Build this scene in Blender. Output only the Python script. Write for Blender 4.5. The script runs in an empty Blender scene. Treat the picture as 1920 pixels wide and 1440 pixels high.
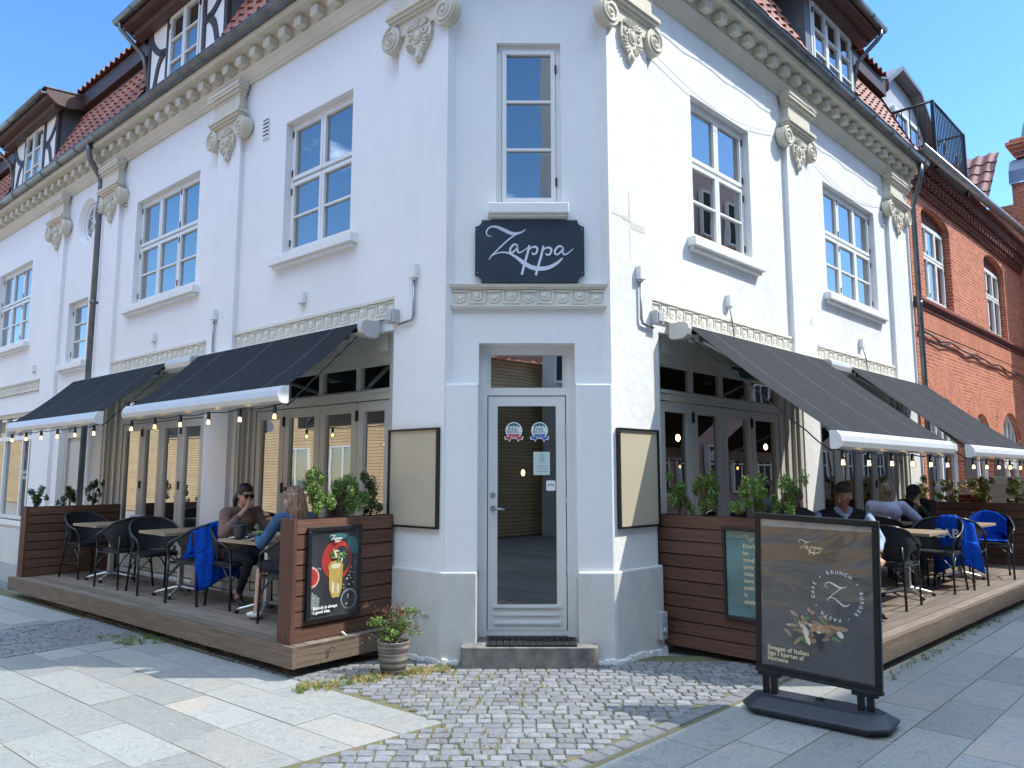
import bpy, bmesh, math, random
import numpy as np
from mathutils import Vector, Matrix, noise
R = math.radians
random.seed(7)
sc = bpy.context.scene
COL = sc.collection
# ---------------------------------------------------------------- camera, sky, sun, exposure
cd = bpy.data.cameras.new('camera'); cam = bpy.data.objects.new('camera', cd); COL.objects.link(cam)
cam.location = (0, 0, 1.62); cam.rotation_euler = (R(90 + 6.786), 0, 0)
cd.sensor_fit = 'HORIZONTAL'; cd.sensor_width = 36; cd.lens = 36 * 1399.18 / 1920
cd.clip_start = .05; cd.clip_end = 2000; sc.camera = cam
SUN_EL, SUN_AZ = 50.0, 1.0            # azimuth measured from +X towards +Y
w = bpy.data.worlds.new('World'); sc.world = w; w.use_nodes = True
nt = w.node_tree; nt.nodes.clear()
wo = nt.nodes.new('ShaderNodeOutputWorld'); bg = nt.nodes.new('ShaderNodeBackground')
sky = nt.nodes.new('ShaderNodeTexSky'); sky.sky_type = 'NISHITA'; sky.sun_disc = False
sky.sun_elevation = R(SUN_EL); sky.sun_rotation = R(90 - SUN_AZ)
sky.air_density = 1.0; sky.dust_density = .1; sky.ozone_density = 5.0
bg.inputs['Strength'].default_value = .15
# a few clouds in the sky itself, plus a bank added for fill light
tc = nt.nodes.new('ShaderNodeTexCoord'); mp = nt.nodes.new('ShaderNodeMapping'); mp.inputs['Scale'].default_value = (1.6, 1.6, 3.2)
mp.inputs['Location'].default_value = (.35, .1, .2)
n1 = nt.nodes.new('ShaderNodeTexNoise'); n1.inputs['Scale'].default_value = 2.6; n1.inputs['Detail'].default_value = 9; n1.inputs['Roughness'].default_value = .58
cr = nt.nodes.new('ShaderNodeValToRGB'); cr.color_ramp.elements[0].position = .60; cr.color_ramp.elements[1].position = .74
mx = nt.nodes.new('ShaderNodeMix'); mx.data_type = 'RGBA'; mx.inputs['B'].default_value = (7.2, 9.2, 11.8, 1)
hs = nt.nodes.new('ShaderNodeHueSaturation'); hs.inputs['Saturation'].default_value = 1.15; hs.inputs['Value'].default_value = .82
# added cloud bank high overhead brightens the shaded walls; cloud ahead is thinned
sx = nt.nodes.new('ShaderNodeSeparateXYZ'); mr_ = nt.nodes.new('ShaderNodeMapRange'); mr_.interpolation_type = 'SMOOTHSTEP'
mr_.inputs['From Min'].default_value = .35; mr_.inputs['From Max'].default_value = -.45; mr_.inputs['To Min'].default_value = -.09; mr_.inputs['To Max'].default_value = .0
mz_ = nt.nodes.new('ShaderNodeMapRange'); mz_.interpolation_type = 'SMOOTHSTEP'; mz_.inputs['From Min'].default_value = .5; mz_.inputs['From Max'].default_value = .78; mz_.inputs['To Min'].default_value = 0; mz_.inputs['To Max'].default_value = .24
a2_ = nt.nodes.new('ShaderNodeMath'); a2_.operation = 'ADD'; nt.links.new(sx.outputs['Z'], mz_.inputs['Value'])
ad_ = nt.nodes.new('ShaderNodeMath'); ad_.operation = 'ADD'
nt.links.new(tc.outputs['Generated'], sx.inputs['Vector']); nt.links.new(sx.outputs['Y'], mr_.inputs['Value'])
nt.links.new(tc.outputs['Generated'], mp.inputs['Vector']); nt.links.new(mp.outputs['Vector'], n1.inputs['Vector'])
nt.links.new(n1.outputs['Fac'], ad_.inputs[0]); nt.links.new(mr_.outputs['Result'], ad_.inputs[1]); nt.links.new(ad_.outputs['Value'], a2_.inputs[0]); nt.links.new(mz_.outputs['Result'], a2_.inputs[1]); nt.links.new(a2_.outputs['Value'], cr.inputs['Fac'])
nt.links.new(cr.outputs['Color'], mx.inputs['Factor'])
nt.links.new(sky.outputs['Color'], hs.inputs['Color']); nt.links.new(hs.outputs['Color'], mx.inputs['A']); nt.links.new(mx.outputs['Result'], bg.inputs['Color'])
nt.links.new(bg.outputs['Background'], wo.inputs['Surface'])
sd = bpy.data.lights.new('sun', 'SUN'); sd.energy = 2.4; sd.angle = R(.5); sd.color = (1, .955, .88)
so = bpy.data.objects.new('sun', sd); COL.objects.link(so); so.location = (20, 0, 30)
sv = Vector((math.cos(R(SUN_EL)) * math.cos(R(SUN_AZ)), math.cos(R(SUN_EL)) * math.sin(R(SUN_AZ)), math.sin(R(SUN_EL))))
so.rotation_euler = sv.to_track_quat('Z', 'Y').to_euler()
sc.view_settings.view_transform = 'Standard'; sc.view_settings.look = 'None'
sc.view_settings.exposure = 1.38; sc.view_settings.gamma = 1
sc.render.engine = 'CYCLES'; sc.cycles.max_bounces = 8; sc.cycles.transparent_max_bounces = 16

# ---------------------------------------------------------------- materials
MAT = {}
def nd(t, typ, **kw):
    n = t.nodes.new(typ)
    for k, v in kw.items(): setattr(n, k, v)
    return n
def mat(name, col, rough=.6, metal=0, spec=.5, nscale=0, namt=.12, bump=0, bscale=60, col2=None, coord='Object', det=6, rndattr=0, trans=0, emit=None, estr=0, coat=0):
    """principled with noise variation between col and col2, bump and optional per-face random attribute"""
    m = bpy.data.materials.new(name); m.use_nodes = True; t = m.node_tree; p = t.nodes['Principled BSDF']
    p.inputs['Roughness'].default_value = rough; p.inputs['Metallic'].default_value = metal
    p.inputs['Specular IOR Level'].default_value = spec; p.inputs['Coat Weight'].default_value = coat
    if trans: p.inputs['Transmission Weight'].default_value = trans
    if emit: p.inputs['Emission Color'].default_value = (*emit, 1); p.inputs['Emission Strength'].default_value = estr
    c4 = (*col, 1); out = None
    tcn = nd(t, 'ShaderNodeTexCoord'); src = tcn.outputs[coord]
    if nscale:
        n = nd(t, 'ShaderNodeTexNoise'); n.inputs['Scale'].default_value = nscale; n.inputs['Detail'].default_value = det; n.inputs['Roughness'].default_value = .6
        t.links.new(src, n.inputs['Vector'])
        r = nd(t, 'ShaderNodeValToRGB'); r.color_ramp.elements[0].position = .3; r.color_ramp.elements[1].position = .7
        a = col2 if col2 else tuple(c * (1 - namt) for c in col)
        r.color_ramp.elements[0].color = (*a, 1); r.color_ramp.elements[1].color = c4
        t.links.new(n.outputs['Fac'], r.inputs['Fac']); out = r.outputs['Color']
    if rndattr:
        at = nd(t, 'ShaderNodeAttribute', attribute_name='rnd')
        mr = nd(t, 'ShaderNodeMapRange'); mr.inputs['To Min'].default_value = 1 - rndattr; mr.inputs['To Max'].default_value = 1 + rndattr
        t.links.new(at.outputs['Fac'], mr.inputs['Value'])
        mm = nd(t, 'ShaderNodeVectorMath', operation='SCALE')
        if out: t.links.new(out, mm.inputs[0])
        else: mm.inputs[0].default_value = col
        t.links.new(mr.outputs['Result'], mm.inputs['Scale']); out = mm.outputs['Vector']
    if out: t.links.new(out, p.inputs['Base Color'])
    else: p.inputs['Base Color'].default_value = c4
    if bump:
        b = nd(t, 'ShaderNodeBump'); b.inputs['Strength'].default_value = bump; b.inputs['Distance'].default_value = .01
        n = nd(t, 'ShaderNodeTexNoise'); n.inputs['Scale'].default_value = bscale; n.inputs['Detail'].default_value = 4
        t.links.new(src, n.inputs['Vector']); t.links.new(n.outputs['Fac'], b.inputs['Height']); t.links.new(b.outputs['Normal'], p.inputs['Normal'])
    MAT[name] = m; return m

def plaster(name, col, stain, samt, bump):
    m = mat(name, col, .75, spec=.25); t = m.node_tree; p = t.nodes['Principled BSDF']
    tcn = nd(t, 'ShaderNodeTexCoord')
    n = nd(t, 'ShaderNodeTexNoise'); n.inputs['Scale'].default_value = 1.3; n.inputs['Detail'].default_value = 10; n.inputs['Roughness'].default_value = .72
    mpn = nd(t, 'ShaderNodeMapping'); mpn.inputs['Scale'].default_value = (1, 1, .45)
    t.links.new(tcn.outputs['Object'], mpn.inputs['Vector']); t.links.new(mpn.outputs['Vector'], n.inputs['Vector'])
    r = nd(t, 'ShaderNodeValToRGB'); r.color_ramp.elements[0].position = .36; r.color_ramp.elements[1].position = .6
    r.color_ramp.elements[0].color = (samt, samt, samt, 1); r.color_ramp.elements[1].color = (0, 0, 0, 1)
    t.links.new(n.outputs['Fac'], r.inputs['Fac'])
    x = nd(t, 'ShaderNodeMix', data_type='RGBA'); x.inputs['A'].default_value = (*col, 1); x.inputs['B'].default_value = (*stain, 1)
    t.links.new(r.outputs['Color'], x.inputs['Factor'])
    # fine specks and scuffs
    n3 = nd(t, 'ShaderNodeTexNoise'); n3.inputs['Scale'].default_value = 14; n3.inputs['Detail'].default_value = 8; n3.inputs['Roughness'].default_value = .8
    t.links.new(tcn.outputs['Object'], n3.inputs['Vector'])
    r3 = nd(t, 'ShaderNodeValToRGB'); r3.color_ramp.elements[0].position = .3; r3.color_ramp.elements[1].position = .42
    r3.color_ramp.elements[0].color = (samt * .8,) * 3 + (1,); r3.color_ramp.elements[1].color = (0, 0, 0, 1)
    t.links.new(n3.outputs['Fac'], r3.inputs['Fac'])
    y = nd(t, 'ShaderNodeMix', data_type='RGBA'); y.inputs['B'].default_value = (*[c * .9 for c in stain], 1)
    t.links.new(x.outputs['Result'], y.inputs['A']); t.links.new(r3.outputs['Color'], y.inputs['Factor'])
    t.links.new(y.outputs['Result'], p.inputs['Base Color'])
    b = nd(t, 'ShaderNodeBump'); b.inputs['Strength'].default_value = bump; b.inputs['Distance'].default_value = .02
    n2 = nd(t, 'ShaderNodeTexNoise'); n2.inputs['Scale'].default_value = 6; n2.inputs['Detail'].default_value = 9; n2.inputs['Roughness'].default_value = .65
    t.links.new(tcn.outputs['Object'], n2.inputs['Vector']); t.links.new(n2.outputs['Fac'], b.inputs['Height']); t.links.new(b.outputs['Normal'], p.inputs['Normal'])
plaster('plaster_smooth', (.82, .82, .81), (.70, .71, .70), .35, .14)
plaster('plaster_rough', (.78, .78, .76), (.60, .61, .60), .55, .5)
plaster('plinth', (.66, .655, .62), (.48, .48, .45), .6, .35)
plaster('stone_cream', (.66, .615, .50), (.50, .46, .37), .5, .4)
plaster('frieze_cream', (.72, .69, .60), (.56, .54, .47), .5, .4)
mat('frame_white', (.78, .78, .75), .4, nscale=3, namt=.06)
mat('frame_greige', (.54, .53, .48), .42, nscale=3, namt=.08)
mat('door_grey', (.72, .72, .69), .4, nscale=2.5, namt=.08)
mat('hinge_dark', (.03, .03, .03), .4, .6)
mat('zinc', (.22, .235, .24), .42, .75, nscale=5, namt=.45, bump=.1, bscale=30)
mat('zinc_light', (.42, .44, .46), .4, .7, nscale=6, namt=.3)
mat('dormer_metal', (.16, .17, .185), .5, .3, nscale=2, namt=.25)
mat('timber_brown', (.062, .033, .03), .55, nscale=8, namt=.4, bump=.2, bscale=40)
mat('fascia_brown', (.11, .055, .045), .55, nscale=8, namt=.35)
mat('tile_red', (.36, .105, .062), .62, nscale=7, col2=(.17, .055, .04), bump=.25, bscale=40, rndattr=.28)
mat('tile_dark', (.2, .06, .045), .6, nscale=7, namt=.4, rndattr=.2)
mat('black_powder', (.012, .013, .015), .38, nscale=4, namt=.3)
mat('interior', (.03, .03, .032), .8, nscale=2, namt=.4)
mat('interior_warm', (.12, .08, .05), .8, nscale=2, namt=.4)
mat('curtain', (.26, .29, .32), .9, nscale=3, namt=.1)
mat('concrete_step', (.27, .25, .22), .85, nscale=9, col2=(.1, .09, .085), bump=.5, bscale=90)
mat('plastic_grey', (.5, .51, .51), .45, nscale=10, namt=.15)
mat('plastic_white', (.78, .78, .76), .4, nscale=5, namt=.06)
mat('cable_black', (.01, .01, .01), .5)
mat('soil', (.05, .035, .025), .95, nscale=20, namt=.5)

def glass(name, tint, refl, rough=.0):
    m = bpy.data.materials.new(name); m.use_nodes = True; t = m.node_tree; t.nodes.clear()
    o = nd(t, 'ShaderNodeOutputMaterial'); mixn = nd(t, 'ShaderNodeMixShader')
    tr = nd(t, 'ShaderNodeBsdfTransparent'); tr.inputs['Color'].default_value = (*tint, 1)
    gl = nd(t, 'ShaderNodeBsdfGlossy'); gl.inputs['Roughness'].default_value = rough
    lw = nd(t, 'ShaderNodeLayerWeight'); lw.inputs['Blend'].default_value = .5; pw = nd(t, 'ShaderNodeMath', operation='POWER'); pw.inputs[1].default_value = 3.5; t.links.new(lw.outputs['Facing'], pw.inputs[0])
    mr = nd(t, 'ShaderNodeMapRange'); mr.inputs['To Min'].default_value = refl; mr.inputs['To Max'].default_value = 1
    # slightly uneven panes bend what they mirror
    tcn = nd(t, 'ShaderNodeTexCoord'); n = nd(t, 'ShaderNodeTexNoise'); n.inputs['Scale'].default_value = 1.7; n.inputs['Detail'].default_value = 1
    b = nd(t, 'ShaderNodeBump'); b.inputs['Strength'].default_value = .25; b.inputs['Distance'].default_value = .0035
    t.links.new(tcn.outputs['Object'], n.inputs['Vector']); t.links.new(n.outputs['Fac'], b.inputs['Height']); t.links.new(b.outputs['Normal'], gl.inputs['Normal'])
    t.links.new(pw.outputs['Value'], mr.inputs['Value']); t.links.new(mr.outputs['Result'], mixn.inputs['Fac'])
    t.links.new(tr.outputs['BSDF'], mixn.inputs[1]); t.links.new(gl.outputs['BSDF'], mixn.inputs[2]); t.links.new(mixn.outputs['Shader'], o.inputs['Surface'])
    MAT[name] = m
glass('glass_upper', (.5, .55, .58), .40); glass('glass_shop', (.55, .58, .56), .22); glass('glass_shop_bright', (.5, .52, .5), .55); glass('glass_door', (.4, .44, .44), .2)
glass('glass_poster', (.96, .97, .97), .06, .02)

def brick(name, c1, c2, mortar, bw=.228, bh=.067, soldier=False):
    m = bpy.data.materials.new(name); m.use_nodes = True; t = m.node_tree; p = t.nodes['Principled BSDF']; p.inputs['Roughness'].default_value = .85
    p.inputs['Specular IOR Level'].default_value = .2
    uv = nd(t, 'ShaderNodeUVMap'); mp_ = nd(t, 'ShaderNodeMapping'); b = nd(t, 'ShaderNodeTexBrick')
    if soldier: mp_.inputs['Rotation'].default_value = (0, 0, R(90))
    b.inputs['Scale'].default_value = 1; b.inputs['Brick Width'].default_value = bw; b.inputs['Row Height'].default_value = bh
    b.inputs['Mortar Size'].default_value = .007; b.inputs['Mortar Smooth'].default_value = .2; b.inputs['Bias'].default_value = -.1
    b.inputs['Color1'].default_value = (*c1, 1); b.inputs['Color2'].default_value = (*c2, 1); b.inputs['Mortar'].default_value = (*mortar, 1)
    n = nd(t, 'ShaderNodeTexNoise'); n.inputs['Scale'].default_value = 2.2; n.inputs['Detail'].default_value = 8
    x = nd(t, 'ShaderNodeMix', data_type='RGBA', blend_type='MULTIPLY'); x.inputs['Factor'].default_value = .75
    r = nd(t, 'ShaderNodeValToRGB'); r.color_ramp.elements[0].color = (.55, .5, .5, 1); r.color_ramp.elements[1].color = (1.15, 1.1, 1.05, 1)
    t.links.new(uv.outputs['UV'], mp_.inputs['Vector']); t.links.new(mp_.outputs['Vector'], b.inputs['Vector']); t.links.new(uv.outputs['UV'], n.inputs['Vector'])
    t.links.new(n.outputs['Fac'], r.inputs['Fac']); t.links.new(b.outputs['Color'], x.inputs['A']); t.links.new(r.outputs['Color'], x.inputs['B'])
    t.links.new(x.outputs['Result'], p.inputs['Base Color'])
    bp = nd(t, 'ShaderNodeBump'); bp.inputs['Strength'].default_value = .5; bp.inputs['Distance'].default_value = .006; bp.invert = True
    t.links.new(b.outputs['Fac'], bp.inputs['Height']); t.links.new(bp.outputs['Normal'], p.inputs['Normal'])
    MAT[name] = m
brick('brick_red', (.62, .20, .10), (.42, .11, .06), (.60, .47, .37))
brick('brick_red_soldier', (.60, .21, .11), (.46, .13, .07), (.50, .38, .30), .26, .07, True)
brick('brick_dark', (.2, .05, .035), (.12, .03, .024), (.3, .22, .18))
brick('brick_yellow', (.82, .62, .36), (.74, .54, .30), (.16, .11, .06), 3.1, .095)

def wood(name, c1, c2, scale=(1, 1, 1), rough=.65, bump=.3):
    """grain runs along UV x"""
    m = bpy.data.materials.new(name); m.use_nodes = True; t = m.node_tree; p = t.nodes['Principled BSDF']; p.inputs['Roughness'].default_value = rough
    p.inputs['Specular IOR Level'].default_value = .3
    uv = nd(t, 'ShaderNodeUVMap'); at = nd(t, 'ShaderNodeAttribute', attribute_name='rnd')
    mp_ = nd(t, 'ShaderNodeMapping'); mp_.inputs['Scale'].default_value = (1.6, 38, 1)
    ad = nd(t, 'ShaderNodeVectorMath', operation='ADD'); sc_ = nd(t, 'ShaderNodeVectorMath', operation='SCALE'); sc_.inputs[0].default_value = (31, 17, 0)
    t.links.new(at.outputs['Fac'], sc_.inputs['Scale']); t.links.new(uv.outputs['UV'], ad.inputs[0]); t.links.new(sc_.outputs['Vector'], ad.inputs[1])
    t.links.new(ad.outputs['Vector'], mp_.inputs['Vector'])
    n = nd(t, 'ShaderNodeTexNoise'); n.inputs['Scale'].default_value = 1.5; n.inputs['Detail'].default_value = 7; n.inputs['Roughness'].default_value = .65; n.inputs['Distortion'].default_value = .6
    t.links.new(mp_.outputs['Vector'], n.inputs['Vector'])
    r = nd(t, 'ShaderNodeValToRGB'); r.color_ramp.elements[0].position = .32; r.color_ramp.elements[1].position = .68
    r.color_ramp.elements[0].color = (*c2, 1); r.color_ramp.elements[1].color = (*c1, 1)
    t.links.new(n.outputs['Fac'], r.inputs['Fac'])
    mr = nd(t, 'ShaderNodeMapRange'); mr.inputs['To Min'].default_value = .78; mr.inputs['To Max'].default_value = 1.2
    t.links.new(at.outputs['Fac'], mr.inputs['Value'])
    s2 = nd(t, 'ShaderNodeVectorMath', operation='SCALE'); t.links.new(r.outputs['Color'], s2.inputs[0]); t.links.new(mr.outputs['Result'], s2.inputs['Scale'])
    t.links.new(s2.outputs['Vector'], p.inputs['Base Color'])
    bp = nd(t, 'ShaderNodeBump'); bp.inputs['Strength'].default_value = bump; bp.inputs['Distance'].default_value = .004
    t.links.new(n.outputs['Fac'], bp.inputs['Height']); t.links.new(bp.outputs['Normal'], p.inputs['Normal'])
    MAT[name] = m
wood('wood_screen', (.165, .083, .055), (.08, .042, .03))
wood('wood_post', (.14, .065, .043), (.06, .027, .02))
wood('wood_deck', (.26, .21, .165), (.125, .10, .08))
wood('wood_fascia', (.22, .165, .12), (.10, .075, .055))
wood('wood_grey', (.36, .33, .29), (.2, .185, .165))
wood('wood_table', (.36, .28, .19), (.2, .15, .1))

# ---------------------------------------------------------------- geometry helpers
class Frame:
    """s along the facade away from the corner, o outwards, z up"""
    def __init__(f, W, u, n, base=0): f.W = Vector((*W, base)); f.u = Vector((*u, 0)); f.n = Vector((*n, 0))
    def __call__(f, s, o, z): return f.W + f.u * s + f.n * o + Vector((0, 0, z))
aL, aR = R(49.6), R(45.21)
FL = Frame((-.5615, 6.6448), (-math.sin(aL), math.cos(aL)), (-math.cos(aL), -math.sin(aL)))
FR = Frame((.8468, 6.6592), (math.sin(aR), math.cos(aR)), (math.cos(aR), -math.sin(aR)))
CY = 6.608                                   # front of the door pier
FC = Frame((-.600, CY), (1, 0), (0, -1))     # chamfered corner: s 0..1.489
FW = Frame((0, 0), (1, 0), (0, 1))           # plain world / local

class MB:
    def __init__(b, fr=FW): b.v = []; b.f = []; b.uv = []; b.mi = []; b.rn = []; b.fr = fr; b.m = 0; b.r = 0; b.sm = False; b.smooth = []
    def face(b, pts, uv=None):
        k = len(b.v); b.v += [tuple(p) for p in pts]; b.f.append(tuple(range(k, k + len(pts))))
        b.uv.append(uv or [(0, 0)] * len(pts)); b.mi.append(b.m); b.rn.append(b.r); b.smooth.append(b.sm)
    def quad(b, c, uv=None, fr=None):
        fr = fr or b.fr; b.face([fr(*p) for p in c], uv)
    def box(b, s0, s1, o0, o1, z0, z1, fr=None, rnd=None, vert=False):
        fr = fr or b.fr
        if rnd is not None: b.r = rnd
        P = lambda s, o, z: fr(s, o, z)
        def q(c, ax):
            uv = [(p[ax[0]], p[ax[1]]) for p in c]
            b.face([P(*p) for p in c], uv)
        a = (2, 0) if vert else (0, 2); e = (2, 1) if vert else (1, 2); h = (0, 1)
        q([(s0, o1, z0), (s1, o1, z0), (s1, o1, z1), (s0, o1, z1)], a); q([(s0, o0, z0), (s0, o0, z1), (s1, o0, z1), (s1, o0, z0)], a)
        q([(s0, o0, z0), (s0, o1, z0), (s0, o1, z1), (s0, o0, z1)], e); q([(s1, o0, z0), (s1, o0, z1), (s1, o1, z1), (s1, o1, z0)], e)
        q([(s0, o0, z1), (s0, o1, z1), (s1, o1, z1), (s1, o0, z1)], h); q([(s0, o0, z0), (s1, o0, z0), (s1, o1, z0), (s0, o1, z0)], h)
        return b
    def hexa(b, P8):   # bottom 4, top 4 (world)
        A = P8
        for i in ((0, 1, 2, 3), (7, 6, 5, 4), (0, 4, 5, 1), (1, 5, 6, 2), (2, 6, 7, 3), (3, 7, 4, 0)): b.face([A[j] for j in i], [(0, 0), (1, 0), (1, 1), (0, 1)])
    def prism(b, poly, z0, z1, fr=None):   # poly [(s,o)]
        fr = fr or b.fr; n = len(poly); d = 0
        b.face([fr(s, o, z1) for s, o in poly], [(s, o) for s, o in poly]); b.face([fr(s, o, z0) for s, o in reversed(poly)], [(s, o) for s, o in reversed(poly)])
        for i in range(n):
            p, q = poly[i], poly[(i + 1) % n]; L = math.hypot(q[0] - p[0], q[1] - p[1])
            b.face([fr(*p, z0), fr(*q, z0), fr(*q, z1), fr(*p, z1)], [(d, z0), (d + L, z0), (d + L, z1), (d, z1)]); d += L
    def plate(b, poly, o0, o1, fr=None, cap_back=True):   # poly [(s,z)] extruded in o
        fr = fr or b.fr; n = len(poly)
        b.face([fr(s, o1, z) for s, z in poly], [(s, z) for s, z in poly])
        if cap_back: b.face([fr(s, o0, z) for s, z in reversed(poly)], [(s, z) for s, z in reversed(poly)])
        for i in range(n):
            p, q = poly[i], poly[(i + 1) % n]
            b.face([fr(p[0], o0, p[1]), fr(q[0], o0, q[1]), fr(q[0], o1, q[1]), fr(p[0], o1, p[1])], [(0, 0), (.1, 0), (.1, .1), (0, .1)])
    def sweep(b, prof, s0, s1, closed=True, fr=None, rise=0):   # profile [(o,z)] along s
        fr = fr or b.fr; n = len(prof); d = 0
        for i in range(n if closed else n - 1):
            p, q = prof[i], prof[(i + 1) % n]; L = math.hypot(q[0] - p[0], q[1] - p[1])
            b.face([fr(s0, *p), fr(s1, p[0], p[1] + rise), fr(s1, q[0], q[1] + rise), fr(s0, *q)], [(s0, d), (s1, d), (s1, d + L), (s0, d + L)]); d += L
        if closed:
            b.face([fr(s0, *p) for p in reversed(prof)]); b.face([fr(s1, p[0], p[1] + rise) for p in prof])
    def tube(b, pts, r, n=8, cap=True, fr=None, closed=False):
        """pts in frame coords, r scalar or list"""
        fr = fr or b.fr; P = [fr(*p) for p in pts]; m = len(P); rs = r if isinstance(r, (list, tuple)) else [r] * m
        rings = []; ref = None
        for i in range(m):
            if closed: t = P[(i + 1) % m] - P[(i - 1) % m]
            else: t = P[min(i + 1, m - 1)] - P[max(i - 1, 0)]
            if t.length < 1e-9: t = Vector((0, 0, 1))
            t.normalize()
            if ref is None: ref = t.orthogonal().normalized()
            ref = (ref - t * ref.dot(t)); ref = ref.normalized() if ref.length > 1e-6 else t.orthogonal().normalized()
            bi = t.cross(ref)
            rings.append([P[i] + (ref * math.cos(2 * math.pi * j / n) + bi * math.sin(2 * math.pi * j / n)) * rs[i] for j in range(n)])
        k = len(b.v); s_ = b.sm
        for rg in rings: b.v += [tuple(p) for p in rg]
        for i in range(m if closed else m - 1):
            for j in range(n):
                a, c = k + i * n, k + ((i + 1) % m) * n
                b.f.append((a + j, a + (j + 1) % n, c + (j + 1) % n, c + j)); b.uv.append([(0, 0)] * 4); b.mi.append(b.m); b.rn.append(b.r); b.smooth.append(True)
        if cap and not closed:
            b.face(list(reversed(rings[0]))); b.face(rings[-1])
    def lathe(b, prof, c=(0, 0), n=20, fr=None, sm=True):   # prof [(r,z)] about vertical axis at c
        fr = fr or b.fr; k = len(b.v); m = len(prof)
        for r_, z in prof:
            for j in range(n): b.v.append(tuple(fr(c[0] + r_ * math.cos(2 * math.pi * j / n), c[1] + r_ * math.sin(2 * math.pi * j / n), z)))
        for i in range(m - 1):
            for j in range(n):
                a, d = k + i * n, k + (i + 1) * n
                b.f.append((a + j, a + (j + 1) % n, d + (j + 1) % n, d + j)); b.uv.append([(j / n, prof[i][1])] * 4); b.mi.append(b.m); b.rn.append(b.r); b.smooth.append(sm)
        b.f.append(tuple(k + j for j in reversed(range(n)))); b.f.append(tuple(k + (m - 1) * n + j for j in range(n)))
        for _ in (0, 1): b.uv.append([(0, 0)] * n); b.mi.append(b.m); b.rn.append(b.r); b.smooth.append(False)
    def ell(b, c, r, n=12, fr=None):
        m = n // 2 + 1; fr = fr or b.fr; k = len(b.v)
        for i in range(m + 1):
            th = math.pi * i / m
            for j in range(n):
                ph = 2 * math.pi * j / n
                b.v.append(tuple(fr(c[0] + r[0] * math.sin(th) * math.cos(ph), c[1] + r[1] * math.sin(th) * math.sin(ph), c[2] + r[2] * math.cos(th))))
        for i in range(m):
            for j in range(n):
                a, d = k + i * n, k + (i + 1) * n
                b.f.append((a + j, a + (j + 1) % n, d + (j + 1) % n, d + j)); b.uv.append([(0, 0)] * 4); b.mi.append(b.m); b.rn.append(b.r); b.smooth.append(True)
    def build(b, name, mats, parent=None, clean=True, bevel=0):
        me = bpy.data.meshes.new(name); me.from_pydata(b.v, [], b.f)
        mats = mats if isinstance(mats, (list, tuple)) else [mats]
        for x in mats: me.materials.append(MAT[x])
        uvl = me.uv_layers.new(name='UVMap'); i = 0
        flat = []
        for u in b.uv:
            for c in u: flat += [c[0], c[1]]
        uvl.data.foreach_set('uv', flat)
        at = me.attributes.new('rnd', 'FLOAT', 'FACE'); at.data.foreach_set('value', [float(x) for x in b.rn])
        me.polygons.foreach_set('material_index', b.mi); me.polygons.foreach_set('use_smooth', b.smooth)
        if clean:
            bm = bmesh.new(); bm.from_mesh(me); bmesh.ops.remove_doubles(bm, verts=bm.verts, dist=1e-5)
            bmesh.ops.recalc_face_normals(bm, faces=bm.faces); bm.to_mesh(me); bm.free()
        me.update()
        o = bpy.data.objects.new(name, me); COL.objects.link(o)
        if bevel:
            md = o.modifiers.new('bevel', 'BEVEL'); md.width = bevel; md.segments = 2; md.limit_method = 'ANGLE'; md.angle_limit = R(40)
        if parent is not None: adopt(o, parent)
        return o
ROOTS = {}
def adopt(o, parent):
    o.parent = parent
    if parent.name in ROOTS: o.matrix_parent_inverse = ROOTS[parent.name].inverted()
def thing(name, label, cat, loc=(0, 0, 0), rotz=0, group=None, local=False):
    """Empty at the base of a thing. local=True: its parts are modelled about the origin"""
    o = bpy.data.objects.new(name, None); COL.objects.link(o); o.empty_display_size = .2
    o.location = loc; o.rotation_euler = (0, 0, rotz)
    if not local: ROOTS[o.name] = Matrix.LocRotScale(Vector(loc), Matrix.Rotation(rotz, 3, 'Z').to_quaternion(), None)
    tag(o, label, cat, group); return o
def tag(o, label=None, cat=None, group=None, kind=None):
    if label: o['label'] = label
    if cat: o['category'] = cat
    if group: o['group'] = group
    if kind: o['kind'] = kind
    return o
def dup(o, parent=None):
    c = o.copy(); COL.objects.link(c)
    if parent is not None: c.parent = parent
    for ch in list(o.children): dup(ch, c)
    return c
def leaves(mb, c, rad, n, size, rng, upper=.0, flat=1.0):
    """small bent leaves through a crown volume"""
    clumps = [(Vector((rng.gauss(0, .5) * rad[0], rng.gauss(0, .5) * rad[1], rng.uniform(-.85, .9) * rad[2])), rng.uniform(.22, .45)) for _ in range(16)]
    for i in range(n):
        cc, cs = rng.choice(clumps)
        d = Vector((rng.gauss(0, 1), rng.gauss(0, 1), rng.gauss(0, 1))).normalized() * (rng.random() ** .5)
        p = Vector(c) + cc + Vector((d.x * rad[0], d.y * rad[1], d.z * rad[2])) * cs
        a = Vector((rng.gauss(0, 1), rng.gauss(0, 1), rng.gauss(.5, .8))).normalized(); b_ = a.cross(Vector((rng.gauss(0, 1), rng.gauss(0, 1), rng.gauss(0, 1)))).normalized()
        s = size * rng.uniform(.6, 1.3); nn = a.cross(b_)
        mb.r = rng.random()
        mb.face([p - a * s, p + b_ * s * .42 + nn * s * .12, p + a * s, p - b_ * s * .42 + nn * s * .12])
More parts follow.
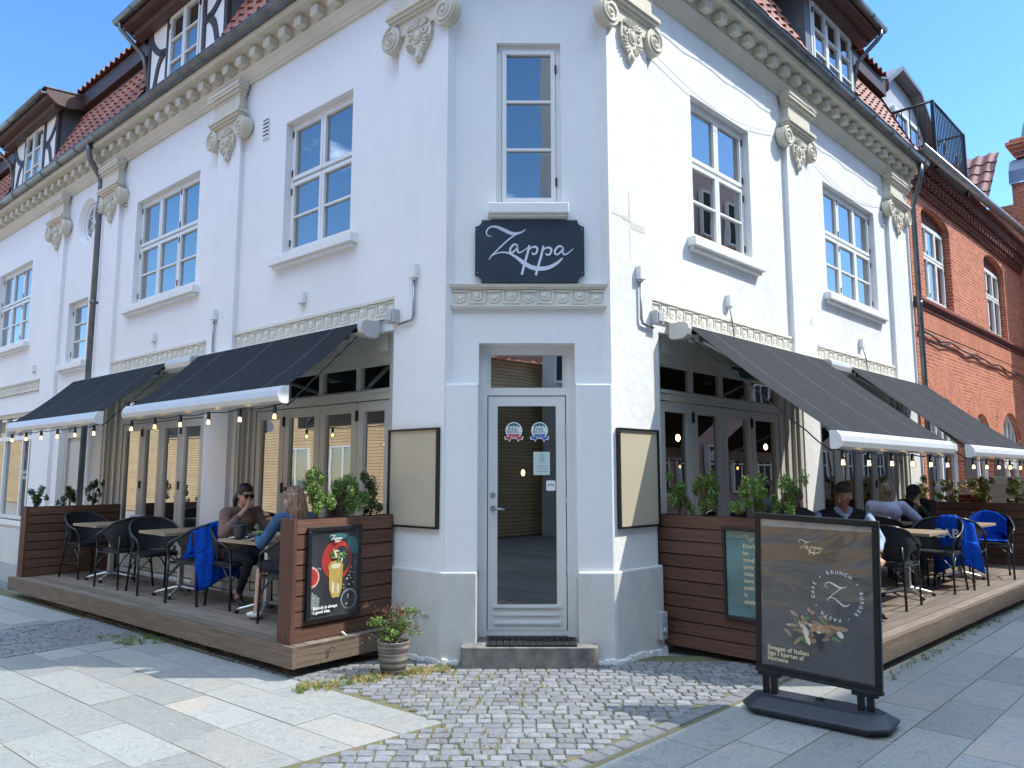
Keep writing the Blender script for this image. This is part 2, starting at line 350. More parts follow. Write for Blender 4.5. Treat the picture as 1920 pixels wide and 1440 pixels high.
def mesh_text(body, size, name, material, parent, m4, ext=.001, bold=0, align='CENTER', spacing=1):
    cu = bpy.data.curves.new(name, 'FONT'); cu.body = body; cu.size = size; cu.extrude = ext; cu.align_x = align; cu.offset = bold; cu.space_character = spacing
    cu.resolution_u = 3
    to = bpy.data.objects.new(name, cu); COL.objects.link(to); bpy.context.view_layer.update()
    me = bpy.data.meshes.new_from_object(to.evaluated_get(bpy.context.evaluated_depsgraph_get()))
    bpy.data.objects.remove(to); bpy.data.curves.remove(cu)
    me.transform(m4); me.materials.clear(); me.materials.append(MAT[material])
    o = bpy.data.objects.new(name, me); COL.objects.link(o)
    if parent is not None: adopt(o, parent)
    return o
def face_mat(fr, s, o, z, flip=False):
    """text plane: x along +-u, y up, normal out of the facade"""
    x = (-fr.u if flip else fr.u); zc = Vector((0, 0, 1)); nrm = fr.n
    M = Matrix((x, zc, nrm)).transposed().to_4x4(); M.translation = fr(s, o, z); return M
def stroke(mb, pts, k, o0, o1, fr, org, flipx=False, steps=6):
    """variable-width pen stroke; pts (x,y,width) in sheet pixels; k metres per pixel; org (s,z) of pixel 0,0"""
    P = []
    n = len(pts)
    for i in range(n - 1):
        p0, p1, p2, p3 = pts[max(i - 1, 0)], pts[i], pts[i + 1], pts[min(i + 2, n - 1)]
        for j in range(steps):
            t = j / steps
            P.append([.5 * ((2 * p1[a]) + (-p0[a] + p2[a]) * t + (2 * p0[a] - 5 * p1[a] + 4 * p2[a] - p3[a]) * t * t + (-p0[a] + 3 * p1[a] - 3 * p2[a] + p3[a]) * t ** 3) for a in range(3)])
    P.append(list(pts[-1])); L = []; Rr = []
    for i, (x, y, w_) in enumerate(P):
        q, r_ = P[min(i + 1, len(P) - 1)], P[max(i - 1, 0)]
        dx, dy = q[0] - r_[0], q[1] - r_[1]; d = math.hypot(dx, dy) or 1
        nx, ny = -dy / d * w_ / 2, dx / d * w_ / 2
        L.append((x + nx, y + ny)); Rr.append((x - nx, y - ny))
    T = lambda p: (org[0] + (-p[0] if flipx else p[0]) * k, org[1] - p[1] * k)
    for i in range(len(P) - 1):
        q4 = [T(L[i]), T(L[i + 1]), T(Rr[i + 1]), T(Rr[i])]
        mb.quad([(s, o1, z) for s, z in q4], fr=fr)
    for side in (L, Rr):
        for i in range(len(P) - 1):
            a, c = T(side[i]), T(side[i + 1]); mb.quad([(a[0], o0, a[1]), (c[0], o0, c[1]), (c[0], o1, c[1]), (a[0], o1, a[1])], fr=fr)
ZAPPA = [
 [(415, 330, 8), (350, 310, 16), (336, 255, 20), (385, 188, 24), (480, 180, 36), (600, 230, 52), (720, 284, 50), (820, 278, 32), (890, 250, 18), (922, 212, 10)],
 [(800, 285, 20), (700, 352, 22), (580, 460, 20), (480, 560, 20), (420, 620, 18), (375, 688, 14)],
 [(400, 640, 8), (480, 595, 16), (580, 575, 20), (680, 592, 28), (790, 655, 42), (900, 742, 60), (1020, 808, 66), (1150, 826, 64), (1270, 808, 56), (1380, 750, 44), (1450, 690, 28), (1480, 655, 8)],
 [(805, 468, 22), (750, 455, 28), (700, 510, 32), (692, 565, 30), (722, 580, 24), (770, 540, 24), (805, 482, 22), (800, 540, 28), (822, 580, 24), (880, 560, 16), (960, 500, 14)],
 [(980, 465, 26), (950, 600, 34), (910, 740, 36), (865, 920, 36)],
 [(950, 570, 14), (1000, 510, 22), (1070, 490, 30), (1100, 530, 32), (1080, 590, 28), (1040, 605, 26), (1015, 580, 14)],
 [(1190, 475, 26), (1160, 620, 34), (1115, 780, 36), (1075, 930, 36)],
 [(1160, 590, 14), (1210, 520, 22), (1280, 505, 30), (1310, 545, 32), (1285, 605, 28), (1245, 615, 26), (1220, 590, 14)],
 [(1482, 500, 20), (1430, 480, 28), (1375, 530, 32), (1362, 590, 30), (1400, 610, 24), (1450, 570, 24), (1490, 510, 22), (1480, 570, 28), (1502, 610, 24), (1560, 590, 18), (1640, 520, 8)]]
def zappa(name, parent, fr, s, z, width, o, material, flipx=False, only=None):
    mb = MB(fr); k = width / 1310.0
    for i, st in enumerate(ZAPPA):
        if only is None or i in only: stroke(mb, st, k, o, o + .003 + .0006 * i, fr, (s + (985 * k if flipx else -985 * k), z + 550 * k), flipx)
    return mb.build(name, material, parent)
# ================================================================ ground
rg = random.Random(3)
def lin(fr, p):   # world xy -> (s,o)
    d = Vector((p[0], p[1], 0)) - Vector((fr.W.x, fr.W.y, 0)); return d.dot(fr.u), d.dot(fr.n)
g = MB(); g.box(-140, 140, -60, 160, -.6, -.03)
mat('joint_sand', (.36, .35, .32), .95, nscale=30, namt=.5)
tag(g.build('ground', 'joint_sand'), kind='structure')

def slab_mat():
    m = bpy.data.materials.new('slab'); m.use_nodes = True; t = m.node_tree; p = t.nodes['Principled BSDF']; p.inputs['Roughness'].default_value = .5
    p.inputs['Specular IOR Level'].default_value = .45
    tcn = nd(t, 'ShaderNodeTexCoord'); at = nd(t, 'ShaderNodeAttribute', attribute_name='rnd')
    sc_ = nd(t, 'ShaderNodeVectorMath', operation='SCALE'); sc_.inputs[0].default_value = (57, 91, 33); t.links.new(at.outputs['Fac'], sc_.inputs['Scale'])
    ad = nd(t, 'ShaderNodeVectorMath', operation='ADD'); t.links.new(tcn.outputs['Object'], ad.inputs[0]); t.links.new(sc_.outputs['Vector'], ad.inputs[1])
    n0 = nd(t, 'ShaderNodeTexNoise'); n0.inputs['Scale'].default_value = 2.3; n0.inputs['Detail'].default_value = 3; n0.inputs['Distortion'].default_value = 1.2
    t.links.new(ad.outputs['Vector'], n0.inputs['Vector'])
    mpn = nd(t, 'ShaderNodeMapping'); mpn.inputs['Rotation'].default_value = (0, 0, R(28)); mpn.inputs['Scale'].default_value = (1, 3.2, 1)
    mixv = nd(t, 'ShaderNodeMix', data_type='RGBA', blend_type='LINEAR_LIGHT'); mixv.inputs['Factor'].default_value = .55
    t.links.new(ad.outputs['Vector'], mixv.inputs['A']); t.links.new(n0.outputs['Color'], mixv.inputs['B']); t.links.new(mixv.outputs['Result'], mpn.inputs['Vector'])
    wv = nd(t, 'ShaderNodeTexNoise'); wv.inputs['Scale'].default_value = 5.5; wv.inputs['Detail'].default_value = 10; wv.inputs['Roughness'].default_value = .66; wv.inputs['Distortion'].default_value = 2.4
    t.links.new(mpn.outputs['Vector'], wv.inputs['Vector'])
    r = nd(t, 'ShaderNodeValToRGB'); e = r.color_ramp.elements; e[0].position = .3; e[0].color = (.24, .25, .245, 1); e[1].position = .74; e[1].color = (.60, .60, .56, 1)
    for ps, c in ((.44, (.34, .355, .34)), (.5, (.39, .395, .37)), (.535, (.53, .53, .49)), (.56, (.36, .37, .35)), (.63, (.41, .415, .385))):
        q = e.new(ps); q.color = (*c, 1)
    t.links.new(wv.outputs['Fac'], r.inputs['Fac'])
    # rusty / pinkish drifts, different on every slab
    n3 = nd(t, 'ShaderNodeTexNoise'); n3.inputs['Scale'].default_value = 1.1; n3.inputs['Detail'].default_value = 4; t.links.new(ad.outputs['Vector'], n3.inputs['Vector'])
    r3 = nd(t, 'ShaderNodeValToRGB'); r3.color_ramp.elements[0].position = .56; r3.color_ramp.elements[1].position = .72; t.links.new(n3.outputs['Fac'], r3.inputs['Fac'])
    mm = nd(t, 'ShaderNodeMath', operation='MULTIPLY'); mm.inputs[1].default_value = .55; t.links.new(r3.outputs['Color'], mm.inputs[0])
    x = nd(t, 'ShaderNodeMix', data_type='RGBA'); x.inputs['B'].default_value = (.55, .44, .34, 1); t.links.new(mm.outputs['Value'], x.inputs['Factor']); t.links.new(r.outputs['Color'], x.inputs['A'])
    mr = nd(t, 'ShaderNodeMapRange'); mr.inputs['To Min'].default_value = .56; mr.inputs['To Max'].default_value = .80; t.links.new(at.outputs['Fac'], mr.inputs['Value'])
    s2 = nd(t, 'ShaderNodeVectorMath', operation='SCALE'); t.links.new(x.outputs['Result'], s2.inputs[0]); t.links.new(mr.outputs['Result'], s2.inputs['Scale'])
    # tiny grit
    n5 = nd(t, 'ShaderNodeTexNoise'); n5.inputs['Scale'].default_value = 90; n5.inputs['Detail'].default_value = 3; t.links.new(ad.outputs['Vector'], n5.inputs['Vector'])
    r5 = nd(t, 'ShaderNodeMapRange'); r5.inputs['From Min'].default_value = .3; r5.inputs['From Max'].default_value = .7; r5.inputs['To Min'].default_value = .88; r5.inputs['To Max'].default_value = 1.1
    t.links.new(n5.outputs['Fac'], r5.inputs['Value']); s3 = nd(t, 'ShaderNodeVectorMath', operation='SCALE'); t.links.new(s2.outputs['Vector'], s3.inputs[0]); t.links.new(r5.outputs['Result'], s3.inputs['Scale'])
    t.links.new(s3.outputs['Vector'], p.inputs['Base Color'])
    b = nd(t, 'ShaderNodeBump'); b.inputs['Strength'].default_value = .35; b.inputs['Distance'].default_value = .006
    t.links.new(wv.outputs['Fac'], b.inputs['Height']); t.links.new(b.outputs['Normal'], p.inputs['Normal']); MAT['slab'] = m
slab_mat()
def slabs(fr, o0, o1, row, smin, smax, rot, keep, zt=.0, off0=0, soff=0):
    """running-bond stone slabs; rows parallel to the facade; keep(x,y) decides"""
    mb = MB(); o = o0; k = 0
    c, s_ = math.cos(rot), math.sin(rot)
    while o < o1:
        s = smin + rg.uniform(0, .6)
        if k < 2: s = smin + (k * .37 + off0) % 1.0
        while s < smax:
            L = rg.choice((.8, 1.0, 1.0, 1.15))
            mb.r = rg.random(); g_ = .0035
            pts = [(s + g_, o + g_), (s + L - g_, o + g_), (s + L - g_, o + row - g_), (s + g_, o + row - g_)]
            P = [fr(a * c + (b - o0) * s_, o0 + (b - o0) * c - a * s_, 0) for a, b in pts]
            ctr = sum(P, Vector()) / 4
            zt_ = zt + rg.uniform(-.0015, .0015)
            for Q in keep(P):
                if len(Q) < 3: continue
                m_ = len(Q); top = [p + Vector((0, 0, zt_)) for p in Q]; bot = [p + Vector((0, 0, -.05)) for p in Q]
                mb.face(top)
                for i in range(m_): mb.face([bot[i], bot[(i + 1) % m_], top[(i + 1) % m_], top[i]])
            s += L
        o += row; k += 1
    return mb
def clip(P, pt, nrm):
    out = []
    for i in range(len(P)):
        a, b_ = P[i], P[(i + 1) % len(P)]; da, db = (a - pt).dot(nrm), (b_ - pt).dot(nrm)
        if da >= 0: out.append(a)
        if (da >= 0) != (db >= 0): out.append(a.lerp(b_, da / (da - db)))
    return out
TIP = Vector((-.47, 5.08, 0)); TE = (Vector((-1.13, 4.49, 0)) - TIP).normalized(); TN = Vector((-TE.y, TE.x, 0))
if TN.x > 0: TN = -TN
def keepL(P):
    Q = clip(P, TIP, TN)
    if len(Q) < 3 or Q[0].y < -8: return []
    if P[0].y > 20: return []
    a = clip(Q, FL(3.12, 0, 0), -FL.u); b_ = clip(Q, FL(4.5, 0, 0), FL.u); c = clip(clip(clip(Q, FL(3.12, 0, 0), FL.u), FL(4.5, 0, 0), -FL.u), FL(0, 2.42, 0), FL.n)
    return [a, b_, c]
sl = slabs(FL, 1.13, 8.2, .325, -5.2, 13.5, R(-1.6), keepL, 0, .35)
# trim slabs along the tip line (towards the viewer the paving ends on a line parallel to the right-hand facade)
tag(sl.build('paving', 'slab', clean=False), kind='structure')
def keepR(P):
    return [P] if P[0].y > -8 else []
sr = slabs(FR, 1.35, 8.8, .345, -9, 26, R(.4), keepR, 0, .62)
tag(sr.build('pavement', 'slab', clean=False), kind='structure')

# granite setts: every stone modelled
mat('sett', (.25, .255, .265), .6, nscale=40, col2=(.15, .153, .16), bump=.5, bscale=120, rndattr=.22)
def setts():
    mb = MB(); rr = random.Random(11)
    def stone(cx, cy, w_, l_, ang, z=0, dk=0):
        ca, sa = math.cos(ang), math.sin(ang); h = .009 + rr.uniform(-.002, .003); mb.r = rr.random() * (1 - dk)
        def P(a, b, zz): return Vector((cx + a * ca - b * sa, cy + a * sa + b * ca, zz))
        j = lambda: rr.uniform(-.006, .006)
        base = [(-w_ / 2 + j(), -l_ / 2 + j()), (j(), -l_ / 2 + j()), (w_ / 2 + j(), -l_ / 2 + j()), (w_ / 2 + j(), l_ / 2 + j()), (j(), l_ / 2 + j()), (-w_ / 2 + j(), l_ / 2 + j())]
        tilt = (rr.uniform(-.025, .025), rr.uniform(-.03, .03))
        up = lambda f, zz: [P(a * f, b * f, z + zz + (a * tilt[0] + b * tilt[1])) for a, b in base]
        r0, r1, r2 = up(1.0, -.03), up(.99, h * .5 - .004), up(.91, h - .0015)
        for A, B in ((r0, r1), (r1, r2)):
            for i in range(6):
                mb.sm = True; mb.face([A[i], A[(i + 1) % 6], B[(i + 1) % 6], B[i]])
        c = P(0, 0, z + h + .001)
        for i in range(6): mb.face([r2[i], r2[(i + 1) % 6], c])
        mb.sm = False
    y = 1.9; row = 0
    while y < 6.72:
        x = -3.2 + (row % 2) * .055
        ymid = y
        while x < 3.4:
            w_ = rr.uniform(.085, .135); cx = x + w_ / 2; cy = ymid + .018 * math.sin(cx * 2.1 + row * .05) + .03 * math.cos(cx * .7)
            sL, oL = lin(FL, (cx, cy)); sR, oR = lin(FR, (cx, cy))
            ok = oL < 1.08 or (Vector((cx, cy, 0)) - TIP).dot(TN) < -.05
            ok = ok and oR < 1.20 and cy < 6.66
            if ok and cy > 1.5: stone(cx, cy, w_ - .011, .081, rr.uniform(-.05, .05))
            x += w_
        y += .0905; row += 1
    # border course along the right pavement and dark band on the left
    s = -7.
    while s < 4:
        L = rr.uniform(.12, .17); p = FR(s + L / 2, 1.27, 0)
        if p.y > 1.6: stone(p.x, p.y, L - .01, .105, math.atan2(FR.u.y, FR.u.x), dk=.8)
        s += L
    for k in range(20):
        s = 3.12
        s += k * .075
        if s > 4.5: break
        o = 1.2
        while o < 2.65:
            L = rr.uniform(.1, .15); p = FL(s, o + L / 2, 0); stone(p.x, p.y, .066, L - .01, math.atan2(FL.n.y, FL.n.x) + math.pi / 2, dk=.5); o += L
    # left verge under and beside the deck
    for s_i in range(150):
        s = -.9 + s_i * .105
        for o_i in range(3): 
            o = .93 + o_i * .09
            p = FL(s + rr.uniform(-.01, .01), o, 0)
            if s > .3: stone(p.x, p.y, .095, .08, math.atan2(FL.u.y, FL.u.x), dk=.5)
    return mb
mat('joint_moss', (.16, .13, .085), .95, nscale=9, col2=(.10, .115, .045), bump=.5, bscale=80)
mb = MB(FW); mb.prism([(-7.5, 1.5), (3.4, 1.5), (4.6, 6.9), (-2, 6.9), (-9, 12.5), (-13.5, 9)], -.04, -.0025)
tag(mb.build('joint_bed', 'joint_moss'), kind='structure')
tag(setts().build('cobbles', 'sett', clean=False), kind='structure')

# ================================================================ white corner building
BL = thing('corner_building', 'white plastered two-storey corner building with cream cornice and red tiled roof', 'building', (0, 6.7, 0))
def wall_holes(mb, fr, s0, s1, z0, z1, holes, o=0, depth=.2, cham=0):
    S = sorted({s0, s1, *[h[0] for h in holes], *[h[1] for h in holes]}); Z = sorted({z0, z1, *[h[2] for h in holes], *[h[3] for h in holes]})
    S = [a for a in S if s0 <= a <= s1]; Z = [a for a in Z if z0 <= a <= z1]
    for i in range(len(S) - 1):
        for j in range(len(Z) - 1):
            cs, cz = (S[i] + S[i + 1]) / 2, (Z[j] + Z[j + 1]) / 2
            if any(h[0] < cs < h[1] and h[2] < cz < h[3] for h in holes): continue
            mb.quad([(S[i], o, Z[j]), (S[i + 1], o, Z[j]), (S[i + 1], o, Z[j + 1]), (S[i], o, Z[j + 1])], [(S[i], Z[j]), (S[i + 1], Z[j]), (S[i + 1], Z[j + 1]), (S[i], Z[j + 1])], fr)
    for h in holes:
        a, b_, c, d = h[:4]; e = o - depth
        for q in ([[(a, o, c), (a, e, c), (a, e, d), (a, o, d)], [(b_, o, c), (b_, o, d), (b_, e, d), (b_, e, c)], [(a, o, d), (a, e, d), (b_, e, d), (b_, o, d)]] if c <= z0 else []) or ([(a, o, c), (a, e, c), (a, e, d), (a, o, d)], [(b_, o, c), (b_, o, d), (b_, e, d), (b_, e, c)], [(a, o, d), (a, e, d), (b_, e, d), (b_, o, d)], [(a, o, c), (b_, o, c), (b_, e, c), (a, e, c)]):
            mb.quad(q, [(p[0] + p[1], p[2]) for p in q], fr)
LW = [(1.51, 2.78, 4.12, 5.745), (4.86, 6.83, 4.12, 5.745), (11.43, 13.4, 4.12, 5.72), (8.53, 9.38, 3.47, 4.54)]
LO = [(.76, 3.64, .25, 3.0), (4.42, 7.60, .25, 3.0), (8.45, 9.40, .2, 2.55), (10.75, 14.2, .75, 2.75)]
RW = [(1.56, 2.86, 4.12, 5.745), (5.02, 6.98, 4.12, 5.745)]
RO = [(.84, 4.06, .25, 3.0), (4.55, 8.0, .25, 3.0)]
LEND, REND = 15.2, 8.68
oval = (8.80, 5.90, .335)
mb = MB(); 
wall_holes(mb, FL, 0, LEND, -.05, 6.6, LW + LO + [(oval[0] - .42, oval[0] + .42, oval[1] - .42, oval[1] + .42)], 0, .22)
# round window surround: square hole closed by a ring-shaped plate
N = 32
for i in range(N):
    a0, a1 = 2 * math.pi * i / N, 2 * math.pi * (i + 1) / N
    def sq(a):
        c, s_ = math.cos(a), math.sin(a); k = .42 / max(abs(c), abs(s_)); return (oval[0] + c * k, 0, oval[1] + s_ * k)
    def ci(a, r_, o=0): return (oval[0] + r_ * math.cos(a), o, oval[1] + r_ * math.sin(a))
    mb.quad([sq(a0), sq(a1), ci(a1, .40), ci(a0, .40)], fr=FL)
    mb.quad([ci(a0, .40), ci(a1, .40), ci(a1, .34, -.08), ci(a0, .34, -.08)], fr=FL); mb.quad([ci(a0, .34, -.08), ci(a1, .34, -.08), ci(a1, .34, -.2), ci(a0, .34, -.2)], fr=FL)
mb.build('wall', 'plaster_smooth', BL, clean=False)
mb = MB(); wall_holes(mb, FR, 0, REND, -.05, 6.6, RW + RO, 0, .22)
mb.box(REND - .3, REND, -.4, -.001, 0, 6.9, FR)
mb.build('wall', 'plaster_rough', BL, clean=False)
# pilasters
def pil(fr, a, b_, mt, z0=0):
    mb = MB(fr); mb.box(a, b_, -.15, .06, z0, 6.52); mb.build('pilaster', mt, BL)
pil(FL, 0, .70, 'plaster_smooth'); pil(FL, 3.72, 4.28, 'plaster_smooth'); pil(FL, 7.34, 7.92, 'plaster_smooth', 3.06); pil(FL, 9.66, 10.24, 'plaster_smooth')
pil(FR, 0, .66, 'plaster_rough'); pil(FR, 3.78, 4.38, 'plaster_rough', 3.06); pil(FR, 7.5, 8.3, 'plaster_rough', 3.06)
# chamfered corner: recessed upper wall, flush lower pier, plinth
CW = 1.489
mb = MB(FC); wall_holes(mb, FC, .05, 1.437, 2.41, 7.0, [(.455, 1.06, 4.08, 5.69), (.30, 1.17, 2.41, 2.79)], -.075, .16); mb.build('wall', 'plaster_smooth', BL, clean=False)
mb = MB(FC)
mb.box(.0, .30, -.5, 0, .7, 2.41); mb.box(1.17, CW, -.5, 0, .7, 2.41)
mb.box(.10, .28, -.5, -.077, 2.41, 2.79); mb.box(1.19, 1.38, -.5, -.077, 2.41, 2.79); mb.box(.12, 1.36, -.5, -.24, 2.79, 3.2)
mb.build('door_surround', 'plaster_smooth', BL, bevel=.012)
# plinth: corner piers wrapped with a slightly proud, cream tinted base
def W2(fr, s, o): p = fr(s, o, 0); return (p.x, p.y)
mb = MB(FW)
cl = (FC(0, 0, 0).x, CY); cr = (FC(CW, 0, 0).x, CY)
mb.prism([(cl[0] + .015, CY - .035), (-.30, CY - .035), (-.30, CY + .5), (cl[0] + .3, CY + .5), W2(FL, .73, -.2), W2(FL, .73, .092), W2(FL, -.005, .092)], -.05, .77)
mb.prism([(.572, CY - .035), (cr[0] - .01, CY - .035), W2(FR, -.005, .092), W2(FR, .70, .092), W2(FR, .70, -.2), (.572, CY + .5)], -.05, .77)
mb.build('plinth', 'plinth', BL, bevel=.015)
mb = MB(FL); mb.box(3.66, 4.40, -.1, .09, -.05, .77); mb.box(7.62, 8.44, -.1, .03, -.05, .77); mb.box(9.41, 10.74, -.1, .03, -.05, .6); mb.box(10.74, LEND, -.1, .03, -.05, .6)
mb.box(4.08, 4.54, -.1, .03, -.05, .77, FR); mb.box(8.02, 8.66, -.1, .03, -.05, .77, FR); mb.build('plinth', 'plinth', BL, bevel=.01)
# crumbling plaster foot
rr = random.Random(5); mb = MB(FW)
pth = [(FL(.7, .1, 0)), FL(0, .10, 0), Vector((cl[0] + .0, CY - .05, 0)), Vector((-.45, CY - .05, 0))]; pth2 = [Vector((.73, CY - .05, 0)), Vector((cr[0], CY - .05, 0)), FR(0, .11, 0), FR(.7, .11, 0)]
mb.fr = FW
for pp in (pth, pth2):
    for a, b_ in zip(pp, pp[1:]):
        n_ = max(2, int((b_ - a).length / .05))
        for i in range(n_):
            q = a.lerp(b_, i / n_); q2 = a.lerp(b_, (i + 1) / n_)
            d = (q2 - q).normalized(); nn = Vector((d.y, -d.x, 0)); h = rr.uniform(.03, .055); w_ = rr.uniform(.0, .025)
            mb.hexa([q + nn * w_ + Vector((0, 0, -.05)), q2 + nn * w_ + Vector((0, 0, -.05)), q2 - nn * .08 + Vector((0, 0, -.05)), q - nn * .08 + Vector((0, 0, -.05)), q + nn * w_ * .4 + Vector((0, 0, h)), q2 + nn * w_ * .4 + Vector((0, 0, h * .9)), q2 - nn * .08 + Vector((0, 0, h)), q - nn * .08 + Vector((0, 0, h))])
mb.build('plaster_foot', 'plaster_rough', BL, bevel=.006)

# cornice, dentils, gutter
for fr, s0, s1 in ((FL, -.42, LEND), (FR, -.42, REND)):
    mb = MB(fr)
    mb.sweep([(-.1, 6.52), (.035, 6.52), (.035, 6.545), (.055, 6.56), (.075, 6.60), (.105, 6.635), (.115, 6.65), (.115, 6.675), (.09, 6.685), (.09, 6.80), (.12, 6.815), (.15, 6.84), (.285, 6.845), (.285, 6.865), (.295, 6.87), (.295, 6.935), (.31, 6.95), (-.1, 6.95)], s0, s1)
    mb.build('cornice', 'stone_cream', BL)
    mb = MB(fr); s = s0 + .1
    while s < s1 - .1: mb.box(s, s + .135, .088, .215, 6.695, 6.80); s += .32
    mb.build('dentil_band', 'stone_cream', BL, bevel=.006)
    # half-round gutter
    mb = MB(fr); c_o, c_z, rr_ = .335, 6.985, .078
    arc = [(c_o + rr_ * math.cos(math.pi + math.pi * i / 10), c_z + rr_ * math.sin(math.pi + math.pi * i / 10)) for i in range(11)]
    arc2 = [(c_o + (rr_ - .006) * math.cos(math.pi + math.pi * i / 10), c_z + (rr_ - .006) * math.sin(math.pi + math.pi * i / 10)) for i in range(11)]
    mb.sm = True; mb.sweep(arc + list(reversed(arc2)), s0, s1); mb.sm = False
    mb.tube([(s0, c_o + rr_, c_z + .004), (s1, c_o + rr_, c_z + .004)], .009, 6)
    s = s0 + .3
    while s < s1:
        big = [(c_o + (rr_ + .006) * math.cos(math.pi + math.pi * i / 10), c_z + (rr_ + .006) * math.sin(math.pi + math.pi * i / 10)) for i in range(11)]
        mb.sweep(big + [(c_o + .06, c_z), (c_o - .06, c_z)], s, s + .022); s += .78
    mb.build('gutter', 'zinc', BL)
# chamfer cornice (above the frame)
mb = MB(FC); mb.sweep([(-.1, 6.52), (.05, 6.52), (.08, 6.65), (.09, 6.8), (.285, 6.845), (.295, 6.95), (-.1, 6.95)], -.05, CW + .05); mb.build('cornice', 'stone_cream', BL)

def capital(fr, c, w_=.94, name='capital'):
    k = w_ / .94; h = w_ / 2; mb = MB(fr)
    # entablature block and its top moulding
    mb.box(c - .31 * k, c + .31 * k, .04, .115, 6.17, 6.42)
    for z0, z1, d, e in ((6.37, 6.41, .12, .33), (6.41, 6.45, .15, .36), (6.45, 6.49, .175, .385), (6.49, 6.53, .185, .395)): mb.box(c - e * k, c + e * k, .04, d, z0, z1)
    for z0, z1, d, e in ((6.07, 6.10, .125, .34), (6.10, 6.135, .15, .365), (6.135, 6.175, .17, .385)): mb.box(c - e * k, c + e * k, .04, d, z0, z1)
    # cushion between volutes
    mb.box(c - .30 * k, c + .30 * k, .04, .10, 5.93, 6.075)
    for sg in (-1, 1):
        cs, cz, r0 = c + sg * .35 * k, 5.945, .135
        poly = [(cs + r0 * math.cos(2 * math.pi * i / 20), cz + r0 * math.sin(2 * math.pi * i / 20)) for i in range(20)]
        mb.plate(poly, .03, .125)
        pts = []; turns = 2.1
        for i in range(34):
            t = i / 33; a = -sg * t * turns * 2 * math.pi + (math.pi / 2); r_ = (r0 - .012) * (1 - t * .86)
            pts.append((cs + r_ * math.cos(a), .127, cz + r_ * math.sin(a)))
        mb.tube(pts, [.017 - .007 * i / 33 for i in range(34)], 6)
        mb.ell((cs, .127, cz), (.02, .02, .02), 8)
        # scroll side bolster
        mb.tube([(cs + sg * .02, .02, cz), (cs + sg * .02, .12, cz)], r0 * .93, 16)
    # palmette
    out = []
    for i in range(25):
        t = i / 24; a = math.pi * (1 - t); 
        out.append((c + .16 * k * math.cos(a), 5.915 + .11 * math.sin(a)))
    out += [(c + .172 * k, 5.84), (c + .15 * k, 5.76), (c + .10 * k, 5.70), (c + .055 * k, 5.655), (c + .055 * k, 5.615), (c + .02 * k, 5.585), (c - .02 * k, 5.585), (c - .055 * k, 5.615), (c - .055 * k, 5.655), (c - .10 * k, 5.70), (c - .15 * k, 5.76), (c - .172 * k, 5.84)]
    mb.plate(out, .05, .10)
    for i in range(9):
        a = math.pi * (.1 + .8 * i / 8)
        mb.tube([(c + .035 * k * math.cos(a), .104, 5.925 + .02 * math.sin(a)), (c + .135 * k * math.cos(a), .112, 5.925 + .085 * math.sin(a))], [.006, .015], 6)
    mb.ell((c, .10, 5.845), (.042 * k, .028, .062), 12); mb.tube([(c + .055 * k * math.cos(2 * math.pi * i / 16), .105, 5.845 + .075 * math.sin(2 * math.pi * i / 16)) for i in range(16)], .008, 6, closed=True)
    for sg in (-1, 1):
        mb.tube([(c + sg * .10 * k + .032 * math.cos(sg * i * .6 + 1), .106, 5.87 + .032 * math.sin(sg * i * .6 + 1)) for i in range(10)], .009, 6)
        for i in range(5):
            a = -math.pi / 2 + sg * (.35 + .3 * i); mb.tube([(c + .07 * k * math.cos(a), .104, 5.79 + .06 * math.sin(a)), (c + .145 * k * math.cos(a), .11, 5.80 + .135 * math.sin(a))], [.006, .011], 6)
    mb.ell((c, .102, 5.635), (.03 * k, .02, .04), 10)
    mb.build(name, 'stone_cream', BL, clean=False)
for fr, c, w_ in ((FL, .385, 1.02), (FL, 4.0, .94), (FL, 7.63, .94), (FL, 9.95, .94), (FR, .36, .98), (FR, 4.08, .98), (FR, 7.88, 1.1)): capital(fr, c, w_)

# relief friezes
def frieze(fr, s0, s1, z0=3.115, z1=3.325, o=0, cap=True):
    mb = MB(fr); mb.box(s0, s1, o - .05, o + .012, z0, z1); mb.box(s0, s1, o - .05, o + .035, z1 - .03, z1); mb.box(s0, s1, o - .05, o + .03, z0, z0 + .03)
    n = max(2, round((s1 - s0) / .148)); p = (s1 - s0) / n
    for i in range(n):
        a = s0 + i * p + .012; b_ = a + p - .024; up = i % 2; h0, h1 = z0 + .04, z1 - .04
        # key-pattern ribs round each little shield
        if up: mb.box(a - .012, a, o, o + .026, h0, h1); mb.box(b_, b_ + .012, o, o + .026, h0, h1); mb.box(a, b_, o, o + .026, h0, h0 + .014)
        else: mb.box(a, b_, o, o + .026, h1 - .014, h1)
        c = (a + b_) / 2; r_ = (b_ - a) * .33; cz = (h0 + h1) / 2 + (.012 if up else -.012)
        poly = [(c - r_, cz + r_ * .9), (c + r_, cz + r_ * .9)] + [(c + r_ * math.cos(t), cz + r_ * math.sin(t)) for t in [-math.pi * j / 8 for j in range(9)]]
        mb.plate(poly, o, o + .022); mb.ell((c, o + .022, cz), (r_ * .55, .008, r_ * .55), 8)
    mb.build('frieze', 'frieze_cream', BL, clean=False)
frieze(FL, .72, 3.70); frieze(FL, 4.47, 7.43); frieze(FL, 10.55, 13.8); frieze(FR, .70, 3.82); frieze(FR, 4.60, 7.6)
frieze(FC, .05, 1.45, 3.11, 3.315, -.075)
mb = MB(FC); mb.sweep([(-.08, 3.30), (-.03, 3.30), (-.02, 3.325), (-.08, 3.34)], .03, 1.47); mb.sweep([(-.08, 3.10), (-.04, 3.10), (-.03, 3.125), (-.08, 3.14)], .03, 1.47); mb.build('moulding', 'frieze_cream', BL)

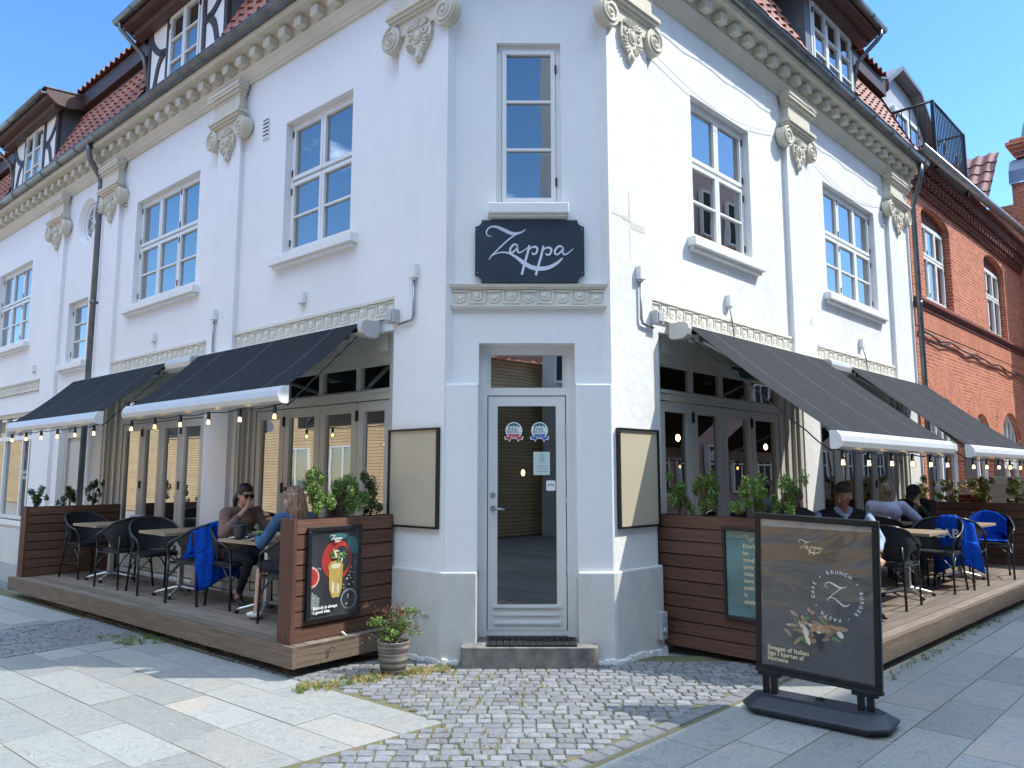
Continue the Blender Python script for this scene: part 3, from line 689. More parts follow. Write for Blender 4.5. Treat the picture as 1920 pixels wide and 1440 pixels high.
# ---------------------------------------------------------------- windows
def window(fr, s0, s1, z0, z1, cols, o=-.085, parent=None, trans=.44, bars=1, mt='frame_white', sill=True, fw=.045, sash=.043, glassm='glass_upper', blind=True, side=1, low=True):
    parent = parent or BL
    mb = MB(fr)
    mb.box(s0, s1, o - .09, o, z0, z0 + fw); mb.box(s0, s1, o - .09, o, z1 - fw, z1); mb.box(s0, s0 + fw, o - .09, o - .001, z0 + fw, z1 - fw); mb.box(s1 - fw, s1, o - .09, o - .001, z0 + fw, z1 - fw)
    zt = z1 - (z1 - z0) * trans if trans else None
    wcol = (s1 - s0 - 2 * fw) / cols; P = MB(fr); H = MB(fr)
    for i in range(cols):
        a = s0 + fw + i * wcol; b_ = a + wcol
        segs = [(z0 + fw, zt - .012), (zt + .012, z1 - fw)] if zt else [(z0 + fw, z1 - fw)]
        for k, (c, d) in enumerate(segs):
            A, B, C, D = a + .004, b_ - .004, c + .004, d - .004
            mb.box(A, B, o - .05, o + .012, C, C + sash); mb.box(A, B, o - .05, o + .012, D - sash, D)
            mb.box(A, A + sash, o - .05, o + .011, C + sash, D - sash); mb.box(B - sash, B, o - .05, o + .011, C + sash, D - sash)
            nb = bars if (k == 0 or not zt) else 0
            for j in range(nb):
                zz = C + sash + (D - C - 2 * sash) * (j + 1) / (nb + 1); mb.box(A + sash, B - sash, o - .03, o + .008, zz - .011, zz + .011)
            q = [(A + sash - .004, o - .02, C + sash - .004), (B - sash + .004, o - .02, C + sash - .004), (B - sash + .004, o - .02, D - sash + .004), (A + sash - .004, o - .02, D - sash + .004)]
            P.quad(q)
            hs = (b_ - .004 if i == cols - 1 else a - .004) if side > 0 else (a if i == 0 else b_)
            if cols == 1: hs = b_ if side > 0 else a
            for f_ in (.13, .87): H.box(hs - .009, hs + .009, o + .0, o + .022, C + (D - C) * f_ - .04, C + (D - C) * f_ + .04)
    if zt: mb.box(s0 + fw, s1 - fw, o - .08, o - .03, zt - .014, zt + .014)
    f = mb.build('window', mt, parent)
    P.build('pane', glassm, f, clean=False); H.build('hinge', 'hinge_dark', f)
    if blind:
        I = MB(fr); w_ = s1 - s0
        for a, b_ in ((s0, s0 + w_ * .2), (s1 - w_ * .16, s1)):
            n = 10
            for i in range(n):
                x0, x1 = a + (b_ - a) * i / n, a + (b_ - a) * (i + 1) / n; y0, y1 = o - .22 - .025 * (i % 2), o - .22 - .025 * ((i + 1) % 2)
                I.quad([(x0, y0, z0), (x1, y1, z0), (x1, y1, z1), (x0, y0, z1)])
        I.quad([(s0, o - .27, z1 - (z1 - z0) * .3), (s1, o - .27, z1 - (z1 - z0) * .3), (s1, o - .27, z1), (s0, o - .27, z1)])
        I.build('curtain', 'curtain', f, clean=False)
    if sill:
        S = MB(fr); S.box(s0 - .14, s1 + .14, -.1, .10, z0 - .12, z0 - .018); S.box(s0 - .11, s1 + .11, -.1, .06, z0 - .16, z0 - .12); S.build('window_sill', 'plaster_smooth' if fr is not FR else 'plaster_rough', f, bevel=.008)
    return f
window(FL, *LW[0], 2, side=1); window(FL, *LW[1], 3, side=1); window(FL, *LW[2], 3, side=1); window(FL, *LW[3], 1, trans=0, bars=2, side=1)
window(FR, *RW[0], 2, side=1); window(FR, *RW[1], 3, side=1)
FCr = Frame((-.600, CY + .075), (1, 0), (0, -1))
f = window(FCr, .455, 1.06, 4.08, 5.69, 1, trans=0, bars=2, o=-.05, sill=False, side=1)
mb = MB(FCr); mb.box(.38, 1.12, -.06, .13, 3.97, 4.068); mb.box(.40, 1.10, -.06, .10, 3.945, 3.97); mb.build('window_sill', 'plaster_smooth', f, bevel=.008)
# round window with interlaced bars
mb = MB(FL); c0, c1, r0 = oval
ring = [(c0 + .30 * math.cos(2 * math.pi * i / 32), -.11, c1 + .30 * math.sin(2 * math.pi * i / 32)) for i in range(32)]
mb.tube(ring, .03, 8, closed=True)
for a in (30, 90, 150): mb.tube([(c0 + .3 * math.cos(R(a)), -.11, c1 + .3 * math.sin(R(a))), (c0 - .3 * math.cos(R(a)), -.11, c1 - .3 * math.sin(R(a)))], .011, 6)
for a in (0, 120, 240): mb.tube([(c0 + .16 * math.cos(R(a)) + .15 * math.cos(2 * math.pi * i / 18), -.112, c1 + .16 * math.sin(R(a)) + .15 * math.sin(2 * math.pi * i / 18)) for i in range(18)], .009, 6, closed=True)
f = mb.build('window', 'frame_white', BL)
mb = MB(FL); mb.face([FL(c0 + .3 * math.cos(2 * math.pi * i / 24), -.12, c1 + .3 * math.sin(2 * math.pi * i / 24)) for i in range(24)]); mb.build('pane', 'glass_upper', f, clean=False)

# ---------------------------------------------------------------- folding shopfronts
def shopfront(fr, a, divs, b_, mt='frame_greige', gm='glass_shop', dark=False, o=-.12, near=.05):
    """a..b_ hole; divs panel edges; layered trim boards from the last panel to b_"""
    mb = MB(fr); s0, s1 = divs[0], divs[-1]; zb, zd, zt0, zt1, zh = .25, 2.36, 2.42, 2.74, 3.0
    mb.box(a, s0, o - .08, o + .02, zb, zh)                               # near jamb
    mb.box(s0, s1, o - .08, o + .015, 2.35, 2.43)                         # transom beam
    mb.box(s0, s1, o - .07, o + .03, 2.425, 2.445); mb.box(s0, s1, o - .08, o + .012, 2.72, 2.80); mb.box(s0, s1, o - .06, o + .03, 2.80, 2.82)
    mb.box(s0, s1, o - .06, o + .06, 2.82, 3.0)
    # stepped trim at the far side
    w_ = b_ - s1; st = [(0, .3, .0), (.3, .42, .035), (.42, .68, .012), (.68, .8, .055), (.8, 1.0, .09)]
    for x0, x1, d in st: mb.box(s1 + w_ * x0, s1 + w_ * x1, o - .08, o + .015 + d, zb, zh)
    fs = mb.build('shopfront', mt, BL)
    G = MB(fr); Pn = []
    for i in range(len(divs) - 1):
        A, B = divs[i] + .004, divs[i + 1] - .004; L = MB(fr); st_ = .095
        L.box(A, A + st_, o - .06, o, zb + .02, 2.34); L.box(B - st_, B, o - .06, o, zb + .02, 2.34)
        L.box(A + st_, B - st_, o - .06, o - .001, 2.24, 2.34); L.box(A + st_, B - st_, o - .06, o - .001, zb + .02, .86)
        L.box(A + st_ + .03, B - st_ - .03, o - .02, o + .008, zb + .14, .76)
        L.box(A + st_ - .001, A + st_ + .012, o - .03, o - .01, .86, 2.24); L.box(B - st_ - .012, B - st_ + .001, o - .03, o - .01, .86, 2.24)
        ob = L.build('door_leaf', mt, fs)
        G.quad([(A + st_, o - .03, .86), (B - st_, o - .03, .86), (B - st_, o - .03, 2.24), (A + st_, o - .03, 2.24)])
        if i in (0, 2) or i == 3:
            H = MB(fr); x = divs[i + 1] if i != 3 else divs[i]
            for z in (2.2, 1.45, .6): H.box(x - .014, x + .014, o, o + .02, z - .055, z + .055)
            H.build('hinge', 'hinge_dark', fs)
        # transom light
        T = MB(fr); T.box(A - .004, A + .03, o - .06, o - .002, 2.44, 2.72); T.box(B - .03, B + .004, o - .06, o - .002, 2.44, 2.72); T.box(A + .03, B - .03, o - .05, o - .004, 2.445, 2.465); T.box(A + .03, B - .03, o - .05, o - .004, 2.70, 2.72)
        T.build('transom_frame', mt, fs); G.quad([(A + .03, o - .03, 2.465), (B - .03, o - .03, 2.465), (B - .03, o - .03, 2.70), (A + .03, o - .03, 2.70)])
    G.build('pane', gm, fs, clean=False)
    return fs
shopfront(FL, .76, [.93, 1.46, 2.11, 2.79, 3.38], 3.64, gm='glass_shop_bright'); shopfront(FL, 4.42, [4.64, 5.27, 5.85, 6.45, 7.12], 7.60, gm='glass_shop_bright')
shopfront(FR, .84, [1.0, 1.62, 2.24, 2.90, 3.60], 4.06, 'frame_greige'); shopfront(FR, 4.55, [4.78, 5.45, 6.15, 6.78, 7.45], 8.0)
# narrow side door and far shop window on the left street
mb = MB(FL); mb.box(8.45, 8.55, -.2, -.1, .2, 2.55); mb.box(9.3, 9.4, -.2, -.1, .2, 2.55); mb.box(8.55, 9.3, -.2, -.1, 2.2, 2.3); mb.box(8.55, 9.3, -.2, -.14, .2, 2.2); mb.box(8.62, 9.22, -.15, -.13, 1.25, 2.1); mb.box(8.62, 9.22, -.15, -.13, .35, 1.1)
mb.box(8.55, 9.3, -.2, -.15, 2.3, 2.55); mb.build('side_door', 'frame_greige', BL, bevel=.004)
mb = MB(FL)
for a, b_, c, d in ((10.75, 14.2, .75, .81), (10.75, 14.2, 2.69, 2.75), (10.75, 14.2, 2.24, 2.32)): mb.box(a, b_, -.17, -.09, c, d)
for x in (10.75, 11.12, 11.5, 12.55, 13.6, 14.14): mb.box(x, x + .06, -.17, -.092, .81, 2.24)
for x in (10.75, 11.3, 11.9, 12.55, 13.2, 14.14): mb.box(x, x + .05, -.17, -.092, 2.32, 2.69)
f = mb.build('shop_window', 'frame_white', BL)
mb = MB(FL); mb.quad([(10.75, -.14, .75), (14.2, -.14, .75), (14.2, -.14, 2.75), (10.75, -.14, 2.75)]); mb.build('pane', 'glass_upper', f, clean=False)
mat('foil_dark', (.03, .03, .033), .4); mat('ink_white', (.75, .75, .72), .5); mat('ink_tan', (.45, .25, .14), .6); mat('ink_red', (.45, .05, .03), .5)
mb = MB(FL)
for a, b_ in ((10.81, 11.12), (11.18, 11.5)): mb.box(a, b_, -.137, -.132, .82, 2.24)
pf = mb.build('window_foil', 'foil_dark', f)
mb = MB(FL); rr = random.Random(8)
for c, zc, r_ in ((11.34, 1.98, .11), (10.97, 1.95, .12), (11.0, 1.02, .09), (11.3, 1.2, .1)):
    mb.tube([(c + r_ * math.cos(2 * math.pi * i / 20), -.128, zc + r_ * 1.25 * math.sin(2 * math.pi * i / 20)) for i in range(20)], .005, 4, closed=True)
for i in range(26):
    c, zc = rr.uniform(11.22, 11.46), rr.uniform(1.78, 2.12); mb.ell((c, -.13, zc), (.012, .004, .02), 6)
mb.build('food_drawing', 'ink_tan', f)
mesh_text('SAFTIGE', .085, 'lettering', 'ink_white', f, face_mat(FL, 11.34, -.13, 1.60, True), bold=.002)
mesh_text('BURGER', .085, 'lettering', 'ink_white', f, face_mat(FL, 11.34, -.13, 1.50, True), bold=.002)
mesh_text('SAFTIGE', .085, 'lettering', 'ink_white', f, face_mat(FL, 10.97, -.13, 1.42, True), bold=.002)
mb = MB(FL); mb.box(10.7, 14.2, -.1, .05, .66, .75); mb.build('window_sill', 'frame_white', f)

# ---------------------------------------------------------------- entrance door
DO = -.20
mb = MB(FC); mb.box(.28, .375, DO - .08, DO, .17, 2.70); mb.box(1.095, 1.19, DO - .08, DO, .17, 2.70); mb.box(.28, 1.19, DO - .08, DO, 2.70, 2.80)
mb.box(.375, 1.095, DO - .08, DO - .004, 2.325, 2.395); mb.box(.375, 1.095, DO - .07, DO - .01, .19, .228); mb.box(.375, .405, DO - .06, DO - .02, 2.395, 2.70); mb.box(1.065, 1.095, DO - .06, DO - .02, 2.395, 2.70)
fd = mb.build('door_frame', 'door_grey', BL)
mb = MB(FC); a, b_ = .383, 1.087; z0, z1 = .232, 2.318; o0, o1 = DO - .06, DO - .012
mb.box(a, a + .085, o0, o1, z0, z1); mb.box(b_ - .085, b_, o0, o1, z0, z1); mb.box(a + .085, b_ - .085, o0, o1 - .001, z1 - .09, z1); mb.box(a + .085, b_ - .085, o0, o1 - .001, z0, z0 + .20)
mb.box(a + .06, b_ - .06, o0, o1 + .012, z0 + .055, z0 + .075); mb.box(a + .06, b_ - .06, o0, o1 + .012, z0 + .13, z0 + .15); mb.box(a + .05, b_ - .05, o0, o1 + .02, z0 + .2, z0 + .222)
dl = mb.build('door', 'door_grey', BL)
mb = MB(FC); mb.quad([(a + .085, o1 - .02, z0 + .21), (b_ - .085, o1 - .02, z0 + .21), (b_ - .085, o1 - .02, z1 - .09), (a + .085, o1 - .02, z1 - .09)])
mb.build('pane', 'glass_door', dl, clean=False)
mb = MB(FC); mb.quad([(.40, DO - .035, 2.39), (1.07, DO - .035, 2.39), (1.07, DO - .035, 2.71), (.40, DO - .035, 2.71)]); mb.build('pane', 'glass_shop_bright', fd, clean=False)
mb = MB(FC); mb.tube([(a + .045, o1, 1.30), (a + .045, o1 + .05, 1.30)], .011, 8); mb.tube([(a + .045, o1 + .05, 1.30), (a + .15, o1 + .055, 1.295)], .010, 8); mb.tube([(a + .045, o1, 1.30), (a + .045, o1 + .008, 1.30)], .027, 14); mb.tube([(a + .045, o1, 1.42), (a + .045, o1 + .012, 1.42)], .024, 14)
mb.build('door_handle', 'zinc_light', dl)
mb = MB(FC)
for z in (.75, 1.35, 2.0): mb.tube([(b_ + .004, o1 + .006, z - .05), (b_ + .004, o1 + .006, z + .05)], .007, 6)
mb.build('hinge', 'zinc_light', dl)
# stickers on the glass
mat('sticker_white', (.78, .80, .80), .4); mat('sticker_teal', (.03, .16, .17), .4); mat('sticker_red', (.55, .03, .035), .4); mat('sticker_blue', (.03, .12, .42), .4); mat('paper_mint', (.52, .63, .60), .6); mat('ink_dark', (.05, .06, .07), .6)
go = o1 - .015
def rosette(c, z, ribbon, body2):
    t = thing('award_sticker', 'round %s award rosette sticker on the glass of the entrance door' % ('white and red' if ribbon == 'sticker_red' else 'white and blue'), 'sticker', tuple(FC(c, go, z)), group='award stickers on the entrance door')
    k = .077; mb = MB(FC); 
    mb.plate([(c + k * math.cos(2 * math.pi * i / 28), z + k * math.sin(2 * math.pi * i / 28)) for i in range(28)], go, go + .0022)
    for sg in (-1, 1): mb.plate([(c + sg * .03, z - .055), (c + sg * .088, z - .055), (c + sg * .08, z - .088), (c + sg * .055, z - .082), (c + sg * .04, z - .105), (c + sg * .02, z - .07)], go, go + .0016)
    mb.build('disc', 'sticker_white', t)
    mb = MB(FC)
    for sg in (-1, 1): mb.plate([(c + sg * .034, z - .057), (c + sg * .078, z - .058), (c + sg * .073, z - .08), (c + sg * .055, z - .075), (c + sg * .042, z - .093), (c + sg * .026, z - .07)], go, go + .003)
    ang = [math.pi + math.pi * (.17 + .66 * i / 12) for i in range(13)]
    mb.plate([(c + .067 * math.cos(a_), z + .067 * math.sin(a_)) for a_ in ang], go, go + .0035); mb.build('ribbon', ribbon, t)
    mb = MB(FC); ang = [math.pi * (.2 + .6 * i / 12) for i in range(13)]
    mb.plate([(c + .067 * math.cos(a_), z + .067 * math.sin(a_)) for a_ in ang] + [(c - .045, z + .022), (c - .03, z + .045), (c - .015, z + .03), (c, z + .05), (c + .015, z + .03), (c + .03, z + .047), (c + .045, z + .025)][::1], go, go + .0035); mb.build('skyline', 'sticker_teal', t)
    for i, tx in enumerate(('BYENS', 'BEDSTE')): mesh_text(tx, .03, 'lettering', 'sticker_teal', t, face_mat(FC, c - .012, go + .003, z + .002 - i * .026), .0006, .0005)
    mesh_text("'24", .018, 'lettering', 'sticker_teal', t, face_mat(FC, c + .05, go + .003, z - .024), .0006)
    mesh_text(body2, .014, 'lettering', 'sticker_white', t, face_mat(FC, c, go + .0045, z - .056), .0006)
rosette(.617, 2.005, 'sticker_red', 'BRUNCH'); rosette(.852, 2.005, 'sticker_blue', 'BURGER')
t = thing('notice', 'pale mint inspection notice behind the glass of the entrance door', 'notice', tuple(FC(.87, go, 1.7)))
mb = MB(FC); mb.box(.795, .945, go - .002, go + .001, 1.60, 1.81); mb.build('sheet', 'paper_mint', t)
mb = MB(FC); mb.tube([(.872 + .022 * math.cos(2 * math.pi * i / 18), go + .002, 1.765 + .022 * math.sin(2 * math.pi * i / 18)) for i in range(18)], .0016, 4, closed=True)
mb.tube([(.862, go + .002, 1.768), (.870, go + .002, 1.758), (.883, go + .002, 1.776)], .0013, 4)
for z, w_ in ((1.73, .05), (1.715, .035), (1.68, .1), (1.655, .09), (1.63, .11)): mb.box(.872 - w_ / 2, .872 + w_ / 2, go + .001, go + .0018, z, z + .003)
mb.build('print', 'ink_dark', t)
t = thing('logo_sticker', 'small square white sticker with rounded corners low on the right of the entrance door glass', 'sticker', tuple(FC(.955, go, 1.5)))
mb = MB(FC); c, z, k = .952, 1.505, .042
mb.plate([(c + sx * (k - .012) + .012 * math.cos(a_), z + sz * (k - .008) + .012 * math.sin(a_)) for sx, sz, st in ((1, 1, 0), (-1, 1, 90), (-1, -1, 180), (1, -1, 270)) for a_ in (R(st), R(st + 45), R(st + 90))], go - .001, go + .002)
mb.build('sheet', 'sticker_white', t); mesh_text('arla', .04, 'lettering', 'sticker_teal', t, face_mat(FC, c, go + .0025, z - .004), .0005, .0004)

# entrance step and mat
t = thing('entrance_step', 'weathered grey concrete step below the entrance door', 'step', (.15, 6.5, 0))
mb = MB(FW)
def rnd_rect(x0, x1, y0, y1, r_):
    P = []
    for cx, cy, a0 in ((x1 - r_, y1 - .0, 0), (x0 + r_, y1 - .0, 90)): P.append((cx + (r_ if a0 == 0 else -r_), cy))
    for i in range(7): P.append((x0 + r_ - r_ * math.cos(R(15 * i)), y0 + r_ - r_ * math.sin(R(15 * i))))
    for i in range(7): P.append((x1 - r_ + r_ * math.sin(R(15 * i)), y0 + r_ - r_ * math.cos(R(15 * i))))
    return P
mb.prism(rnd_rect(-.432, .722, 6.415, 6.58, .05), -.05, .178); mb.prism([(-.30, 6.56), (.57, 6.56), (.57, 6.95), (-.30, 6.95)], -.05, .181)
mb.build('tread', 'concrete_step', t, bevel=.008)
mat('rubber', (.012, .013, .016), .6, nscale=30, namt=.4)
t = thing('doormat', 'black openwork rubber doormat lying on the entrance step', 'doormat', (.12, 6.6, .18))
mb = MB(FW); x0, x1, y0, y1, zz = -.21, .575 - .03, 6.435, 6.735, .182
mb.box(x0, x1, y0, y0 + .02, zz, zz + .014); mb.box(x0, x1, y1 - .02, y1, zz, zz + .014); mb.box(x0, x0 + .02, y0 + .02, y1 - .02, zz, zz + .0139); mb.box(x1 - .02, x1, y0 + .02, y1 - .02, zz, zz + .0139)
mb.box(x0 + .02, x1 - .02, y0 + .02, y1 - .02, zz, zz + .004)
for i in range(13):
    for j in range(4):
        cx, cy = x0 + .05 + i * .0555, y0 + .055 + j * .063; mb.tube([(cx + .024 * math.cos(2 * math.pi * q / 10), cy + .024 * math.sin(2 * math.pi * q / 10), zz + .009) for q in range(10)], .006, 5, closed=True)
mb.build('mesh', 'rubber', t)

# main sign
mat('sign_navy', (.028, .042, .062), .32, nscale=2, namt=.2); mat('sign_letter', (.66, .70, .80), .35)
t = thing('shop_sign', 'dark navy sign board with scooped corners and white script lettering above the entrance', 'sign', tuple(FC(.76, -.05, 3.6)))
s0, s1, z0, z1, r_ = .262, 1.262, 3.345, 3.93, .062; P = []
for cx, cz, a0 in ((s0, z0, 90), (s1, z0, 180), (s1, z1, 270), (s0, z1, 0)):
    for i in range(7):
        a_ = R(a0 - 15 * i) if True else 0
        P.append((cx + r_ * math.cos(a_), cz + r_ * math.sin(a_)))
# order: bottom-left, bottom-right, top-right, top-left concave arcs
mb = MB(FC); mb.plate(P, -.06, -.035); mb.build('board', 'sign_navy', t)
zappa('lettering', t, FC, .762, 3.64, .80, -.036, 'sign_letter')
mb = MB(FC)
for x in (s0 + .022, s1 - .022):
    for z in (z0 + .09, z1 - .09): mb.ell((x, -.034, z), (.006, .004, .006), 8)
mb.build('screw', 'zinc_light', t)

# framed menu boards on the corner piers
mat('board_beige', (.52, .46, .34), .4, nscale=1.5, namt=.08)
def menu(fr, a, b_, z0, z1, label):
    t = thing('menu_board', label, 'menu board', tuple(fr((a + b_) / 2, .07, z0)), group='menu boards beside the entrance')
    mb = MB(fr); e = .018
    mb.box(a, b_, .061, .10, z0, z0 + e); mb.box(a, b_, .061, .10, z1 - e, z1); mb.box(a, a + e, .061, .0995, z0 + e, z1 - e); mb.box(b_ - e, b_, .061, .0995, z0 + e, z1 - e); mb.build('frame', 'black_powder', t)
    mb = MB(fr); mb.box(a + e, b_ - e, .063, .082, z0 + e, z1 - e); mb.build('panel', 'board_beige', t)
menu(FL, .045, .71, 1.13, 2.02, 'blank beige menu board in a thin black frame, left of the entrance')
menu(FR, .05, .67, 1.13, 2.02, 'blank beige menu board in a thin black frame, right of the entrance')
# ================================================================ roofs and dormers
def tiles(fr, s0, s1, p0, p1, rows, pitch=.21, clip=None):
    """pantiles between profile points p0 (low) and p1 (high) as (o,z); real S-wave with stepped courses"""
    mb = MB(fr); d = Vector((p1[0] - p0[0], p1[1] - p0[1])); nrm = Vector((-(d.y), d.x)).normalized()
    if nrm.y < 0: nrm = -nrm
    n = int((s1 - s0) / pitch); sub = 6; rr = random.Random(int(s0 * 100) + rows)
    for r_ in range(rows):
        for i in range(n):
            mb.r = rr.random()
            for j in range(sub):
                a0, a1 = s0 + (i + j / sub) * pitch, s0 + (i + (j + 1) / sub) * pitch
                if clip and clip((a0 + a1) / 2, (r_ + .5) / rows): continue
                def h(a): x = ((a - s0) / pitch) % 1.0; return .028 * math.sin(2 * math.pi * x) + .006
                def P(a, t, lift): 
                    q = Vector(p0) + d * t + nrm * (h(a) + lift); return (a, q.x, q.y)
                t0, t1 = (r_ - .08) / rows, (r_ + 1) / rows
                mb.sm = True
                mb.quad([P(a0, t0, .03), P(a1 if j < sub - 1 else a1 - 1e-4, t0, .03), P(a1 if j < sub - 1 else a1 - 1e-4, t1, 0), P(a0, t1, 0)])
                mb.sm = False
                mb.quad([P(a0, t0, .012), P(a1 - 1e-4, t0, .012), P(a1 - 1e-4, t0, .03), P(a0, t0, .03)])
    return mb
def roof_side(fr, s0, s1, dorm, sz=.21):
    spans = []; x = s0
    for a, b_ in dorm: spans.append((x, a - .04)); x = b_ + .04
    spans.append((x, s1))
    for a, b_ in spans:
        if b_ - a < .3: continue
        tiles(fr, a, b_, (.30, 7.0), (-.36, 8.42), 6).build('roof_tiles', 'tile_red', BL, clean=False)
        mb = MB(fr); mb.box(a, b_, -.42, -.37, 6.9, 8.45); mb.box(a, b_, -.36, -.30, 8.36, 8.40); 
        mb.box(a, b_, -.42, -.20, 8.42, 8.70); mb.build('eaves_board', 'timber_brown', BL)
    tiles(fr, s0, s1, (-.16, 8.72), (-3.2, 10.3), 10).build('roof_tiles', 'tile_red', BL, clean=False)
    mb = MB(fr); mb.quad([(s0, .28, 6.96), (s1, .28, 6.96), (s1, -.40, 8.42), (s0, -.40, 8.42)]); mb.quad([(s0, -.2, 8.66), (s1, -.2, 8.66), (s1, -3.3, 10.28), (s0, -3.3, 10.28)]); mb.build('roof_boarding', 'timber_brown', BL, clean=False)
mb = MB(FR); mb.face([FR(REND - .03, o, z) for o, z in ((.30, 6.93), (.33, 7.06), (-.30, 8.46), (-.16, 8.55), (-.16, 8.76), (-3.2, 10.35), (-3.2, 6.9))]); mb.build('verge_board', 'fascia_brown', BL, clean=False)
DL, DR = [(4.15, 6.55), (10.30, 12.80)], [(4.48, 6.24)]
roof_side(FL, -.3, LEND, DL); roof_side(FR, -.3, REND - .08, DR)
def dormer(fr, a, b_, wa, wb, cols, timber, side=1):
    mb = MB(fr); zt = 8.42
    mb.box(a, b_, -1.6, .03, 6.9, zt); mb.build('dormer', 'dormer_metal', BL)
    f = window(fr, wa, wb, 7.12, 8.36, cols, o=.10, trans=0, bars=2, sill=False, blind=False, side=side, sash=.04, fw=.05)
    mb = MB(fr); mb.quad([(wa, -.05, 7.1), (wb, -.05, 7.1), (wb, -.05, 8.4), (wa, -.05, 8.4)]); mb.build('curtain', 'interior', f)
    if timber:
        mb = MB(fr); mb.box(a + .02, wa - .0, .03, .075, 6.95, zt - .02); mb.box(wb, b_ - .02, .03, .075, 6.95, zt - .02); mb.build('dormer_infill', 'plaster_smooth', BL)
        mb = MB(fr)
        for x0, x1 in ((a, a + .09), (wa - .09, wa - .01), (wb + .01, wb + .09), (b_ - .09, b_)): mb.box(x0, x1, .03, .095, 6.95, zt - .02)
        mb.box(a + .0, b_, .03, .094, 8.36, zt)
        for x0, x1, sg in ((a + .05, wa - .05, 1), (wb + .05, b_ - .05, -1)):
            inn, out = (x1, x0) if sg > 0 else (x0, x1)       # inn = side of the window
            w_ = .10; L = lambda t, z: (inn + (out - inn) * t, z)
            org = (0, 0)
            def st(pts): 
                p3 = [(x, -z, ww) for (x, z), ww in pts]
                stroke(mb, p3, 1, .03, .093, fr, org)
            st([(L(1.0, 8.40), .10), (L(.85, 8.12), .10), (L(.45, 7.90), .10), (L(.0, 7.83), .12)])
            st([(L(.15, 7.86), .12), (L(.45, 7.72), .11), (L(.62, 7.45), .10), (L(.78, 7.10), .10), (L(.85, 6.95), .10)])
        mb.build('dormer_timber', 'timber_brown', BL, clean=False)
    else:
        mb = MB(fr); mb.box(a, wa, .03, .09, 6.95, zt); mb.box(wb, b_, .03, .09, 6.95, zt); mb.build('dormer_jamb', 'dormer_metal', BL)
    # roof: soffit, verge boards, gutter
    A, B = a - .28, b_ + .28
    mb = MB(fr)
    mb.sweep([(.12, 8.40), (.36, 8.40), (.36, 8.425), (.40, 8.44), (.40, 8.56), (-1.6, 8.80), (-1.6, 8.44), (.12, 8.42)], A, B)
    mb.box(A + .06, B - .06, .10, .24, 8.30, 8.40)
    for x0, x1 in ((A, A + .035), (B - .035, B)):
        poly = [(.40, 8.46), (.40, 8.57), (-1.5, 8.80), (-1.5, 8.58), (-.6, 8.44), (-.25, 8.40), (.0, 8.32), (.2, 8.33)]
        sd_ = .02 if x0 == A else -.02
        mb.face([fr(x0 - (.012 if x0 == A else 0), o, z) for o, z in poly]); mb.face([fr(x1 + (.012 if x0 != A else 0), o, z) for o, z in poly])
        for i in range(len(poly)):
            p, q = poly[i], poly[(i + 1) % len(poly)]; mb.quad([(x0 - .012, *p), (x0 - .012, *q), (x1 + .012, *q), (x1 + .012, *p)])
    mb.build('dormer_roof', 'fascia_brown', BL, clean=False)
    mb = MB(fr); mb.sweep([(.45, 8.565), (.45, 8.59), (-1.6, 8.84), (-1.6, 8.815)], A - .03, B + .03); mb.build('dormer_roof', 'zinc', BL)
    mb = MB(fr); c_o, c_z, q = .46, 8.50, .062
    arc = [(c_o + q * math.cos(math.pi + math.pi * i / 8), c_z + q * math.sin(math.pi + math.pi * i / 8)) for i in range(9)]; mb.sm = True
    mb.sweep(arc + [(x * .93 + c_o * .07, z * .93 + c_z * .07) for x, z in reversed(arc)], A - .04, B + .04); mb.sm = False
    s = A
    while s < B: mb.sweep([(c_o + (q + .005) * math.cos(math.pi + math.pi * i / 8), c_z + (q + .005) * math.sin(math.pi + math.pi * i / 8)) for i in range(9)] + [(c_o, c_z - .02)], s, s + .015); s += .6
    e = B - .12
    mb.tube([(e, .46, 8.44), (e, .46, 8.34), (e - .02, .40, 8.27), (b_ + .05, .16, 8.02), (b_ + .05, .12, 7.95), (b_ + .05, .02, 7.5)], .034, 8)
    mb.build('dormer_gutter', 'zinc', BL)
dormer(FL, *DL[0], 4.84, 5.84, 2, True); dormer(FL, *DL[1], 11.05, 12.05, 2, True); dormer(FR, *DR[0], 4.66, 6.16, 3, False)

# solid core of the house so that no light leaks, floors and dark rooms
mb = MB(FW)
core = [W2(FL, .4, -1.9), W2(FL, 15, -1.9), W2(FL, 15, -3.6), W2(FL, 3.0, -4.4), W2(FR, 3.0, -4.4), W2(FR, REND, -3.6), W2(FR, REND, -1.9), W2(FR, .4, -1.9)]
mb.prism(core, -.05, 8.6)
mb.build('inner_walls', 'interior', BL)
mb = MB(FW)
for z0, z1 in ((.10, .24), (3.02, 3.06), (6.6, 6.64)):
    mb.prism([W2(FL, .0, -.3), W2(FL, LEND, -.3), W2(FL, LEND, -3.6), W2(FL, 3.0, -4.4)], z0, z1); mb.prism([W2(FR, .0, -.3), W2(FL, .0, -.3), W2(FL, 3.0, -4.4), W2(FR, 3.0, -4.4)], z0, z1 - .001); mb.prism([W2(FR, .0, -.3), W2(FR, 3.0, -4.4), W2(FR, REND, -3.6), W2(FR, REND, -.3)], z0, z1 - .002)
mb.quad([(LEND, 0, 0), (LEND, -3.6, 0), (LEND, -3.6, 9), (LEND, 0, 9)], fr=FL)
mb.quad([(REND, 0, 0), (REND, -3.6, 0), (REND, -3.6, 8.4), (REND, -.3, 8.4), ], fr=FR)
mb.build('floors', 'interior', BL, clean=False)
mb = MB(FC); mb.quad([(.0, -.5, .24), (CW, -.5, .24), (CW, -.5, .24), (.0, -.5, .24)]); 
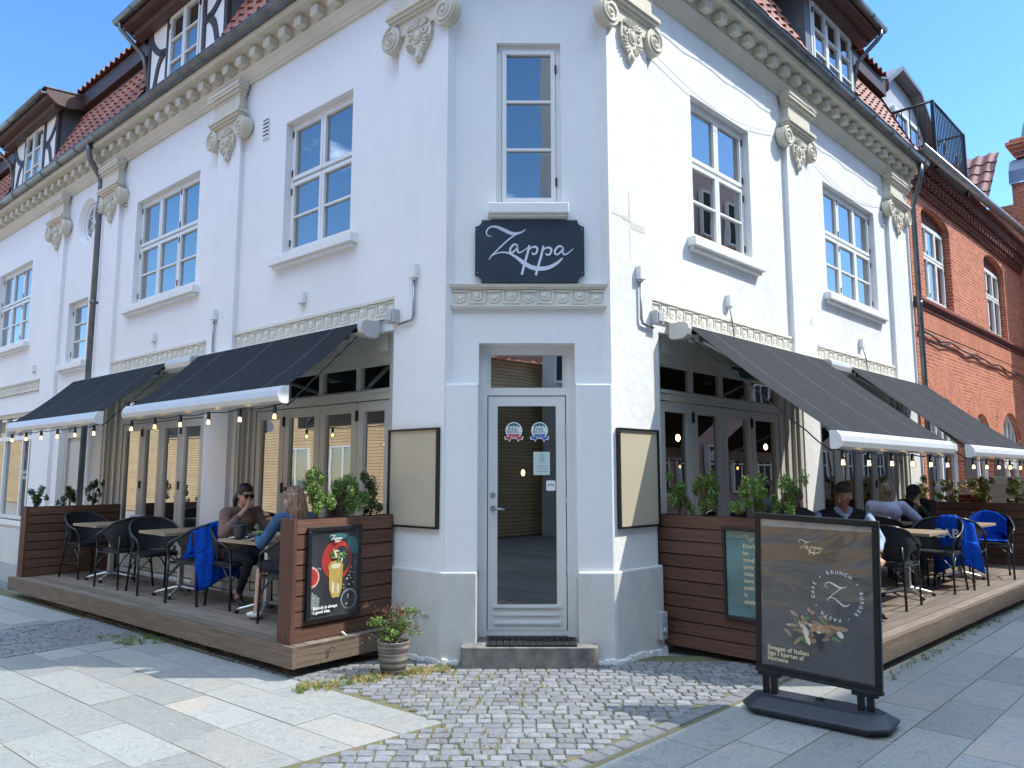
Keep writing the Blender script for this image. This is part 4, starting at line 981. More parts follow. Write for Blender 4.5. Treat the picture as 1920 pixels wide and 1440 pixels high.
# tables, lamps and shelves that can be glimpsed inside
mb = MB(FR)
for s in (1.7, 3.1, 5.4, 6.9): mb.box(s - .35, s + .35, -1.3, -.7, .95, .99); mb.tube([(s, -1, .24), (s, -1, .95)], .03, 6)
for s in (1.3, 2.6, 5.0, 6.4): mb.box(s - .2, s + .2, -1.2, -.8, .65, .7); mb.box(s - .2, s - .17, -1.2, -.8, .7, 1.15)
mb.build('furniture', 'interior_warm', BL)
mat('lamp_glow', (1, .75, .4), emit=(1, .62, .25), estr=9)
mb = MB(FR)
for s, o, z in ((1.25, -1.2, 2.05), (1.9, -1.5, 2.0), (2.1, -1.5, 2.02), (2.7, -1.0, 2.05), (3.3, -1.2, 2.0), (5.2, -1.1, 2.0), (6.7, -1.3, 2.0)): mb.ell((s, o, z), (.03, .03, .045), 8)
mb.build('pendant_bulbs', 'lamp_glow', BL)
mb = MB(FL)
for s, o, z in ((1.2, -1.1, 2.0), (1.9, -1.0, 1.95), (2.4, -1.3, 1.97)): mb.ell((s, o, z), (.03, .03, .045), 8)
mb.build('pendant_bulbs', 'lamp_glow', BL)
mb = MB(FC)
for s, o, z in ((.72, -1.5, 1.62), (.60, -1.9, 1.3)): mb.ell((s, o, z), (.02, .02, .035), 8)
mb.build('pendant_bulbs', 'lamp_glow', BL)

# ---------------------------------------------------------------- downpipes, vents, boxes, cables
mb = MB(FL); mb.tube([(7.98, .335, 6.90), (7.98, .335, 6.78), (7.99, .30, 6.66), (8.02, .12, 6.42), (8.03, .10, 6.32), (8.05, .10, .3)], .045, 12)
for z in (5.9, 4.35, 2.6): mb.tube([(8.04, .10, z - .03), (8.04, .10, z + .03)], .052, 12); mb.box(8.0, 8.09, .0, .1, z - .012, z + .012)
mb.build('downpipe', 'zinc', BL)
mb = MB(FR); mb.tube([(8.40, .335, 6.90), (8.40, .335, 6.75), (8.45, .28, 6.6), (8.66, .12, 6.36), (8.67, .10, 6.26), (8.69, .10, .3)], .045, 12)
for z in (4.55, 2.6): mb.tube([(8.685, .10, z - .03), (8.685, .10, z + .03)], .052, 12)
mb.build('downpipe', 'zinc', BL)
def vent(fr, s, z):
    mb = MB(fr); mb.box(s - .07, s + .07, 0, .012, z - .13, z + .13)
    for i in range(5): mb.box(s - .055, s + .055, .01, .022, z - .11 + i * .048, z - .085 + i * .048)
    v = mb.build('air_vent', 'plastic_white', BL)
    mb = MB(fr)
    for i in range(5): mb.box(s - .055, s + .055, .012, .0155, z - .085 + i * .048, z - .062 + i * .048)
    mb.build('slot', 'cable_black', v)
vent(FL, 3.22, 5.80); vent(FL, 7.22, 5.84); vent(FR, 7.38, 5.76)
def jbox(fr, s, z, o=0, drop=None, kind='plastic_white'):
    mb = MB(fr); mb.box(s - .045, s + .045, o, o + .06, z - .065, z + .065); mb.box(s - .02, s + .02, o + .01, o + .045, z - .085, z - .065); b_ = mb.build('junction_box', kind, BL, bevel=.006)
    if drop:
        m2 = MB(fr); m2.tube(drop[0], drop[1], 8); m2.build('conduit', drop[2], b_)
jbox(FL, 2.30, 3.55); jbox(FL, 5.95, 3.54); jbox(FL, 10.84, 3.53); jbox(FL, 4.13, 3.60, .06, ([(4.13, .085, 3.53), (4.13, .085, 3.12)], .014, 'zinc_light'))
jbox(FL, .40, 3.50, .06, ([(.40, .085, 3.43), (.40, .085, 3.08), (.42, .085, 3.04), (.60, .085, 3.02)], .013, 'zinc_light'))
jbox(FR, .44, 3.50, .06, ([(.44, .085, 3.43), (.44, .085, 3.06), (.46, .085, 3.02), (.63, .085, 3.0)], .013, 'zinc_light'))
jbox(FR, 2.21, 3.53, 0, ([(2.2, .035, 3.45), (2.23, .045, 3.3), (2.25, .05, 3.1)], .006, 'cable_black'))
jbox(FR, 4.29, 3.58, 0.0, ([(4.27, .04, 3.5), (4.27, .04, 3.12)], .016, 'zinc_light')); jbox(FR, 6.10, 3.53, 0, ([(6.12, .035, 3.45), (6.2, .045, 3.3), (6.24, .05, 3.1)], .006, 'cable_black'))
for fr in (FL, FR):
    mb = MB(fr); mb.box(.62, .74, .06, .14, 3.04, 3.17); mb.box(.64, .72, .14, .15, 3.06, 3.15); mb.build('junction_box', 'plastic_grey', BL, bevel=.006)
mb = MB(FR); pts = [(.72, .09, 5.93)]
for i in range(11):
    t_ = i / 10; pts.append((.72 + 2.9 * t_, .03, 5.93 - .0 * t_ - .22 * math.sin(math.pi * t_) + .05 * t_))
mb.tube(pts, .003, 5); mb.tube([(4.5 + 2.9 * i / 10, .02, 5.98 - .2 * math.sin(math.pi * i / 10)) for i in range(11)], .003, 5)
mb.build('wall_cable', 'plastic_grey', BL)
mb = MB(FR); s = -.2
while s < REND: mb.tube([(s, .40, 7.02), (s + .01, .43, 6.95)], .004, 4); s += .8
mb.tube([(-.2 + i * .3, .44, 6.97 - .03 * (i % 3 == 1)) for i in range(29)], .005, 5); mb.build('wall_cable', 'cable_black', BL)
mb = MB(FR); mb.box(.57, .66, .09, .15, .12, .36); mb.tube([(.61, .15, .2), (.61, .17, .2)], .026, 12); mb.box(.58, .65, .15, .156, .26, .34); mb.build('socket_box', 'plastic_grey', BL, bevel=.006)
# deposit traces on the sunlit pier (filled crack)
mat('filler', (.62, .58, .50), .9)
mb = MB(FR); mb.box(.30, .335, .0601, .0625, 3.98, 4.10); mb.box(.20, .30, .0601, .0625, 3.985, 4.02); mb.box(.05, .20, .0601, .062, 4.0, 4.015); mb.box(.335, .56, .0601, .062, 3.92, 3.985); mb.box(.31, .32, .0601, .062, 4.10, 4.28); mb.box(.314, .32, .0601, .062, 3.6, 3.92); mb.build('crack_filler', 'filler', BL)

# ================================================================ red brick neighbour
BB = thing('brick_building', 'red brick building with arched ground floor windows and corbelled eaves', 'building', tuple(FR(9, 0, 0)))
BH = [(9.44, 11.18, 4.78, 6.62), (13.75, 15.55, 4.75, 6.62), (9.15, 11.1, .4, 3.0), (11.95, 13.3, .4, 2.85), (14.2, 16.1, .4, 3.0)]
mb = MB(FR); wall_holes(mb, FR, REND + .03, 17.3, -.05, 7.4, BH, 0, .26)
def archfill(mb, a, b_, zs, zt, ztop, fr=FR, o=0, depth=.26):
    """fills the corners between a round/segmental arch (springing zs, crown zt) and the hole top ztop"""
    n = 12; c = (a + b_) / 2; h = (b_ - a) / 2
    f = lambda t: (c - h * math.cos(math.pi * t), zs + (zt - zs) * math.sin(math.pi * t))
    for i in range(n):
        p, q = f(i / n), f((i + 1) / n)
        mb.quad([(p[0], o, p[1]), (q[0], o, q[1]), (q[0], o, ztop), (p[0], o, ztop)], [(p[0], p[1]), (q[0], q[1]), (q[0], ztop), (p[0], ztop)], fr)
        mb.quad([(p[0], o, p[1]), (q[0], o, q[1]), (q[0], o - depth, q[1]), (p[0], o - depth, p[1])], [(p[0], 0), (q[0], 0), (q[0], depth), (p[0], depth)], fr)
archfill(mb, 9.44, 11.18, 6.38, 6.62, 6.621); archfill(mb, 13.75, 15.55, 6.36, 6.62, 6.621); archfill(mb, 9.15, 11.1, 2.2, 3.0, 3.001); archfill(mb, 11.95, 13.3, 2.2, 2.85, 2.851); archfill(mb, 14.2, 16.1, 2.2, 3.0, 3.001)
mb.build('wall', 'brick_red', BB, clean=False)
mb = MB(FR); mb.box(17.3, 22, -6, 1.6, 0, 8.6); mb.build('wall', 'brick_red', BB)
# arch rings of upright bricks
def archring(a, b_, zs, zt, w_):
    mb = MB(FR); n = 22; c = (a + b_) / 2; h = (b_ - a) / 2; d = 0
    for i in range(n):
        t0, t1 = i / n, (i + 1) / n
        P = []
        for t, g_ in ((t0, 0), (t1, 0), (t1, w_), (t0, w_)):
            P.append((c - (h + g_) * math.cos(math.pi * t), .006, zs + (zt - zs + g_) * math.sin(math.pi * t)))
        L = math.hypot(P[3][0] - P[2][0], P[3][2] - P[2][2])
        mb.quad(P, [(0, d), (0, d + L), (w_, d + L), (w_, d)]); d += L
    return mb.build('arch', 'brick_red', BB, clean=False)
archring(9.15, 11.1, 2.2, 3.0, .62); archring(11.95, 13.3, 2.2, 2.85, .5); archring(14.2, 16.1, 2.2, 3.0, .5)
mb = MB(FR)
for z0, z1, d in ((4.58, 4.64, .05), (4.64, 4.70, .09), (4.52, 4.58, .03)): mb.box(REND + .05, 17.3, -.02, d, z0, z1)
mb.build('string_course', 'brick_dark', BB)
mb = MB(FR); mb.box(REND + .05, 17.3, -.02, .012, 4.18, 4.52); mb.build('soldier_course', 'brick_red_soldier', BB)
mb = MB(FR)
for z0, z1, d in ((6.72, 6.79, .05), (6.79, 6.86, .08), (6.98, 7.05, .14), (7.13, 7.3, .2), (7.3, 7.36, .26)): mb.box(REND + .05, 17.3, -.02, d, z0, z1)
s = REND + .1
while s < 17.2: mb.box(s, s + .11, 0, .15, 6.86, 6.98); mb.box(s + .11, s + .22, 0, .21, 7.05, 7.13); s += .22
mb.build('corbel_course', 'brick_dark', BB, clean=False)
mb = MB(FR); c_o, c_z, q = .36, 7.24, .09
arc = [(c_o + q * math.cos(math.pi + math.pi * i / 8), c_z + q * math.sin(math.pi + math.pi * i / 8)) for i in range(9)]; mb.sm = True; mb.sweep(arc + [(x * .93 + c_o * .07, z * .93 + c_z * .07) for x, z in reversed(arc)], 8.35, 17.3, rise=.33); mb.sm = False
mb.build('gutter', 'zinc_light', BB)
mb = MB(FR); pts = [(8.8 + .6 * i, .03 + .02 * (i % 2), 4.12 - .01 * i - .03 * (i % 3)) for i in range(15)]; mb.tube(pts, .018, 6); mb.tube([(p[0], p[1] + .02, p[2] - .02 - .05 * (i % 4 == 2)) for i, p in enumerate(pts)], .012, 6); mb.build('wall_cable', 'cable_black', BB)
window(FR, 9.5, 11.12, 4.80, 6.34, 3, o=-.12, parent=BB, trans=.42, bars=0, sill=False, blind=False, side=1); window(FR, 13.81, 15.49, 4.77, 6.34, 3, o=-.12, parent=BB, trans=.42, bars=0, sill=False, blind=False)
mb = MB(FR); mb.box(9.44, 11.18, -.2, -.13, 6.34, 6.62); mb.box(13.75, 15.55, -.2, -.13, 6.34, 6.62); mb.build('lintel', 'brick_dark', BB)
def archwin(a, b_, zs, zt, n):
    mb = MB(FR); c = (a + b_) / 2; h = (b_ - a) / 2 - .03
    f = lambda t: (c - h * math.cos(math.pi * t), -.14, zs + (zt - zs - .03) * math.sin(math.pi * t))
    mb.tube([f(i / 16) for i in range(17)], .035, 6); mb.box(a, b_, -.18, -.08, zs - .16, zs - .02)
    for i in range(1, n + 1):
        x = a + (b_ - a) * i / (n + 1); zz = zs + (zt - zs - .03) * math.sqrt(max(0, 1 - ((x - c) / h) ** 2)); mb.box(x - .018, x + .018, -.16, -.12, zs, zz)
    for x in (a + .02, c - .03, b_ - .08): mb.box(x, x + .06, -.18, -.1, .4, zs - .16)
    mb.box(a, b_, -.18, -.1, .4, .5)
    w_ = mb.build('arched_window', 'frame_white', BB, clean=False)
    g_ = MB(FR); g_.quad([(a, -.15, .4), (b_, -.15, .4), (b_, -.15, zt), (a, -.15, zt)]); g_.build('pane', 'glass_upper', w_, clean=False)
archwin(9.15, 11.1, 2.2, 3.0, 4); archwin(11.95, 13.3, 2.2, 2.85, 2); archwin(14.2, 16.1, 2.2, 3.0, 4)
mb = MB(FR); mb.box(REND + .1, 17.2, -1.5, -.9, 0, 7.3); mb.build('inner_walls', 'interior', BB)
# tall pilaster foot strip between the shop windows, dark
mb = MB(FR)
for a, b_ in ((11.12, 11.93), (13.32, 14.18), (16.12, 17.29)): mb.box(a, b_, 0, .012, 0, 2.2)
mb.build('dado', 'foil_dark', BB)
mesh_text('ISVÆRKET', .40, 'lettering', 'ink_white', BB, face_mat(FR, 15.3, -.05, 1.72), .004, .008)
# roof, grey dormer, parapet of the bay with its copper dome
tiles(FR, REND, 17.3, (.1, 7.42), (-3.0, 10.6), 9).build('roof_tiles', 'tile_dark', BB, clean=False)
mb = MB(FR); mb.quad([(REND, .1, 7.36), (17.3, .1, 7.36), (17.3, -3, 10.52), (REND, -3, 10.52)]); mb.quad([(REND, .1, 7.36), (REND, -3, 10.52), (REND, -3, 7), (REND, 0, 7)]); mb.build('roof_boarding', 'timber_brown', BB, clean=False)
mb = MB(FR)
mb.plate([(9.15, 7.4), (11.75, 7.4), (11.75, 8.75), (11.0, 9.35), (10.0, 9.45), (9.15, 8.9)], -2.6, -.5); d_ = mb.build('dormer', 'plastic_grey', BB)
mb = MB(FR)
top = [(8.95, 8.82), (9.95, 9.5), (11.05, 9.4), (12.05, 8.6)]
for (a, z0), (b_, z1) in zip(top, top[1:]): mb.hexa([FR(a, -2.7, z0), FR(b_, -2.7, z1), FR(b_, -.28, z1), FR(a, -.28, z0), FR(a, -2.7, z0 + .09), FR(b_, -2.7, z1 + .09), FR(b_, -.28, z1 + .09), FR(a, -.28, z0 + .09)])
mb.build('dormer_roof', 'dormer_metal', BB, clean=False)
window(FR, 9.75, 11.2, 7.45, 8.75, 2, o=-.42, parent=BB, trans=0, bars=0, sill=False, blind=False)
mb = MB(FR); a, b_, o, z0, z1 = 9.5, 11.5, .30, 7.36, 8.48
mb.tube([(a, -.5, z1), (a, o, z1), (b_, o, z1), (b_, -.5, z1)], .028, 6); mb.tube([(a, -.5, z0 + .05), (a, o, z0 + .05), (b_, o, z0 + .05), (b_, -.5, z0 + .05)], .02, 6)
for x in (a, b_): mb.box(x - .03, x + .03, o - .03, o + .03, z0 - .2, z1)
for i in range(1, 20): x = a + (b_ - a) * i / 20; mb.tube([(x, o, z0), (x, o, z1)], .011, 5)
for i in range(1, 6): y = -.5 + .8 * i / 6; mb.tube([(a, y, z0), (a, y, z1)], .011, 5)
for x in (10.1, 10.9):
    for sg in (-1, 1): mb.tube([(x + sg * .07 * math.sin(i * .55), o, z0 + .25 + .05 * i) for i in range(7)], .012, 5)
mb.build('balcony', 'black_powder', BB, clean=False)
mb = MB(FR); mb.box(a, b_, -.6, o, z0 - .1, z0); mb.build('balcony_floor', 'dormer_metal', BB)
mb = MB(FR); mb.box(17.3, 22, .0, 1.6, 8.6, 9.15); mb.box(17.5, 18.2, .1, 1.1, 9.9, 10.0)
for i, e in enumerate((.0, .06, .12, .18, .10)): mb.box(17.5 - e, 18.2 + e, .1 - e, 1.1 + e, 9.95 + i * .09, 10.04 + i * .09)
mb.build('chimney', 'brick_red', BB)
mat('copper_green', (.16, .36, .29), .6, nscale=6, namt=.35); mat('slate_blue', (.17, .21, .28), .4, .3, nscale=3, namt=.2)
mb = MB(FR); mb.lathe([(.36, 10.40), (.40, 10.5), (.41, 10.62), (.40, 10.66), (.39, 10.70), (.36, 10.86), (.27, 11.02), (.13, 11.12), (.02, 11.15)], (17.85, .62), 20); mb.build('dome', 'copper_green', BB)
mb = MB(FR)
for a, b_ in zip([(17.22, 9.15), (17.26, 9.5), (17.45, 9.8), (17.8, 9.96)], [(17.26, 9.5), (17.45, 9.8), (17.8, 9.96), (18.6, 10.0)]):
    mb.quad([(a[0], -.04, a[1]), (a[0], 1.7, a[1]), (b_[0], 1.7, b_[1]), (b_[0], -.04, b_[1])])
mb.quad([(17.22, -.04, 9.15), (17.8, -.04, 9.96), (18.6, -.04, 10.0), (18.6, -.04, 9.15)]); mb.build('bay_roof', 'slate_blue', BB, clean=False)
tiles(Frame((FR(17.25, -3.0, 0).x, FR(17.25, -3.0, 0).y), (FR.n.x, FR.n.y), (-FR.u.x, -FR.u.y)), 0, 3.0, (1.9, 8.0), (.0, 10.1), 6, .28).build('roof_tiles', 'tile_dark', BB, clean=False)

# ================================================================ houses across the street (mirrored in the panes)
YB = thing('yellow_brick_house', 'yellow brick house across the left street, seen only mirrored in the shopfront', 'building', tuple(FL(4, 9, 0)))
mb = MB(FL)
def back_wall(mb, fr, s0, s1, o, z1, holes):
    wall_holes(mb, fr, s0, s1, -.05, z1, holes, o, -.15)
YH = [(-2 + 3.2 * i, -.8 + 3.2 * i, .9, 2.3) for i in range(6)]
mb.box(-12, 60, 9.2, 9.5, 0, 4.6); mb.build('wall', 'brick_yellow', YB)
mb = MB(FL)
for a in (-8, -4.4, -1.6, 6.3, 13.5, 16): mb.box(a, a + 1.2, 9.15, 9.199, 1.0, 2.4)
mb.box(3.2, 4.3, 9.15, 9.199, 0, 2.15); mb.build('window', 'glass_upper', YB)
mb = MB(FL)
for a in (-8, -4.4, -1.6, 6.3, 13.5, 16):
    mb.box(a - .06, a, 9.12, 9.2, .95, 2.45); mb.box(a + 1.2, a + 1.26, 9.12, 9.2, .95, 2.45); mb.box(a, a + 1.2, 9.12, 9.2, 2.4, 2.45); mb.box(a, a + 1.2, 9.12, 9.2, .95, 1.0); mb.box(a + .57, a + .63, 9.12, 9.2, 1.0, 2.4)
mb.build('window_frame', 'frame_white', YB)
mb = MB(FL); mb.tube([(-.3, 9.1, 0), (-.3, 9.1, 4.6)], .05, 8); mb.build('downpipe', 'zinc_light', YB)
tiles(Frame((FL(60, 8.9, 0).x, FL(60, 8.9, 0).y), (-FL.u.x, -FL.u.y), (-FL.n.x, -FL.n.y)), 0, 72, (0, 4.6), (-3.5, 7.9), 9, .42).build('roof_tiles', 'tile_red', YB, clean=False)
RB = thing('street_house', 'tall pale house across the right street with dark windows, seen only mirrored in the panes', 'building', tuple(FR(4, 9.5, 0)))
mat('render_pale', (.68, .66, .62), .8, nscale=2, namt=.1); mat('render_rose', (.5, .36, .34), .8, nscale=2, namt=.1)
mb = MB(FR); mb.box(-9, 1.8, 9.0, 15, 0, 13.2); mb.box(1.8, 7.1, 9.001, 15, 0, 13.2); mb.build('wall', 'render_pale', RB)
mb = MB(FR); mb.box(7.1, 21, 9.1, 15, 0, 12.62); mb.box(21, 70, 9.1, 15, 0, 8.5); mb.build('wall', 'render_rose', RB)
mb = MB(FR); mw = MB(FR)
for i in range(32):
    for j in range(4 if i < 17 else 2):
        a = -8.4 + i * 1.72; z = 1.0 + j * 3.0; mb.box(a, a + .95, 8.93, 8.999 if a < 6.2 else 9.099, z, z + 1.5); mw.box(a - .07, a, 8.90, 9.05, z - .07, z + 1.57); mw.box(a + .95, a + 1.02, 8.90, 9.05, z - .07, z + 1.57); mw.box(a + .44, a + .5, 8.91, 9.05, z, z + 1.5); mw.box(a, a + .95, 8.91, 9.05, z + 1.5, z + 1.57); mw.box(a, a + .95, 8.91, 9.05, z + .9, z + .95); mw.box(a, a + .95, 8.91, 9.05, z - .07, z)
mb.build('window', 'interior', RB, clean=False); mw.build('window_frame', 'frame_white', RB, clean=False)
CB = thing('tile_roofed_house', 'low house with a red tile roof behind the viewer, mirrored in the entrance door', 'building', (0, -12, 0))
mb = MB(FW); mb.box(-7, 5, -16, -12, 0, 2.9); mb.build('wall', 'brick_yellow', CB)
tiles(Frame((-7.3, -11.7), (1, 0), (0, 1)), 0, 12.6, (0, 2.9), (-4.5, 7.6), 12, .32).build('roof_tiles', 'tile_red', CB, clean=False)
mb = MB(FW); mb.box(-2.5, -1, -12.05, -11.95, .9, 2.2); mb.box(.5, 2, -12.05, -11.95, .9, 2.2); mb.build('window', 'interior', CB)
# ================================================================ timber decks
def deck(fr, s0, s1, o1, o2, label, near_o=None):
    t = thing('wooden_deck', label, 'deck', tuple(fr((s0 + s1) / 2, o1 / 2, 0)), group='timber terraces in front of the shopfronts')
    rr = random.Random(int(o1 * 100)); mb = MB(fr); w_ = .118; n = int((o1 - .02) / w_) + 1; top = .25
    for i in range(n):
        o = o1 - (i + 1) * w_
        s = s0 + .0
        while s < s1:
            L = rr.uniform(2.6, 4.2); e = min(s + L, s1); 
            mb.r = rr.random()
            k0 = (o2 - o1) * (s - s0) / (s1 - s0); k1 = (o2 - o1) * (e - s0) / (s1 - s0)
            z = top + rr.uniform(-.0015, .0015)
            a, b_ = max(o, .095), o + w_ - .008
            if b_ > a + .01:
                P = [fr(s, a + k0 * (a > .1), top - .028), fr(e - .004, a + k1 * (a > .1), top - .028), fr(e - .004, b_ + k1, top - .028), fr(s, b_ + k0, top - .028)]
                Q = [p + Vector((0, 0, z - top + .028)) for p in P]
                uvs = [(s, a), (e, a), (e, b_), (s, b_)]
                mb.face(Q, uvs)
                for j in range(4): mb.face([P[j], P[(j + 1) % 4], Q[(j + 1) % 4], Q[j]], [uvs[j], uvs[(j + 1) % 4], (uvs[(j + 1) % 4][0], uvs[(j + 1) % 4][1] + .03), (uvs[j][0], uvs[j][1] + .03)])
            s = e
    mb.build('deck_boards', 'wood_deck', t, clean=False)
    mb = MB(fr); s = s0
    while s < s1:
        e = min(s + 3.9, s1); mb.r = rr.random()
        k0 = (o2 - o1) * (s - s0) / (s1 - s0); k1 = (o2 - o1) * (e - s0) / (s1 - s0)
        A = [fr(s, o1 + k0 + .001, .085), fr(e - .003, o1 + k1 + .001, .085), fr(e - .003, o1 + k1 + .035, .085), fr(s, o1 + k0 + .035, .085)]; B = [p + Vector((0, 0, .163)) for p in A]
        for j in range(4): mb.face([A[j], A[(j + 1) % 4], B[(j + 1) % 4], B[j]], [(s, 0), (e, 0), (e, .16), (s, .16)] if j % 2 == 0 else [(0, 0), (.03, 0), (.03, .16), (0, .16)])
        mb.face(B, [(s, 0), (e, 0), (e, .035), (s, .035)]); mb.face(A[::-1]); s = e
    if fr is FL: mb.box(s0, s0 + .035, .09, o1 + .0, .085, .247, rnd=.3)
    mb.build('fascia_board', 'wood_fascia', t, clean=False)
    mb = MB(fr); s = s0 + .25
    while s < s1:
        mb.r = rr.random(); k0 = (o2 - o1) * (s - s0) / (s1 - s0); mb.box(s, s + .09, o1 + k0 - .2, o1 + k0 - .1, -.02, .222); mb.box(s, s + .045, .1, o1 + k0 - .01, .10, .221); s += .9
    mb.build('joist', 'wood_fascia', t)
    return t
deck(FL, .52, 6.95, 1.15, 1.27, 'long timber deck with brown stained fascia in front of the left shopfronts')
deck(FR, .80, 8.45, 1.76, 1.90, 'sunlit pale timber deck in front of the right shopfronts')

def screen(fr, s, o0, o1, thick, zt, label, zb=.10, boards=9, dirs=1, cap='wood_screen', post=True):
    """boarded planter screen at right angles to the facade: faces s..s+thick"""
    t = thing('planter_screen', label, 'planter screen', tuple(fr(s, (o0 + o1) / 2, 0)), group='boarded planter screens at the terrace ends')
    rr = random.Random(int(s * 10 + o1 * 7)); mb = MB(fr); h = (zt - zb) / boards
    for i in range(boards):
        mb.r = rr.random(); z0 = zb + i * h + .006; z1 = zb + (i + 1) * h - .006; lean = rr.uniform(-.003, .003)
        for a, b_ in ((s + lean, s + .022 + lean), (s + thick - .022, s + thick)):
            c = [(a, o0, z0), (a, o1, z0), (b_, o1, z0), (b_, o0, z0)]
            mb.box(a, b_, o0 + rr.uniform(0, .006), o1 - .035, z0, z1)
    ob = mb.build('board', 'wood_screen', t)
    # board grain must run horizontally on both faces: rotate uv where needed
    mb = MB(fr)
    mb.box(s + .023, s + thick - .023, o0, o1 - .05, zb + .02, zt - .03)
    mb.build('core', 'cable_black', t)
    mb = MB(fr)
    if post: mb.box(s - .003, s + thick + .003, o1 - .034, o1, zb - .0, zt + .004, rnd=.5, vert=True); mb.box(s - .002, s + thick + .002, o0 - .0, o0 + .0, zb, zt)
    mb.build('post', 'wood_post', t)
    mb = MB(fr); mb.box(s + .024, s + thick - .024, o0 + .02, o1 - .055, zt - .04, zt - .012); mb.build('soil', 'soil', t)
    return t
SL1 = screen(FL, .62, .10, 1.145, .19, 1.24, 'brown boarded planter screen holding a poster, left of the potted plant', zb=.25, boards=8)
SL2 = screen(FL, 6.72, .02, 1.22, .19, 1.17, 'brown boarded planter screen at the far end of the left deck', zb=.25, boards=8)
SR1 = screen(FR, .73, .02, 1.74, .19, 1.235, 'brown boarded planter screen behind the freestanding advertising board', zb=.05, boards=10)
SR2 = screen(FR, 8.0, .02, 2.05, .19, 1.17, 'dark brown boarded planter screen at the far end of the right deck', zb=.25, boards=8)
mb = MB(FR)
t = thing('slatted_fence', 'weathered grey horizontal plank fence of the neighbouring terrace', 'fence', tuple(FR(9.3, 1.2, 0)))
for i in range(6): mb.box(9.2, 9.23, .35, 2.9, .55 + i * .155, .695 + i * .155, rnd=random.random())
mb.build('plank', 'wood_grey', t)
mb = MB(FR)
for o in (.4, 1.6, 2.8): mb.box(9.23, 9.3, o, o + .07, 0, 1.5)
mb.build('post', 'wood_grey', t)
t = thing('bench_back', 'pale grey plank bench back behind the dark planter screen', 'bench', tuple(FR(11, 1.2, 0)))
mb = MB(FR); mb.box(10.6, 10.65, .5, 1.6, 1.1, 1.55, rnd=.2); mb.box(10.2, 10.6, .5, 1.6, .7, .76, rnd=.6); mb.build('backrest', 'wood_grey', t); mb = MB(FR)
for o in (.55, 1.5): mb.box(10.58, 10.65, o, o + .06, 0, 1.1)
mb.build('leg', 'wood_grey', t)

# ================================================================ awnings
def fabric_mat(name, col):
    m = mat(name, col, .85, spec=.2, nscale=5, namt=.22); t = m.node_tree; p = t.nodes['Principled BSDF']
    src = p.inputs['Base Color'].links[0].from_socket
    uv = nd(t, 'ShaderNodeUVMap'); sp = nd(t, 'ShaderNodeSeparateXYZ'); t.links.new(uv.outputs['UV'], sp.inputs['Vector'])
    m1 = nd(t, 'ShaderNodeMath', operation='MODULO'); m1.inputs[1].default_value = 1.0; t.links.new(sp.outputs['X'], m1.inputs[0])
    m2 = nd(t, 'ShaderNodeMath', operation='COMPARE'); m2.inputs[1].default_value = .5; m2.inputs[2].default_value = .004; t.links.new(m1.outputs['Value'], m2.inputs[0])
    n = nd(t, 'ShaderNodeTexNoise'); n.inputs['Scale'].default_value = 34; n.inputs['Detail'].default_value = 2; t.links.new(uv.outputs['UV'], n.inputs['Vector'])
    m3 = nd(t, 'ShaderNodeMath', operation='GREATER_THAN'); m3.inputs[1].default_value = .70; t.links.new(n.outputs['Fac'], m3.inputs[0])
    m4 = nd(t, 'ShaderNodeMath', operation='MAXIMUM'); t.links.new(m2.outputs['Value'], m4.inputs[0]); m5 = nd(t, 'ShaderNodeMath', operation='MULTIPLY'); m5.inputs[1].default_value = .5; t.links.new(m3.outputs['Value'], m5.inputs[0]); t.links.new(m5.outputs['Value'], m4.inputs[1])
    x = nd(t, 'ShaderNodeMix', data_type='RGBA'); x.inputs['B'].default_value = (.16, .17, .18, 1); t.links.new(src, x.inputs['A']); t.links.new(m4.outputs['Value'], x.inputs['Factor']); t.links.new(x.outputs['Result'], p.inputs['Base Color'])
fabric_mat('awning_fabric', (.017, .019, .024))
mat('awning_metal', (.60, .60, .58), .38, .25, nscale=3, namt=.06); mat('awning_arm', (.45, .46, .47), .4, .5)
mat('bulb_glow', (1, .75, .4), emit=(1, .66, .28), estr=3.2); glass('glass_bulb', (1, .93, .8), .06, .02)
